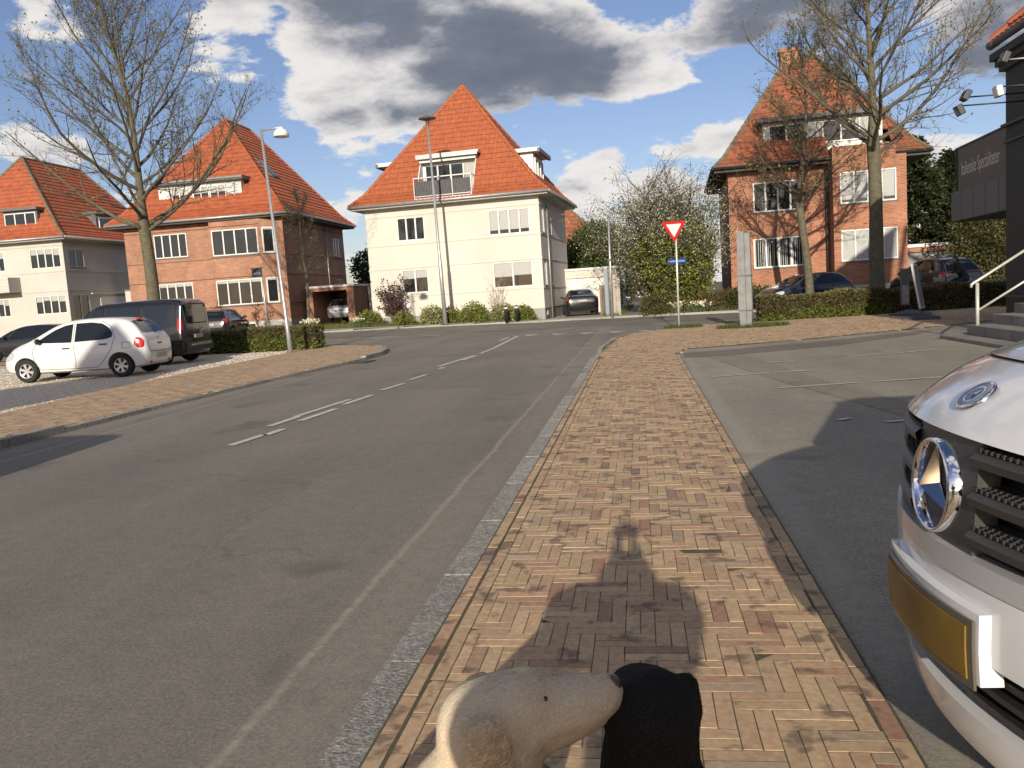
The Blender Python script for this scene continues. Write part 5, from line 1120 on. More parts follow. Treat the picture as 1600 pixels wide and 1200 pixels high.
def signs():
    t = empty('give_way_sign', (1.17, 26.7, .05), 0, 'red and white triangular give-way sign on a thin grey post', 'road sign')
    mb = MB(); mb.tube([(0.03, 0, -.1), (.06, 0, 3.3)], .031, 10); mb.build('post', mat('pale post', (.52, .53, .52), .4, metal=.3), t, smooth=True)
    def tri(s, cz, r):
        pts = []; V = [(-s/2, cz+s*.29), (s/2, cz+s*.29), (0, cz-s*.577)]
        for i in range(3):
            p, a, b = Vector(V[i]), Vector(V[i-1]), Vector(V[(i+1) % 3]); da, db = (a-p).normalized(), (b-p).normalized(); 
            for k in range(5): f = k/4; pts.append(tuple(p + da*r*(1-f)**2 + db*r*f**2))
        return pts
    b = MB(); b.prism(tri(.76, 3.12, .07), -.065, -.035); b.build('red_border', red_sign, t)
    w = MB(); w.prism(tri(.46, 3.12, .02), -.068, -.0655); w.build('white_field', white_sign, t)
    for z in (2.95, 3.25): c = MB(); c.box(.0, .12, -.034, .04, z, z+.04); c.build('clamp', galv, t)
    t = empty('street_name_sign', (1.24, 26.63, 2.08), 0, 'small blue street-name plate fixed behind the give-way post', 'street sign')
    b = MB(); b.box(-.27, .27, .05, .07, 0, .16); b.build('plate', blue_sign, t); 
    e = MB(); e.box(-.24, .22, .047, .0495, .055, .105); e.build('lettering_strip', mat('worn lettering', (.16, .21, .34), .8, spec=.15, var=.6, vscale=45), t)
    t = empty('street_name_sign', (-16.9, 36.0, .3), 0, 'dark street-name plate on a thin post before the brick house', 'street sign')
    p = MB(); p.tube([(0, 0, -.2), (-.05, 0, 3.2)], .03, 8); p.build('post', galv, t, smooth=True)
    b = MB(); b.box(-.50, -.02, -.04, -.015, 2.72, 3.08); b.box(-.54, .02, -.045, -.01, 3.08, 3.14); b.build('plate', mat('sign navy', (.012, .014, .035), .4), t)
    e = MB(); e.box(-.45, -.08, -.043, -.0405, 2.84, 2.93); e.build('lettering_strip', mat('faded lettering', (.10, .11, .15), .5, var=.6, vscale=40), t)
    # grey pylon: tapering shaft of plates on a narrow foot
    t = empty('grey_pylon', (3.05, 24.9, .05), R(-14), 'tall weathered grey timber pylon standing in the grass', 'pylon')
    pm = mat('weathered grey boards', (.20, .205, .205), .8, var=.18, vscale=5, bump=.3, bscale=25)
    for k, (x0, x1, y0, y1) in enumerate([(-.19, .02, -.16, .16), (.028, .19, -.13, .13)]):
        mb = MB(); zz = [-.1, .50, .56, 2.72]
        def ring(s, z): return [(x0*s, y0*s, z), (x1*s, y0*s, z), (x1*s, y1*s, z), (x0*s, y1*s, z)]
        V = ring(.72, zz[0]) + ring(.95, zz[1]) + ring(1.0, zz[2]) + ring(.93, zz[3]+(.05 if k == 0 else 0)); mb.add(V, [(0, 1, 2, 3), (12, 13, 14, 15)] + [(4*r+i, 4*r+(i+1) % 4, 4*r+4+(i+1) % 4, 4*r+4+i) for r in range(3) for i in range(4)])
        mb.build('board', pm, t)
    for z in (.5, 1.5): g = MB(); g.box(-.205, .205, -.175, .175, z, z+.03); g.build('strap', lead, t)
    # two portable sign stands
    for (x, y, rz, tilt, kind) in [(8.05, 26.6, R(12), 0, 0), (7.6, 24.1, R(-20), R(-9), 1)]:
        t = empty('sign_stand', (x, y, .06), rz, 'portable sign stand with grey cut-out board on a rubber base' if kind == 0 else 'tilted portable sign stand seen edge-on, with thin pale frame', 'sign stand')
        b = MB(); b.add([(-.45, -.4, 0), (.45, -.4, 0), (.45, .4, 0), (-.45, .4, 0), (-.45, -.4, .05), (.45, -.4, .05), (.45, .4, .05), (-.45, .4, .05), (-.08, -.08, .16), (.08, -.08, .16), (.08, .08, .16), (-.08, .08, .16)],
              [(0, 1, 2, 3), (8, 9, 10, 11)] + [(4*r+i, 4*r+(i+1) % 4, 4*r+4+(i+1) % 4, 4*r+4+i) for r in (0, 1) for i in range(4)]); b.build('base', mat('grey rubber base', (.055, .06, .075), .6, var=.2), t)
        s = MB(); s.tube([(0, 0, .15), (0, 0, .34)], .02, 8); s.build('spring', dark_metal, t)
        f = MB(); Mx = Matrix.Translation((0, 0, .3)) @ Matrix.Rotation(tilt, 4, 'Y') @ (Matrix.Identity(4) if kind == 0 else Matrix.Rotation(R(84), 4, 'Z'))
        if kind == 0: f.prism([(-.28, 0), (-.02, 0), (-.02, .72), (.36, .72), (.36, .96), (-.02, .96), (-.02, 1.10), (-.28, 1.10)], -.02, .02, 'y', Mx)
        else: f.box(-.33, .33, -.028, .028, 0, 1.22, Mx)
        f.build('board', mat('board grey', (.12, .12, .125), .6, var=.15) if kind == 0 else mat('pale frame', (.50, .49, .46), .5), t)
        if kind == 0: e = MB(); e.box(-.25, -.05, -.024, -.0205, .05, .6, Mx); e.build('poster', mat('poster grey', (.28, .27, .26), .6, var=.2, vscale=12), t)
        else:
            for yy in (-.030, .0285): e = MB(); e.box(-.30, .30, yy, yy+.0015, .04, 1.18, Mx); e.build('poster', mat('dark poster', (.05, .05, .055), .6), t)
    # black bollards
    for i, (x, y, lb) in enumerate([(-6.55, 40.75, 'black bollard with white cap nearer the leafless sapling'), (-6.05, 40.95, 'black bollard with white cap nearer the driveway'), (1.02, 38.75+1.2, 'black bollard with white cap at the mouth of the footpath')]):
        t = empty('bollard', (x, y, .12), 0, lb, 'bollard', 'black bollards')
        b = MB(); b.lathe([(.0, 0), (.085, 0), (.08, .62), (.085, .66), (.085, .74), (.06, .80), (0, .82)], n=14); b.build('post', black_plastic, t, smooth=True); w = MB(); w.lathe([(.087, .66), (.087, .74)], n=14); w.build('reflector', white_sign, t)
    # garden fence beside the drive, grey sign post
    t = empty('garden_fence', (-1.95, 43.4, .1), R(88), 'weathered wooden fence of posts and boards beside the driveway', 'fence')
    for k in range(8):
        p = MB(); p.box(k*.85-.06, k*.85+.06, -.06, .06, -.1, 1.55); p.build('post', wood, t)
        for q in range(6):
            if k < 7: b = MB(); b.box(k*.85+.07+q*.118, k*.85+.07+q*.118+.108, -.02, .015, .08, 1.42+random.uniform(-.02, .02)); b.build('board', mat('dark fence board', (.055, .04, .03), .9, var=.3), t)
    t = empty('grey_marker_post', (-1.62, 42.6, .1), 0, 'dark blue-grey flat marker post at the corner of the fence', 'post')
    b = MB(); b.box(-.09, .09, -.03, .03, -.1, 2.35); b.build('post', mat('slate blue', (.16, .19, .24), .5), t); b = MB(); b.box(.092, .16, -.035, .035, -.1, 2.2); b.build('edge', dark_metal, t)
    t = empty('wide_fence_post', (-1.15, 43.2, .1), 0, 'stout weathered timber post beside the thin mast', 'post')
    b = MB(); b.box(-.22, -.02, -.1, .1, -.1, 2.0); b.build('plank', mat('pale timber', (.34, .31, .26), .85, var=.15), t); b = MB(); b.box(.0, .2, -.1, .1, -.1, 1.92); b.build('plank', mat('pale timber', (.34, .31, .26)), t)
    # drain grate by the left kerb
    t = empty('drain_grate', (-7.02, 20.1, .004), R(-4), 'iron drain grate in the gutter at the left corner', 'drain')
    b = MB(); b.box(-.26, .26, -.36, .36, 0, .012); b.build('frame', mat('cast iron', (.045, .042, .04), .7, metal=.4), t)
    for k in range(6): q = MB(); q.box(-.2, .2, -.30+k*.11, -.24+k*.11, .0125, .02); q.build('bar', mat('cast iron', (.045, .042, .04)), t)
signs()
# ================================================================ cars
def interp(tab, x, k):
    return float(np.interp(x, tab[:, 0], tab[:, k]))
class CarShape:
    def __init__(s, tab, n=64):
        T = np.array(tab, float); xs = np.linspace(T[0, 0], T[-1, 0], n)
        # denser towards the ends
        u = np.linspace(0, 1, n); xs = T[0, 0] + (T[-1, 0]-T[0, 0])*(u - .12*np.sin(2*math.pi*u)/1.0)
        cols = [xs]
        for k in range(1, 6):        # monotone smoothing of the table
            y = np.interp(xs, T[:, 0], T[:, k])
            for _ in range(3): y[1:-1] = .25*y[:-2] + .5*y[1:-1] + .25*y[2:]
            cols.append(y)
        s.T = np.stack(cols, 1)
    def ring(s, x):
        zb, zl, zt, W, Wr = [interp(s.T, x, k) for k in range(1, 6)]; g = max(zt-zl, .02); hgt = zl-zb
        return [(0, zb), (W*.80, zb), (W*.93, zb+.04*min(1, hgt/.5)), (W*.985, zb+hgt*.28), (W, zb+hgt*.55), (W*.992, zb+hgt*.8), (W*.965, zl), (W*.965+(Wr-W*.965)*.33, zl+g*.30), (W*.965+(Wr-W*.965)*.70, zl+g*.62), (Wr, zt-.13*g), (Wr*.93, zt-.055*g), (Wr*.75, zt-.015*g), (Wr*.4, zt), (0, zt+.004)]
    def y(s, x, z):
        r = s.ring(x)[2:11]; zs = [p[1] for p in r]; ys = [p[0] for p in r]; return float(np.interp(z, zs, ys))
    def z(s, x, y):
        r = s.ring(x)[9:][::-1]; return float(np.interp(abs(y), [p[0] for p in r], [p[1] for p in r]))
    def body(s, wheels, rw, W):
        G = []
        for x in s.T[:, 0]:
            r = s.ring(x); G.append([(x, -p[0], p[1]) for p in r[::-1]] + [(x, p[0], p[1]) for p in r[1:]])
        mb = MB(); mb.grid(G); n = len(G[0]); N = len(G)
        mb.f.append(tuple(range(n-1, -1, -1))); mb.m.append(0); mb.f.append(tuple((N-1)*n+k for k in range(n))); mb.m.append(0)
        me = mb.mesh('body', black_plastic); o = bpy.data.objects.new('body', me); col.objects.link(o)
        bm = bmesh.new(); bm.from_mesh(me); bmesh.ops.remove_doubles(bm, verts=bm.verts, dist=1e-4); bmesh.ops.recalc_face_normals(bm, faces=bm.faces); bm.to_mesh(me); bm.free()
        cut = MB()
        for x in wheels:
            for sg in (-1, 1):
                cut.lathe([(rw*1.14, sg*(W-.26)), (rw*1.14, sg*(W+.2))], (x, 0, rw), 28, 'y', cap=True)
        co = cut.build('cutter', black_plastic)
        m = o.modifiers.new('b', 'BOOLEAN'); m.operation = 'DIFFERENCE'; m.object = co; m.solver = 'EXACT'
        dg = bpy.context.evaluated_depsgraph_get(); dg.update(); m2 = bpy.data.meshes.new_from_object(o.evaluated_get(dg)); bpy.data.objects.remove(o); bpy.data.objects.remove(co)
        m2.name = 'body'; return m2
def strip(mb, pts, w):
    """narrow ribbon along points with outward normals"""
    for (a, na), (b, nb) in zip(pts, pts[1:]):
        a, b = Vector(a), Vector(b); t = (b-a).normalized(); s = t.cross(Vector(na)).normalized()*w
        mb.quad(tuple(a-s), tuple(a+s), tuple(b+s), tuple(b-s))
def wheel_obj(parent, x, y, r, sg, rim_m):
    t = MB(); w = .19; t.lathe([(r*.62, -w/2), (r*.80, -w/2), (r*.95, -w*.46), (r, -w*.30), (r, w*.30), (r*.95, w*.46), (r*.80, w/2), (r*.62, w/2)], n=28, axis='y')
    tw_ = t.build('wheel', rubber, parent, (x, y, r), smooth=True)
    ty = MB(); ty.lathe([(r*.66, .003), (r*.78, .008), (r*.93, .004)], (0, sg*w/2, 0), 28, 'y'); ty.build('tyre', rubber, tw_)
    d = MB(); o = sg*w*.36
    d.lathe([(.0, o), (r*.20, o), (r*.22, o-sg*.01)], n=24, axis='y'); d.lathe([(r*.56, o+sg*.008), (r*.66, o+sg*.02), (r*.68, o-sg*.03)], n=28, axis='y')
    for k in range(6):
        a = k*math.pi/3+.3; c, s_ = math.cos(a), math.sin(a)
        def P(rad, wd, hh): return (rad*c - wd*s_, o+sg*hh, rad*s_ + wd*c)
        d.add([P(r*.12, -r*.07, .005), P(r*.12, r*.07, .005), P(r*.61, r*.13, .012), P(r*.61, -r*.13, .012)], [(0, 1, 2, 3)])
    d.build('rim', rim_m, tw_, smooth=False)
    b = MB(); b.lathe([(0, o-sg*.05), (r*.66, o-sg*.05)], n=24, axis='y'); b.build('brake_well', black_plastic, tw_)
def car(name, loc, rz, label, tab, paint, wheels, rw, wins, wind, rear, tail, head, seams, handles, plate_z=.5, mirror=None, rim=None, trim=None, group=None, W=.83, plates=True):
    t = empty(name, loc, rz, label, 'van' if 'van' in name else 'car', group); S = CarShape(tab); me = S.body(wheels, rw, W)
    me.materials.clear(); me.materials.append(paint); me.polygons.foreach_set('material_index', [0]*len(me.polygons)); me.polygons.foreach_set('use_smooth', [True]*len(me.polygons)); me.set_sharp_from_angle(angle=R(38))
    b = bpy.data.objects.new('body', me); col.objects.link(b); b.parent = t
    for sg in (-1, 1):
        for w in wins:               # side windows: list of (x, zlo, zhi)
            arr = np.array(w); xs = np.linspace(arr[0, 0], arr[-1, 0], 14); G = []
            for x in xs:
                lo, hi = np.interp(x, arr[::1, 0], arr[:, 1]) if arr[0, 0] < arr[-1, 0] else np.interp(x, arr[::-1, 0], arr[::-1, 1]), np.interp(x, arr[:, 0], arr[:, 2]) if arr[0, 0] < arr[-1, 0] else np.interp(x, arr[::-1, 0], arr[::-1, 2])
                G.append([(x, sg*(S.y(x, lo+(hi-lo)*k/5)+.007), lo+(hi-lo)*k/5) for k in range(6)])
            m = MB(); m.grid(G); m.build('side_window', car_glass, t, smooth=True)
        for sm in seams:
            m = MB(); P = []
            for (x0, z0), (x1, z1) in zip(sm, sm[1:]):
                for k in range(6): f = k/6; x, z = x0+(x1-x0)*f, z0+(z1-z0)*f; P.append(((x, sg*(S.y(x, z)+.004), z), (0, sg, .1)))
            x, z = sm[-1]; P.append(((x, sg*(S.y(x, z)+.004), z), (0, sg, .1))); strip(m, P, .0055); m.build('door_seam', black_plastic, t)
        for x, z in handles:
            m = MB(); y = S.y(x, z); m.bbox(x-.095, x+.095, sg*(y+.006) - .012, sg*(y+.006)+.018*1, z-.016, z+.016, .008); m.build('door_handle', black_plastic if trim is None else trim, t, smooth=True)
        if mirror:
            x, z = mirror; y = S.y(x, z); m = MB(); m.sphere((x, sg*(y+.10), z+.05), (.06, .10, .075)); m.tube([(x, sg*y, z), (x, sg*(y+.08), z+.03)], .02, 6); m.build('wing_mirror', black_plastic, t, smooth=True)
        for x in wheels: wheel_obj(t, x, sg*(W-.105), rw, sg, rim or galv)
        # lamps wrap the corners: patch on the side surface plus rear face
        for kind, spec, mt in (('taillight', tail, red_lens), ('headlight', head, clear_lens)):
            if not spec: continue
            x0, x1, z0, z1, cut = spec; G = []
            for i in range(9):
                f = i/8; x = x0+(x1-x0)*f; row = []
                for k in range(7):
                    g = k/6; zc, zh = (z0+z1)/2, (z1-z0)/2*math.sqrt(max(.05, 1-((f-.5)*2)**2*.75)); z = zc - zh + 2*zh*g + cut*f; row.append((x, sg*(S.y(x, z)+.012), z))
                G.append(row)
            m = MB(); m.grid(G); m.build(kind, mt, t, smooth=True)
    def top_patch(xa, xb, wf, nm, dz=.010):
        G = []
        for i in range(13):
            x = xa+(xb-xa)*i/12; Wr = interp(S.T, x, 5)*wf; G.append([(x + (.012 if nm == 'windscreen' else -.012), -Wr+2*Wr*k/12, S.z(x, -Wr+2*Wr*k/12)+dz) for k in range(13)])
        m = MB(); m.grid(G); m.build(nm, car_glass, t, smooth=True)
    top_patch(*wind, 'windscreen'); top_patch(*rear, 'rear_window')
    xr, xf = tab[0][0], tab[-1][0]
    if plates:
        m = MB(); m.box(xr-.035, xr+.1, -.25, .25, plate_z-.055, plate_z+.055); m.build('number_plate', mat('blurred plate', (.30, .30, .29), .5, var=.3, vscale=6), t)
        m = MB(); m.box(xf-.1, xf+.025, -.25, .25, .36, .47); m.build('number_plate', mat('blurred plate', (.3, .3, .3)), t)
    return t, S
M_TAB = [(-1.90, .46, .60, .62, .60, .50), (-1.875, .34, .80, .84, .70, .62), (-1.82, .27, .90, .97, .755, .66), (-1.74, .24, .94, 1.06, .785, .66), (-1.60, .22, .955, 1.26, .805, .625), (-1.42, .21, .96, 1.41, .82, .595), (-1.2, .20, .96, 1.47, .828, .585), (-.8, .20, .95, 1.505, .832, .58), (-.3, .20, .93, 1.515, .833, .58), (.15, .20, .915, 1.485, .833, .58), (.45, .20, .905, 1.40, .832, .585), (.85, .20, .90, 1.19, .83, .61), (1.12, .20, .895, 1.03, .825, .66), (1.4, .21, .82, .945, .80, .64), (1.62, .23, .73, .85, .755, .58), (1.78, .28, .62, .72, .68, .50), (1.86, .34, .54, .60, .58, .42), (1.89, .42, .5, .52, .48, .36)]
white_car = mat('white car paint', (.62, .62, .61), .28, coat=.6); black_car = mat('black car paint', (.010, .010, .012), .22, coat=.8); navy_car = mat('navy car paint', (.008, .010, .022), .22, coat=.8); brown_car = mat('dark brown car paint', (.035, .018, .014), .25, coat=.8); silver_car = mat('silver car paint', (.36, .36, .36), .3, metal=.5, coat=.6)
silver_rim = mat('silver rim', (.45, .45, .46), .35, metal=.6)
M_WIN = [[(.92, .985, .995), (.7, .965, 1.13), (.45, .955, 1.27), (.2, .945, 1.36), (-.02, .94, 1.395)], [(-.10, .945, 1.40), (-.5, .955, 1.405), (-.78, .965, 1.36), (-.95, .985, 1.25), (-1.05, 1.02, 1.12)]]
M_SEAM = [[(.90, .95), (.98, .75), (.95, .45), (.80, .30), (-.06, .285), (-.10, .5), (-.06, .95), (-.06, 1.42)], [(-.06, .285), (-.62, .29), (-.78, .42), (-1.02, .72), (-1.12, 1.0), (-1.0, 1.28), (-.75, 1.43)], [(-1.30, .72), (-1.30, .86), (-1.50, .87), (-1.50, .72), (-1.30, .72)]]
wc, S1 = car('white_hatchback', (-14.15, 19.55, .05), R(187), 'small white hatchback parked on the gravel', M_TAB, white_car, (1.20, -1.22), .295, M_WIN, (.47, 1.10, .93), (-1.73, -1.44, .88), (-1.83, -1.60, .68, .94, .05), (1.50, 1.80, .62, .80, -.10), M_SEAM, [(.12, .80), (-.83, .85)], .47, (.80, .96), silver_rim)
def micra_details():
    m = MB(); m.bbox(-1.50, -1.38, -.14, .14, 1.415, 1.455, .015); m.build('brake_lamp', red_lens, wc)
    m = MB(); m.tube([(-1.77, -.02, 1.055), (-1.72, -.30, 1.10)], .014, 6); m.build('wiper', black_plastic, wc)
    m = MB(); m.lathe([(.045, -1.845), (.06, -1.85), (.06, -1.83)], (0, 0, .90), 16, 'x'); m.box(-1.852, -1.84, -.075, .075, .89, .91); m.build('emblem', chrome, wc)
    m = MB(); m.bbox(-1.90, -1.80, -.10, .10, .76, .80, .015); m.build('hatch_handle', black_plastic, wc)
    for s in (-1, 1): m = MB(); m.bbox(-1.90, -1.78, s*.52-.06, s*.52+.06, .30, .345, .01); m.build('reflector', red_lens, wc)
    m = MB(); pts = [((-1.885, y, z), (-1, 0, 0)) for y, z in [(-.62, .98), (-.66, .75), (-.60, .60), (0, .575), (.60, .60), (.66, .75), (.62, .98)]]
    pts = [((interp(np.array([[.55, -1.905], [.75, -1.885], [.9, -1.835], [1.0, -1.80]]), z, 1)-.004, y, z), n) for (x, y, z), n in pts]; strip(m, pts, .006); m.build('hatch_seam', black_plastic, wc)
micra_details()
V_TAB = [(-2.52, .50, 1.0, 1.02, .80, .70), (-2.50, .34, 1.06, 1.50, .88, .80), (-2.44, .28, 1.08, 1.80, .92, .80), (-2.36, .26, 1.08, 1.90, .93, .79), (-2.0, .26, 1.08, 1.955, .945, .78), (-1, .26, 1.08, 1.965, .95, .78), (0, .26, 1.08, 1.96, .95, .78), (.9, .26, 1.07, 1.93, .95, .78), (1.2, .26, 1.06, 1.84, .948, .785), (1.6, .26, 1.04, 1.50, .94, .82), (1.85, .26, 1.02, 1.22, .93, .84), (2.1, .28, .92, 1.10, .91, .80), (2.35, .30, .80, .98, .86, .72), (2.5, .36, .68, .80, .76, .6), (2.56, .46, .58, .62, .62, .5)]
KV = .77
sx_ = lambda L: [[(p[0]*KV, *p[1:]) for p in w] for w in L]
V_TAB = [(p[0]*KV, *p[1:]) for p in V_TAB]
bv_, S2 = car('black_van', (-15.35, 23.6, .05), R(183), 'black panel van with white lettering on its rear, parked beside the white hatchback', V_TAB, black_car, (1.55*KV, -1.55*KV), .34, sx_([[(1.72, 1.12, 1.15), (1.4, 1.10, 1.52), (1.1, 1.10, 1.74), (.7, 1.10, 1.78)], [(.6, 1.12, 1.78), (-.8, 1.12, 1.78)], [(-.95, 1.12, 1.78), (-2.25, 1.12, 1.76)]]), (1.22*KV, 1.86*KV, .93), (-2.508*KV, -2.43*KV, .85), (-2.47*KV, -2.30*KV, .92, 1.38, 0), (2.2*KV, 2.48*KV, .72, .92, -.06), sx_([[(1.72, 1.1), (1.75, .5), (.62, .45), (.62, 1.8)], [(-.85, 1.8), (-.85, .45)]]), [(.75*KV, 1.0), (.45*KV, 1.0)], .80, (1.55*KV, 1.1), silver_rim, W=.95)
VO = 2.52*(1-KV)
def van_details():
    m = MB(); m.bbox(-2.57+VO, -2.4+VO, -.86, .86, .36, .62, .03); m.build('bumper', black_plastic, bv_)
    m = MB(); m.bbox(-2.535+VO, -2.50+VO, -.62, .62, 1.18, 1.78, .03); m.build('rear_glass', car_glass, bv_)
    wl = mat('white vinyl', (.68, .68, .67), .5)
    Mx = Matrix.Translation((-2.538+VO, -.34, 1.05)) @ Matrix.Rotation(R(-90), 4, 'Z') @ Matrix.Rotation(R(90), 4, 'X')
    text_part('lettering', 'Lima', .17, wl, bv_, Mx)
    text_part('lettering', 'www.', .14, wl, bv_, Matrix.Translation((-2.574+VO, .42, .55)) @ Matrix.Rotation(R(-90), 4, 'Z') @ Matrix.Rotation(R(90), 4, 'X'))
    m = MB(); m.box(-2.576+VO, -2.574+VO, -.72, .24, .52, .59); m.build('lettering_strip', mat('worn vinyl', (.30, .30, .30), .5, var=.8, vscale=28), bv_)
van_details()
H_TAB = [(-2.05, .48, .62, .64, .62, .5), (-2.02, .36, .84, .90, .74, .64), (-1.95, .28, .92, 1.0, .80, .68), (-1.80, .24, .94, 1.15, .83, .64), (-1.55, .22, .95, 1.34, .85, .60), (-1.2, .21, .95, 1.43, .86, .59), (-.5, .21, .93, 1.46, .865, .585), (.1, .21, .92, 1.43, .865, .585), (.5, .21, .91, 1.30, .862, .60), (.95, .21, .90, 1.05, .855, .66), (1.3, .22, .84, .96, .84, .66), (1.7, .24, .74, .86, .79, .6), (1.95, .30, .62, .70, .68, .5), (2.06, .42, .52, .54, .5, .38)]
H_WIN = [[(.80, .955, .965), (.5, .945, 1.22), (.2, .94, 1.34), (-.05, .94, 1.36)], [(-.13, .945, 1.365), (-.7, .955, 1.355), (-1.1, .97, 1.28), (-1.35, 1.0, 1.10)]]
def hatch(nm, loc, rz, lb, paint, group=None):
    return car(nm, loc, rz, lb, H_TAB, paint, (1.25, -1.27), .31, H_WIN, (.52, .95, .93), (-1.92, -1.50, .88), (-2.0, -1.78, .76, .98, .04), (1.62, 1.95, .62, .78, -.08), [[(.85, .9), (.9, .5), (.7, .33), (-.09, .32), (-.09, 1.36)], [(-.09, .32), (-.8, .33), (-1.1, .7), (-1.2, 1.0)]], [(.1, .82), (-.9, .85)], .72, (.7, .95), silver_rim, group=group, W=.865)
hatch('dark_hatchback', (7.15, 38.0, .1), R(207), 'dark blue hatchback parked in front of the orange-red house', navy_car)
hatch('dark_hatchback', (-20.35, 38.4, .25), R(100), 'black hatchback showing its red tail lamp behind the clipped hedge', black_car)
hatch('dark_hatchback', (-25.2, 31.4, .06), R(186), 'black car with red tail lamp parked beyond the white hatchback', black_car)
hatch('silver_hatchback', (-18.95, 52.6, .47), R(92), 'silver car parked inside the brick carport', silver_car)
bc, _s = hatch('brown_car', (11.3, 34.6, .06), R(103), 'dark brown car with bright red tail lamps beyond the cyclist', brown_car); bc.scale = (1, 1, 1.2)
kv = copy_tree(bv_); kv.name = 'kerbside_van'; kv.location = (-7.1, 2.45, 0); kv.rotation_euler = (0, 0, R(90)); [bpy.data.objects.remove(c) for c in list(kv.children) if c.name.startswith('wing_mirror')]; kv['label'] = 'black van standing at the left kerb across the road from the photographer'
B_TAB = [(-2.30, .48, .70, .72, .66, .5), (-2.26, .36, .92, .98, .80, .66), (-2.1, .26, .95, 1.06, .87, .68), (-1.8, .22, .96, 1.10, .895, .66), (-1.5, .21, .96, 1.22, .90, .62), (-1.15, .21, .95, 1.37, .90, .59), (-.6, .21, .94, 1.43, .90, .585), (0, .21, .93, 1.43, .90, .585), (.45, .21, .92, 1.32, .90, .60), (1.0, .21, .91, 1.04, .89, .68), (1.5, .22, .84, .96, .87, .68), (2.0, .26, .72, .82, .78, .58), (2.2, .34, .60, .66, .66, .46), (2.28, .45, .54, .56, .5, .38)]
car('black_saloon', (-3.3, 46.6, .1), R(98), 'black saloon car with red tail lamps in front of the white garage', B_TAB, black_car, (1.40, -1.40), .32, H_WIN, (.5, 1.0, .93), (-1.75, -1.16, .90), (-2.25, -1.98, .78, .98, .03), (1.75, 2.1, .62, .78, -.05), [[(.85, .9), (.9, .5), (.7, .33), (-.09, .32), (-.09, 1.36)]], [(.1, .82), (-.9, .85)], .80, (.7, .95), silver_rim, W=.90)
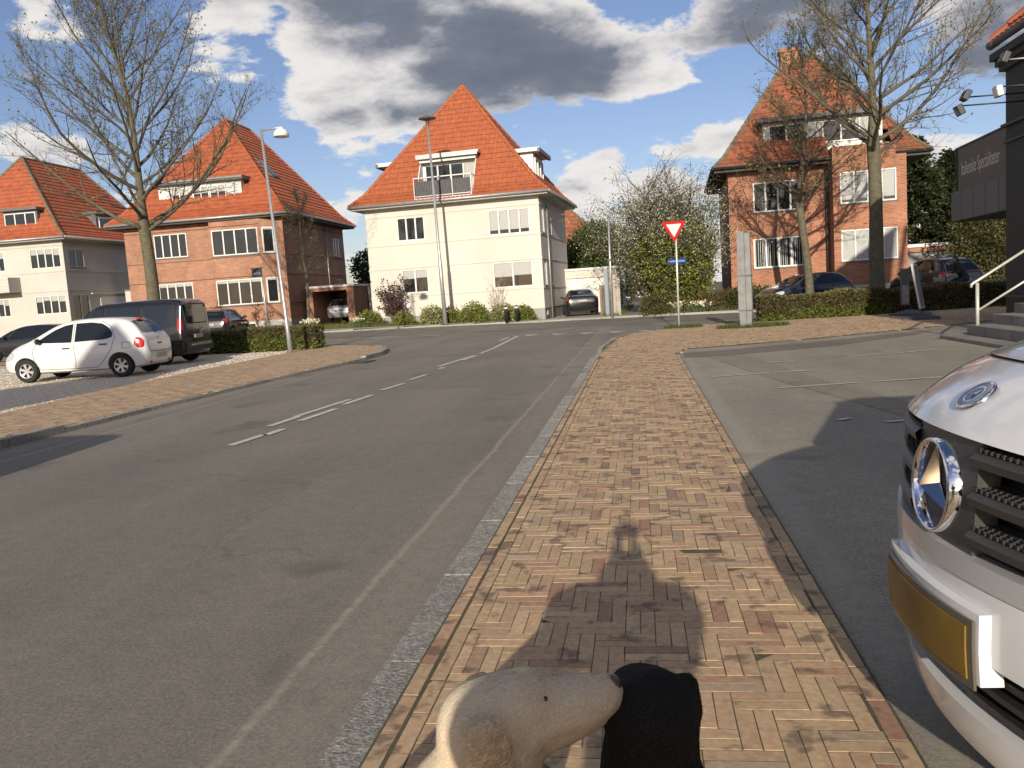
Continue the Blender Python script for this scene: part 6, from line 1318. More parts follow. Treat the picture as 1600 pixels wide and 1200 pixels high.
# ================================================================ the white van in the foreground (nose towards the pavement)
def front_van():
    # local frame: -x is forwards, v = y, origin under the nose centre
    t = empty('white_van', (0.0, 2.12, 0.05), R(2.5), 'white panel van with big chrome star grille, nosing up to the brick pavement', 'van')
    t.location = (0.085, 2.12, 0.0)
    wp = mat('white van paint', (.66, .66, .66), .22, coat=.8); sil = mat('silver plastic', (.50, .50, .50), .3, metal=.3, coat=.5)
    vb = mat('van black plastic', (.020, .020, .021), .48, var=.15, vscale=30); vg = mat('van dark grey plastic', (.042, .040, .038), .42)
    # nose profile: height -> x at the centre line, and how fast it falls back to the sides
    Z = [.20, .26, .34, .42, .50, .60, .70, .78, .86, .95, 1.02, 1.055, 1.075, 1.11, 1.16, 1.215, 1.285, 1.35]
    X = [.72, .655, .625, .615, .60, .595, .597, .605, .612, .618, .625, .632, .648, .69, .77, .90, 1.14, 1.46]
    K = [.46]*len(Z)
    def px(v, z): return float(np.interp(z, Z, X)) +   .40*v*v + .9*max(0, abs(v)-.72)**2*6 + (.0 if z > .8 else 0)
    def surf(va, vb_, za, zb, nv=24, nz=8, off=0.0, zf=None):
        G = []
        for i in range(nz+1):
            row = []
            for j in range(nv+1):
                v = va+(vb_-va)*j/nv; z0 = za if not callable(za) else za(v); z1 = zb if not callable(zb) else zb(v); z = z0+(z1-z0)*i/nz
                row.append((px(v, z)-off, v, z - (.02*v*v + .05*v*v*min(1, max(0, (z-.98)/.1)))))
            G.append(row)
        return G
    def thick(G, d):            # shell: front surface, back surface and rim
        m = MB(); r, c = len(G), len(G[0]); B = [[(p[0]+d, p[1], p[2]) for p in row] for row in G]
        m.grid(G); m.grid(B)
        for i in range(r-1): m.quad(G[i][0], G[i+1][0], B[i+1][0], B[i][0]); m.quad(G[i][-1], G[i+1][-1], B[i+1][-1], B[i][-1])
        for j in range(c-1): m.quad(G[0][j], G[0][j+1], B[0][j+1], B[0][j]); m.quad(G[-1][j], G[-1][j+1], B[-1][j+1], B[-1][j])
        return m
    gw = lambda z: .56 + .06*(z-.8)
    # lower bumper lip, middle bumper, upper bumper bar
    thick(surf(-.93, .93, .305, .405, 40, 4), .06).build('bumper_lip', wp, t, autosmooth=40)
    thick(surf(-.93, .93, .57, .735, 40, 5), .06).build('bumper', wp, t, autosmooth=40)
    thick(surf(-.93, -.62, .405, .57, 10, 3), .06).build('bumper_corner', wp, t, autosmooth=40); thick(surf(.62, .93, .405, .57, 10, 3), .06).build('bumper_corner', wp, t, autosmooth=40)
    b = MB(); b.grid(surf(-.66, .66, .39, .58, 20, 3, off=-.09)); lower = b.build('lower_grille', vb, t)
    for k in range(3):
        thick(surf(-.62, .62, .422+.048*k, .440+.048*k, 20, 1, off=-.03), .05).build('grille_slat', vb, lower)
    thick(surf(-.90, .90, .20, .306, 30, 2, off=-.05), .05).build('air_dam', vb, t)
    # silver trim under the grille, rising at the sides
    lo = lambda v: .735; hi = lambda v: .775
    thick(surf(-.93, .93, .738, .788, 40, 3, off=.006), .05).build('grille_trim', sil, t, autosmooth=40)
    # grille well
    b = MB(); b.grid(surf(-.60, .60, .775, 1.075, 24, 6, off=-.085)); well = b.build('grille', vb, t)
    def slat(z0, z1, v0, v1, out):
        m = MB(); n = 16; G1 = []
        for j in range(n+1):
            v = v0+(v1-v0)*j/n; x = px(v, (z0+z1)/2); dz = -.10*v*v*.3
            G1.append([(x+.075, v, z1+dz+.012), (x-out+.012, v, z1+dz-.004), (x-out, v, z1+dz-.014), (x-out+.004, v, z0+dz+.012), (x+.03, v, z0+dz), (x+.075, v, z0+dz+.004)])
        m.grid(G1); s = m.build('grille_slat', vg, well, autosmooth=35)
        # rows of small raised pips on the upper face of each slat
        sg = 1 if v1 > 0 else -1; a = v0 if abs(v0) < abs(v1) else v1; e = v1 if a == v0 else v0; pm = MB(); nn = int(abs(e-a)/.020)
        for r_ in range(4):
            for k in range(nn):
                v = a + (e-a)*(k+.5+.5*(r_ % 2))/nn*.96; x = px(v, z1); zz = z1-.03*v*v
                fx = x - out + .016 + r_*.014; pm.box(fx-.0035, fx+.0035, v-.0055, v+.0055, zz+.0, zz+.009)
        o_ = pm.build('grille_pips', vb, s); o_['kind'] = 'stuff'
    for (z0, z1) in ((.985, 1.030), (.895, .940), (.805, .850)):
        slat(z0, z1, .165, gw(z1), .004); slat(z0, z1, -gw(z1), -.165, .004)
    # star surround: rounded plate bulging forwards
    m = MB(); rings = [(.165, -.02), (.172, .002), (.160, .012), (.140, .004), (.132, -.03), (0.0, -.045)]
    cz = .915
    def disc(mm, prof, n=40, sy=1.0):
        V = []; F = []
        for r, h in prof:
            for k in range(n): a = 2*math.pi*k/n; v, z = r*math.cos(a)*sy, cz+r*math.sin(a); V.append((px(0, cz)-.002-h+.075*(z-cz), v, z))
        for i in range(len(prof)-1):
            for k in range(n): F.append((i*n+k, i*n+(k+1) % n, (i+1)*n+(k+1) % n, (i+1)*n+k))
        mm.add(V, F)
    thick(surf(-.175, .175, .785, 1.055, 14, 8, off=-.012), .05).build('star_mount', vg, well, autosmooth=40)
    bk = MB(); disc(bk, [(.100, -.024), (0, -.026)]); bk.build('star_backing', mat('star black', (.006, .006, .007), .35), t)
    m = MB(); disc(m, [(.103, -.02), (.106, .008), (.111, .013), (.116, .008), (.119, -.02)]); ring = m.build('star_ring', chrome, t, smooth=True)
    m = MB(); xc = lambda z: px(0, cz)-.002+.075*(z-cz)
    for k in range(3):
        a = math.pi/2 + k*2*math.pi/3; tip = (math.cos(a)*.106, cz+math.sin(a)*.106); l = a+math.pi/3; r_ = a-math.pi/3; q = .015
        A = (xc(cz)-.034, 0, cz); T = (xc(tip[1])+.004, *tip); Lp = (xc(cz)+.012, math.cos(l)*q, cz+math.sin(l)*q); Rp = (xc(cz)+.012, math.cos(r_)*q, cz+math.sin(r_)*q)
        m.add([A, T, Lp, Rp], [(0, 1, 2), (0, 3, 1), (1, 3, 2)])
    m.build('star', chrome, t)
    # header panel above the grille, shut line, bonnet
    thick(surf(-.86, .86, 1.055, 1.195, 40, 10), .05).build('nose_panel', wp, t, smooth=True)
    sl = MB(); sl.grid(surf(-.86, .86, 1.193, 1.205, 40, 1, off=-.014)); sl.build('shut_line', black_plastic, t)
    thick(surf(-.88, .88, 1.201, 1.35, 40, 12), .04).build('bonnet', wp, t, smooth=True)
    # round badge on the nose panel
    zc = 1.128; xcn = px(0, zc); nrm = Vector((-.58, 0, .81)).normalized(); Q = nrm.to_track_quat('Z', 'Y').to_matrix().to_4x4(); Mb = Matrix.Translation((xcn-.004, .0, zc+.004)) @ Q
    for nm, prof, mt in (('badge', [(.052, -.004), (.052, .002), (.048, .005), (.044, .0055)], chrome), ('badge_field', [(.044, .005), (.030, .0052)], mat('badge blue black', (.03, .035, .06), .2, coat=1)), ('badge_ring', [(.030, .0055), (.026, .0065), (.025, .0055)], chrome), ('badge_centre', [(.025, .0045), (0, .0045)], mat('badge blue black', (0, 0, 0)))):
        m = MB(); m.lathe(prof, n=32); o = m.build(nm, mt, t, smooth=True); o.matrix_local = Mb
    m = MB()
    for k in range(3): a = math.pi + k*2*math.pi/3; m.add([(0, 0, .0075), (math.cos(a)*.026, math.sin(a)*.026, .0055), (math.cos(a+1.05)*.006, math.sin(a+1.05)*.006, .0055), (math.cos(a-1.05)*.006, math.sin(a-1.05)*.006, .0055)], [(0, 1, 2), (0, 3, 1)])
    o = m.build('badge_star', chrome, t); o.matrix_local = Mb
    # number plate on its white carrier
    thick(surf(-.278, .278, .525, .690, 16, 4, off=.026), .05).build('plate_carrier', wp, t, autosmooth=40)
    pf = thick(surf(-.268, .268, .512, .672, 16, 3, off=.034), .006).build('plate_frame', mat('clear grey plastic', (.10, .09, .07), .25), t, autosmooth=40)
    thick(surf(-.25, .25, .532, .655, 16, 3, off=.0385), .004).build('number_plate', mat('shaded yellow plate', (.22, .135, .012), .45, var=.25, vscale=5, alt=(.12, .065, .015), altscale=3.5, altamt=.7), pf, autosmooth=40)  # shade on the plate is put into its darker yellow; blotches at random
    # headlights and sides, windscreen, roof, wheels
    for s in (-1, 1):
        g = surf(s*.60, s*.90, .80, 1.05, 10, 8, off=.004); m = MB(); m.grid(g); m.build('headlight', clear_lens, t, smooth=True)
        thick(surf(s*.565, s*.60, .775, 1.06, 3, 8, off=.006), .05).build('grille_end', wp, t, smooth=True)
        y = s*.955
        m = MB(); pts = [(1.40, .24), (5.65, .24), (5.70, .6), (5.66, 1.8), (5.5, 1.93), (2.5, 1.95), (2.2, 1.88), (2.0, 1.26), (1.75, 1.06), (1.40, .80)]
        m.prism([(a, b_) for a, b_ in pts], y-.02*s, y, 'y'); m.build('side_panel', wp, t)
        m = MB(); m.prism([(2.08, 1.25), (3.0, 1.25), (3.0, 1.78), (2.3, 1.78)], y+.001*s, y+.008*s, 'y'); m.build('side_window', car_glass, t)
        for x in (1.55, 4.65):
            m = MB(); m.lathe([(.38, y+.002*s), (0, y+.002*s)], (x, 0, .38), 28, 'y'); m.build('wheel_arch', black_plastic, t)
            wheel_obj(t, x, s*.885, .33, s, silver_rim); t.children[-1].location.z += .05
        m = MB(); m.sphere((2.15, s*1.10, 1.28), (.09, .10, .14)); m.build('wing_mirror', black_plastic, t, smooth=True)
    m = MB(); m.grid([[(1.45+.75*f, -.86+1.72*k/8+(0.06*f if k == 0 else (-.06*f if k == 8 else 0)), 1.305+.60*f - .08*((k-4)/4)**2*(1-f)*.5) for k in range(9)] for f in (0, .25, .5, .75, 1)]); m.build('windscreen', car_glass, t, smooth=True)
    m = MB(); m.grid([[(x, -.935+1.87*k/10, 1.93+.03*math.cos((k-5)/5*1.4) - (.05 if x < 2.3 else 0)) for k in range(11)] for x in (2.18, 2.6, 4, 5.5, 5.66)]); m.build('roof', wp, t, smooth=True)
    m = MB(); m.box(5.60, 5.70, -.94, .94, .4, 1.93); m.build('tail_door', wp, t); m = MB(); m.box(.95, 5.6, -.90, .90, .22, .30); m.build('underbody', black_plastic, t)
    m = MB(); m.quad((1.0, -.93, .25), (1.0, .93, .25), (1.5, .93, 1.25), (1.5, -.93, 1.25)); m.build('bulkhead', black_plastic, t)
    return t
front_van()
# ================================================================ dark shop building on the right
def shop():
    dk = mat('dark painted render', (.030, .033, .030), .75, var=.12, vscale=2, bump=.15, bscale=40); dk2 = mat('dark trim', (.042, .045, .044), .6)
    t = empty('dark_shop', (8.15, 20.2, .05), 0, 'dark painted shop building with mouldings and red tiled roof edge', 'shop')
    # local: facade at x=0 running towards -y, far corner at y=0
    mb = MB(); mb.box(0, 9, -34, 0, 0, 5.55); mb.build('wall', dk, t)
    for z, o, h in ((5.55, .10, .12), (5.67, .16, .14), (5.81, .24, .16)): b = MB(); b.box(-o, 9, -34, o, z+.001, z+h); b.build('cornice', dk, t)
    for z, o, h in ((4.35, .09, .06), (4.0, .05, .05), (.62, .04, .06)): b = MB(); b.box(-o, .02, -34, o*.6, z, z+h); b.build('moulding', dk2, t)
    g = MB(); g.tube([(-.26, -34, 6.14), (-.26, .12, 6.14)], .085, 12); g.tube([(-.26, -.2, 6.14), (-.26, .14, 6.14)], .095, 12); g.build('gutter', mat('dark zinc', (.09, .09, .092), .5, metal=.3), t, smooth=True)
    roof(t, -.20, 9.4, -34.4, .20, 6.22, 4.2, 4.6, 4.6, 4, 4, tile_mid, tile_mid, sides='l', flare=False)
    # recessed shop end with signboard on a deep fascia, far of the corner
    s = empty('shop_sign', (8.45, 20.35, 0), R(-2), 'dark signboard with thin white handwritten-style lettering above a grey canopy', 'sign')
    b = MB(); b.box(0, .22, .0, 3.9, 3.42, 4.52); b.build('board', mat('board brown grey', (.105, .092, .082), .6, var=.1), s)
    for (y0, y1, z0, z1) in ((0, 3.9, 4.52, 4.56), (3.9, 3.95, 3.40, 4.56)): b = MB(); b.box(-.03, .25, y0, y1, z0, z1); b.build('board_frame', dark_metal, s)
    text_part('lettering', 'Italienske Specialiteter', .50, mat('sign lettering', (.50, .49, .47), .5), s, Matrix.Translation((-.004, 2.30, 3.95)) @ Matrix.Rotation(R(-90), 4, 'Z') @ Matrix.Rotation(R(90), 4, 'X'), sx=.58)
    c = empty('shop_canopy', (8.3, 20.35, 0), R(-2), 'deep grey panelled canopy under the signboard with small warm downlights', 'canopy')
    b = MB(); b.box(.12, 4.0, 0, 4.15, 2.62, 3.40); b.build('box', mat('canopy dark', (.022, .024, .027), .6), c)
    for k in range(5): p = MB(); p.box(.06, .119, .02+k*.83, .83+k*.83-.01, 2.64, 3.40); p.build('panel', mat('canopy panel', (.085, .092, .102), .5, obj_var=.08), c)
    for y in (.7, 1.9): l = MB(); l.lathe([(.07, 2.612), (0, 2.612)], (.9, y, 0), 14); o = l.build('downlight', mat('warm downlight', (.9, .6, .3), .5), c)
    e = MATS['warm downlight'].node_tree.nodes['Principled BSDF']; e.inputs['Emission Color'].default_value = (1, .5, .2, 1); e.inputs['Emission Strength'].default_value = 2.0
    w = MB(); w.box(3.2, 4.0, 0.1, 4.0, .05, 2.62); w.build('shop_front', dk, c)
    # floodlights on long arms
    for i, (y, z, L, az) in enumerate([(-1.2, 4.72, 1.35, 0), (-1.0, 4.92, 1.15, 1), (-2.1, 4.86, .95, 2), (-2.3, 5.32, .92, 3)]):
        f = empty('floodlight', (8.15, 20.2+y, z), 0, ['black floodlight on the lowest and longest arm above the shop sign', 'black floodlight second in reach, pointing upward', 'floodlight with a pale sunlit back above the shop sign', 'black floodlight on the highest arm of the shop wall'][i], 'floodlight', 'floodlights over the shop sign')
        a = MB(); a.tube([(.02, 0, .0), (-L, 0, .02)], .016, 8); a.build('arm', galv if i == 3 else dark_metal, f, smooth=True)
        h = MB(); Mx = Matrix.Translation((-L-.02, 0, .05 if i in (1, 3) else -.06)) @ Matrix.Rotation(R((-25, 30, -12, 25)[i]), 4, 'Y')
        h.bbox(-.07, .05, -.12, .12, -.11, .11, .02, Mx); h.build('lamp_body', dark_metal if i != 2 else galv, f, smooth=False); q = MB(); q.box(-.076, -.071, -.10, .10, -.09, .09, Mx); q.build('lens', car_glass if i != 2 else white_paint, f)
    # entrance steps with tubular handrail
    st = empty('entrance_steps', (6.0, 16.9, .05), 0, 'worn concrete entrance steps beside the dark shop', 'steps')
    cm = mat('worn concrete', (.24, .225, .20), .9, var=.2, vscale=4, bump=.3, bscale=40, alt=(.13, .12, .105), altscale=3, altamt=.6)
    for x0, y0, z in ((-.22, -2.6, .07), (.18, -2.4, .26), (.62, -2.4, .44), (1.02, -2.4, .62)):
        b = MB(); b.bbox(x0, 2.13, y0, .15 if z > .1 else .42, 0 if z < .1 else z-.19, z, .012); b.build('step', cm, st)
    hr = empty('handrail', (6.26, 16.75, .12), 0, 'pale tubular steel handrail climbing the entrance steps', 'handrail')
    pm = mat('pale steel rail', (.50, .50, .44), .4, metal=.3, var=.08, vscale=8)
    p = MB(); p.tube([(0, 0, -.02), (0, 0, .98)], .032, 12); p.build('post', pm, hr, smooth=True)
    fl = MB(); fl.lathe([(0, 0), (.07, 0), (.07, .012), (.03, .02)], n=16); fl.build('base_plate', pm, hr)
    r = MB(); r.tube([(-.11, 0, .90), (-.10, 0, .96), (-.04, 0, 1.0), (0, 0, 1.02), (1.75, 0, 2.10)], .026, 10); r.build('rail', pm, hr, smooth=True)
    r = MB(); r.tube([(0, 0, .46), (1.75, 0, 1.52)], .022, 10); r.build('rail', pm, hr, smooth=True)
    p = MB(); p.tube([(1.7, 0, .5), (1.7, 0, 2.07)], .03, 12); p.build('post', pm, hr, smooth=True)
    h2 = empty('handrail', (6.26, 14.75, .12), 0, 'second pale steel handrail on the near side of the steps', 'handrail')
    p = MB(); p.tube([(.9, 0, .3), (.9, 0, 1.55)], .03, 12); p.build('post', pm, h2, smooth=True); r = MB(); r.tube([(.9, 0, 1.55), (1.75, 0, 2.10)], .026, 10); r.build('rail', pm, h2, smooth=True)
shop()
def house_behind():
    # the photographer's side of the street: the narrow gabled wing whose shadow falls across the gravel
    h = empty('gabled_house', (-13.85, -12.0, .05), 0, 'narrow brick house with steep gable on the near side of the street, behind the photographer', 'house')
    W, D, Hf = 3.1, 8.0, 5.75
    mb = MB(); wall_face(mb, (0, D, 0), LX, LN, D, 0, Hf, []); wall_face(mb, (W, D, 0), (-1, 0, 0), (0, 1, 0), W, 0, Hf, [(.8, 2.3, 1, 2.4), (.8, 2.3, 4, 5.3)]); wall_face(mb, (0, 0, 0), FX, FN, W, 0, Hf, []); wall_face(mb, (W, 0, 0), RX, RN, D, 0, Hf, []); mb.build('wall', brickL_m, h)
    for q in [(.8, 2.3, 1, 2.4), (.8, 2.3, 4, 5.3)]: window(h, (W, D, 0), (-1, 0, 0), (0, 1, 0), q, 3)
    roof(h, -.25, W+.25, -.3, D+.2, Hf+.1, 2.25, W/2+.24, W/2+.24, .6, .6, tile_mid, tile_mid, flare=False); eaves(h, -.25, W+.25, -.3, D+.2, Hf+.1, soffit_m, zinc)
house_behind()
# ================================================================ people and dogs
def limb(mb, pts, rad, n=12, rings=4):
    """rounded chain through joints, to be fused by a voxel remesh"""
    pts = [Vector(p) for p in pts]
    P, Q = [], []
    for i in range(len(pts)-1):
        for k in range(rings): f = k/rings; P.append(pts[i].lerp(pts[i+1], f)); Q.append(rad[i]+(rad[i+1]-rad[i])*f)
    P.append(pts[-1]); Q.append(rad[-1]); mb.tube(P, Q, n)
    for p, r in ((pts[0], rad[0]), (pts[-1], rad[-1])): mb.sphere(p, r*.995, n, 8)
def ell(mb, c, r, M=None, n=16, m=10):
    k = len(mb.v); mb.sphere((0, 0, 0), r, n, m)
    for i in range(k, len(mb.v)):
        q = Vector(mb.v[i]); q = M @ q if M is not None else q; mb.v[i] = (q.x+c[0], q.y+c[1], q.z+c[2])
skin_m = mat('skin', (.42, .24, .16), .55, var=.06, vscale=12); jacket_m = mat('dark jacket', (.022, .022, .024), .85, var=.2, vscale=18, bump=.2, bscale=60); jeans_m = mat('dark jeans', (.022, .028, .045), .9, var=.2, vscale=25); shoe_m = mat('shoe leather', (.025, .02, .018), .6); hair_m = mat('brown hair', (.05, .03, .018), .6, var=.2, vscale=40)
def hand(mb, w, d, up, side, s=1.0):
    """palm and five curled fingers; w wrist, d pointing, up = back of hand, side = thumb side"""
    w, d, up, side = Vector(w), Vector(d).normalized(), Vector(up).normalized(), Vector(side).normalized()
    limb(mb, [w, w+d*.05*s, w+d*.085*s], [.022*s, .026*s, .022*s], 8, 3); limb(mb, [w+d*.04*s+side*.018*s, w+d*.075*s+side*.022*s], [.018*s, .014*s], 8, 2); limb(mb, [w+d*.04*s-side*.018*s, w+d*.075*s-side*.022*s], [.018*s, .013*s], 8, 2)
    for k, (o, l) in enumerate(((.026, .070), (.009, .078), (-.009, .072), (-.026, .056))):
        a = w+d*.08*s+side*o*s; b = a+d*l*.45*s-up*.006*s; c = b+d*l*.25*s-up*l*.30*s; e = c-d*.004*s-up*l*.28*s; limb(mb, [a, b, c, e], [.0095*s, .009*s, .0085*s, .007*s], 7, 2)
    a = w+d*.03*s+side*.028*s; limb(mb, [a, a+d*.03*s+side*.022*s-up*.008*s, a+d*.058*s+side*.022*s-up*.022*s], [.012*s, .011*s, .009*s], 7, 2)
def head(mb, c, f, s=1.0):
    """c centre of skull, f facing"""
    f = Vector(f).normalized(); r = Vector((f.y, -f.x, 0)).normalized(); u = r.cross(f).normalized(); M = Matrix((r, f, u)).transposed(); c = Vector(c)
    ell(mb, c, (.073*s, .092*s, .098*s), M); ell(mb, c+f*.022*s-u*.050*s, (.056*s, .066*s, .062*s), M); ell(mb, c+f*.060*s-u*.090*s, (.030*s, .028*s, .022*s), M)
    ell(mb, c+f*.096*s-u*.032*s, (.012*s, .018*s, .022*s), M, 8, 6); ell(mb, c+f*.088*s-u*.066*s, (.022*s, .010*s, .007*s), M, 8, 6); ell(mb, c+f*.084*s+u*.004*s, (.05*s, .012*s, .010*s), M, 8, 6)
    for q in (-1, 1): ell(mb, c+r*q*.074*s-u*.018*s-f*.005*s, (.010*s, .020*s, .030*s), M, 8, 6)
    return c, f, r, u
def photographer():
    t = empty('person', (0.0, -.52, .06), 0, 'photographer in dark jacket holding a phone up with both hands', 'person')
    b = MB(); hz = 1.27
    limb(b, [(0, 0, .76), (0, 0, .95), (0, .0, 1.10)], [.125, .13, .125]); limb(b, [(-.13, 0, 1.10), (.13, 0, 1.10)], [.075, .075]); limb(b, [(0, 0, 1.12), (0, .01, 1.22)], [.052, .050])
    head(b, (0, .03, hz), (0, 1, .08), .92)
    for s in (-1, 1):
        limb(b, [(s*.08, 0, .76), (s*.095, .02, .42), (s*.10, -.01, .07)], [.085, .058, .038]); limb(b, [(s*.10, -.04, .035), (s*.115, .15, .03)], [.036, .030])
        limb(b, [(s*.18, 0, 1.10), (s*.19, .20, 1.0), (s*.04, .43, 1.31)], [.052, .044, .028]); hand(b, (s*.045, .45, 1.33), (-s*.25, .1, 1), (s*.6, -.8, 0), (-s*.3, -.9, 0), .85)
    body = remeshed(b, 'body', skin_m, .012, t)
    j = MB(); limb(j, [(0, 0, .74), (0, 0, .95), (0, 0, 1.10)], [.155, .15, .145]); limb(j, [(-.215, 0, 1.165), (.215, 0, 1.165)], [.112, .112]); limb(j, [(0, -.01, 1.12), (0, -.02, 1.23)], [.19, .15])
    for s in (-1, 1): limb(j, [(s*.20, 0, 1.10), (s*.20, .20, 1.0), (s*.042, .40, 1.27)], [.085, .072, .046])
    remeshed(j, 'jacket', jacket_m, .014, t)
    j = MB(); limb(j, [(0, 0, .82), (0, 0, .74)], [.135, .13])
    for s in (-1, 1): limb(j, [(s*.08, 0, .76), (s*.095, .02, .42), (s*.10, -.01, .07)], [.098, .070, .056])
    remeshed(j, 'trousers', jeans_m, .014, t)
    for s in (-1, 1): j = MB(); limb(j, [(s*.10, -.05, .04), (s*.105, .05, .045), (s*.118, .17, .035)], [.042, .046, .036]); remeshed(j, 'shoe', shoe_m, .010, t)
    j = MB(); ell(j, (0, .012, hz+.022), (.078, .094, .088)); ell(j, (0, -.03, hz-.03), (.07, .06, .07)); remeshed(j, 'hair', hair_m, .010, t)
    ph = empty('phone', (0, -.055, 1.452), 0, 'black smartphone held by the photographer', 'phone')
    m = MB(); m.bbox(-.072, .072, -.012, -.003, -.036, .036, .004); m.build('case', black_plastic, ph); m = MB(); m.box(-.066, .066, -.0135, -.0122, -.032, .032); m.build('screen', car_glass, ph)
photographer()

# ---- dogs
def fur(o, n, length, parent, m, flow, C=None, lift=.10, wid=.0010, seed=3, attr=None):
    me = o.data; nv = len(me.vertices); co = np.empty(nv*3, dtype=np.float32); me.vertices.foreach_get('co', co); co = co.reshape(-1, 3); no = np.empty(nv*3, dtype=np.float32); me.vertices.foreach_get('normal', no); no = no.reshape(-1, 3)
    me.calc_loop_triangles(); tr = np.empty(len(me.loop_triangles)*3, dtype=np.int32); me.loop_triangles.foreach_get('vertices', tr); tr = tr.reshape(-1, 3)
    A, B, D = co[tr[:, 0]], co[tr[:, 1]], co[tr[:, 2]]; ar = np.linalg.norm(np.cross(B-A, D-A), axis=1); r = np.random.default_rng(seed); k = r.choice(len(tr), n, p=ar/ar.sum()); u, v = r.random(n), r.random(n); f = u+v > 1; u[f], v[f] = 1-u[f], 1-v[f]
    P = A[k] + (B-A)[k]*u[:, None] + (D-A)[k]*v[:, None]; N = no[tr[k, 0]]
    fl = flow(P); fl = fl - N*(fl*N).sum(1)[:, None]; fl /= (np.linalg.norm(fl, axis=1)[:, None]+1e-6); d = fl + N*lift + r.normal(0, .07, (n, 3)); d /= np.linalg.norm(d, axis=1)[:, None]
    w = np.cross(d, N); w /= (np.linalg.norm(w, axis=1)[:, None]+1e-6); L = length*r.uniform(.6, 1.25, (n, 1))
    V = np.stack([P-w*wid, P+w*wid, P+d*L], 1).reshape(-1, 3); F = np.arange(n*3).reshape(-1, 3); cols = attr(P, r)
    q = np_mesh('fur', V, F, m, parent, np.repeat(cols, 3, 0)); q['kind'] = 'stuff'; return q
def dog(name, loc, rz, label, neck_up, hd, pitch, tintf, base_m, black=False, sit=True, s=1.0, yaw_head=0.0):
    """sitting labrador; local +x forwards. hd = skull centre"""
    t = empty(name, loc, rz, label, 'dog'); b = MB()
    # trunk of a sitting dog: rump low, chest high
    limb(b, [(-.26, 0, .16), (-.17, 0, .22), (-.04, 0, .33), (.05, 0, .42)], [.12, .145, .14, .13], 16, 5); ell(b, (.06, 0, .36), (.12, .115, .16))
    for q in (-1, 1):
        ell(b, (-.18, q*.12, .16), (.14, .07, .125)); limb(b, [(-.10, q*.15, .20), (-.02, q*.16, .12), (-.13, q*.15, .05)], [.07, .05, .032]); limb(b, [(-.15, q*.15, .035), (.0, q*.155, .028)], [.034, .032])
        limb(b, [(.06, q*.085, .40), (.03, q*.095, .24), (.09, q*.09, .03)], [.075, .05, .034]); limb(b, [(.07, q*.09, .03), (.15, q*.092, .026)], [.036, .033])
    limb(b, [(-.30, 0, .09), (-.45, .05, .05), (-.58, .12, .035)], [.045, .034, .016])
    H = Vector(hd); f = Vector((math.cos(pitch)*math.cos(yaw_head), math.cos(pitch)*math.sin(yaw_head), math.sin(pitch))); r = Vector((0, 0, 1)).cross(f).normalized(); u = f.cross(r).normalized(); M = Matrix((f, r, u)).transposed()
    limb(b, [(.04, 0, .42), Vector((.05, 0, .42)).lerp(H, .5)+Vector((.015, 0, .0)), H-f*.035-u*.01], [.125, .098, .085], 16, 5)
    ell(b, H, (.092, .078, .074), M); ell(b, H+f*.045+u*.012, (.06, .066, .056), M); ell(b, H-u*.025+f*.02, (.08, .074, .056), M)           # skull, brow, cheeks
    limb(b, [H+f*.05-u*.012, H+f*.105-u*.022, H+f*.150-u*.026, H+f*.176-u*.026], [.058, .053, .049, .039], 14, 4); limb(b, [H+f*.03-u*.05, H+f*.10-u*.052, H+f*.150-u*.054], [.046, .040, .030], 12, 4)
    for q in (-1, 1):
        ell(b, H+f*.105-u*.048+r*q*.024, (.05, .016, .030), M, 10, 8)
        e0 = H-f*.028+r*q*.066+u*.040
        ell(b, e0+r*q*.012-u*.010, (.034, .022, .022), M, 10, 8); ell(b, e0+r*q*.020-u*.045+f*.004, (.036, .0135, .046), M, 12, 10); ell(b, e0+r*q*.018-u*.078+f*.012, (.024, .012, .032), M, 10, 8)
    body = remeshed(b, 'body', base_m, .009 if not black else .010, t, 5)
    n = MB(); ell(n, H+f*.198-u*.013, (.016, .021, .017), M, 12, 8); n.build('nose', mat('dog nose', (.085, .05, .042) if not black else (.012, .012, .012), .35), t, smooth=True)
    for q in (-1, 1): e = MB(); ell(e, H+f*.076+r*q*.0415+u*.024, (.010, .009, .009), M, 10, 8); e.build('eye', mat('dog eye', (.012, .008, .006), .08, coat=1), t, smooth=True)
    # collar
    return t, body, H, f, u, r
EARS = []
def lab_tint(P, rg):
    n = len(P); c = np.tile(np.array([[.58, .44, .27]]), (n, 1)); hz = np.clip((P[:, 2]-.52)/.1, 0, 1)[:, None]; c = c*(1-hz) + np.array([[.68, .59, .46]])*hz
    for e in EARS:
        k = np.clip(1.5 - np.linalg.norm((P-np.array(e)[None])/np.array([[.05, .045, .06]]), axis=1), 0, 1)[:, None]; c = c*(1-k) + np.array([[.48, .35, .20]])*k
    return c*rg.uniform(.82, 1.12, (n, 1))
fur_m = tint_mat('fur', .7, bump=0, transl=.15)
cream_dog = mat('cream coat', (.55, .44, .29), .85, var=.12, vscale=14, bump=.3, bscale=120, sheen=.2); black_dog = mat('black coat', (.008, .0075, .007), .85, spec=.2, var=.2, vscale=14, bump=.3, bscale=120)
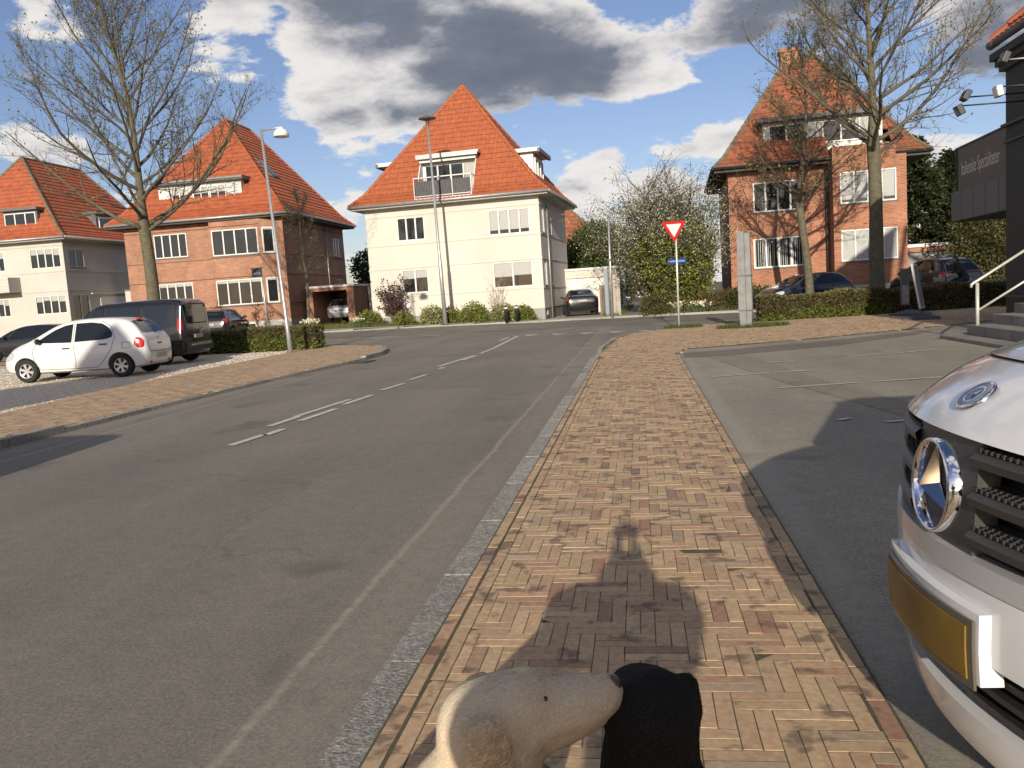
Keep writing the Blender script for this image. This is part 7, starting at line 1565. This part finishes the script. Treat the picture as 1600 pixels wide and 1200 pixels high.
def dogs():
    t, body, H, f, u, r = dog('labrador', LAB[0], LAB[1], 'cream labrador raising its muzzle beside the black dog', 0, (.13, 0, .62), LAB[2], lab_tint, cream_dog, yaw_head=LAB[3])
    for q in (-1, 1): EARS.append(tuple(H-f*.022+r*q*.088-u*.012))
    t.scale = (1.09, 1.09, 1.05)
    fur(body, 130000, .0075, t, fur_m, lambda P: np.where((P[:, 2] > .5)[:, None], -np.array(f)[None]*1.0 + np.array([[0, 0, -.25]]), np.array([[-.3, 0, -1.0]])), attr=lab_tint)
    t, body, H, f, u, r = dog('black_dog', BLK[0], BLK[1], 'black short-haired dog seen from behind, its head against the labrador', 0, (.10, 0, .64), BLK[2], None, black_dog, True, yaw_head=BLK[3])
    fur(body, 70000, .007, t, tint_mat('black fur', .8, bump=0), lambda P: np.where((P[:, 2] > .5)[:, None], -np.array(f)[None] + np.array([[0, 0, -.2]]), np.array([[-.3, 0, -1.0]])), attr=lambda P, rg: np.full((len(P), 3), .008)*rg.uniform(.6, 1.8, (len(P), 1)))
LAB = ((-.43, 1.42, .02), R(12), R(14), R(2))
BLK = ((-.01, 1.46, .0), R(98), R(-14), R(14))
dogs()

# ---- cyclist behind the hedge
def cyclist():
    bx = empty('bicycle', (11.1, 31.4, .06), R(176), 'pale bicycle with front basket ridden behind the clipped hedge', 'bicycle')
    pale = mat('pale bicycle paint', (.42, .43, .42), .35, coat=.4)
    for x in (-.53, .53):
        w = MB(); w.lathe([(.335, -.018), (.352, 0), (.335, .018), (.318, 0), (.335, -.018)], n=32, axis='y'); wo = w.build('wheel', rubber, bx, (x, 0, .352), smooth=True)
        s = MB()
        for k in range(14): a = k*math.pi/7; s.tube([(0, 0, 0), (.32*math.cos(a), 0, .32*math.sin(a))], .0016, 4)
        s.lathe([(.02, -.04), (.02, .04)], n=10, axis='y', cap=True); s.build('spokes', galv, wo)
        fd = MB()
        for i in range(14): pass
        a0, a1 = (.1, 2.4) if x > 0 else (.3, 2.9); G = [[(.375*math.cos(a0+(a1-a0)*i/14), yy, .375*math.sin(a0+(a1-a0)*i/14)) for yy in (-.03, 0, .03)] for i in range(15)]; fd.grid(G); fd.build('mudguard', pale, wo, smooth=True)
    fr = MB()
    for a, b_ in (((-.53, 0, .352), (-.10, 0, .30)), ((-.10, 0, .30), (.36, 0, .62)), ((-.10, 0, .30), (-.22, 0, .82)), ((-.22, 0, .75), (-.53, 0, .352)), ((.36, 0, .52), (.33, 0, .95)), ((.36, 0, .55), (.53, 0, .352)), ((-.2, 0, .66), (.355, 0, .66))): fr.tube([a, b_], .017, 8)
    fr.build('frame', pale, bx, smooth=True)
    h = MB(); h.tube([(.33, 0, .95), (.34, 0, 1.08)], .013, 8); h.tube([(.12, -.30, 1.06), (.26, -.26, 1.09), (.36, -.1, 1.09), (.36, .1, 1.09), (.26, .26, 1.09), (.12, .30, 1.06)], .012, 8); h.build('handlebar', chrome, bx, smooth=True)
    sd = MB(); sd.sphere((-.25, 0, .87), (.14, .09, .045)); sd.build('saddle', black_plastic, bx, smooth=True)
    bk = MB()
    for i in range(12):
        for (x0, x1, y0, y1) in ((.45, .75, -.17, -.165), (.45, .75, .165, .17)): bk.box(x0+i*.025, x0+i*.025+.012, y0, y1, .78, 1.02)
        bk.box(.745, .75, -.17+i*.028, -.158+i*.028, .78, 1.02); bk.box(.45, .455, -.17+i*.028, -.158+i*.028, .78, 1.02)
    bk.box(.44, .76, -.18, .18, .77, .785); bk.build('basket', mat('wicker', (.36, .31, .22), .8), bx)
    pd = MB(); pd.tube([(-.10, -.12, .30), (-.10, .12, .30)], .01, 6); pd.tube([(-.10, .1, .30), (.03, .1, .19)], .012, 6); pd.tube([(-.10, -.1, .30), (-.23, -.1, .41)], .012, 6); pd.build('crank', dark_metal, bx)
    t = empty('person', (11.1, 31.4, .06), R(176), 'cyclist in dark clothes leaning over the handlebar behind the hedge', 'person')
    b = MB(); limb(b, [(-.22, 0, .96), (-.10, 0, 1.18), (.02, 0, 1.40)], [.13, .13, .13]); limb(b, [(.02, -.14, 1.42), (.02, .14, 1.42)], [.07, .07]); limb(b, [(.03, 0, 1.44), (.07, 0, 1.55)], [.052, .05]); head(b, (.10, 0, 1.64), (1, 0, -.1), 1.0)
    for s in (-1, 1):
        limb(b, [(.02, s*.18, 1.41), (.02, s*.24, 1.17), (.16, s*.28, 1.10)], [.05, .042, .028]); hand(b, (.15, s*.285, 1.115), (1, -s*.1, -.1), (0, 0, 1), (0, -s, 0), .9)
        kx, kz, fx, fz = (.24, .66, .03, .26) if s > 0 else (.20, .84, -.22, .48); limb(b, [(-.20, s*.09, .92), (kx, s*.11, kz), (fx, s*.12, fz)], [.09, .06, .04]); limb(b, [(fx-.03, s*.12, fz-.04), (fx+.16, s*.13, fz-.05)], [.036, .03])
    remeshed(b, 'body', skin_m, .014, t)
    j = MB(); limb(j, [(-.22, 0, .94), (-.10, 0, 1.18), (.02, 0, 1.40)], [.155, .15, .15]); limb(j, [(.02, -.15, 1.42), (.02, .15, 1.42)], [.085, .085]); limb(j, [(.03, 0, 1.43), (.05, 0, 1.50)], [.075, .065])
    for s in (-1, 1): limb(j, [(.02, s*.18, 1.41), (.02, s*.245, 1.17), (.12, s*.275, 1.115)], [.066, .056, .042])
    remeshed(j, 'jacket', jacket_m, .014, t)
    j = MB(); limb(j, [(-.22, 0, 1.0), (-.22, 0, .92)], [.13, .13])
    for s in (-1, 1): kx, kz, fx, fz = (.24, .66, .03, .26) if s > 0 else (.20, .84, -.22, .48); limb(j, [(-.20, s*.09, .92), (kx, s*.11, kz), (fx, s*.12, fz)], [.105, .075, .055])
    remeshed(j, 'trousers', jeans_m, .014, t)
    j = MB(); ell(j, (.085, 0, 1.665), (.094, .082, .088)); ell(j, (.03, 0, 1.61), (.06, .07, .08)); remeshed(j, 'hair', hair_m, .011, t)
cyclist()
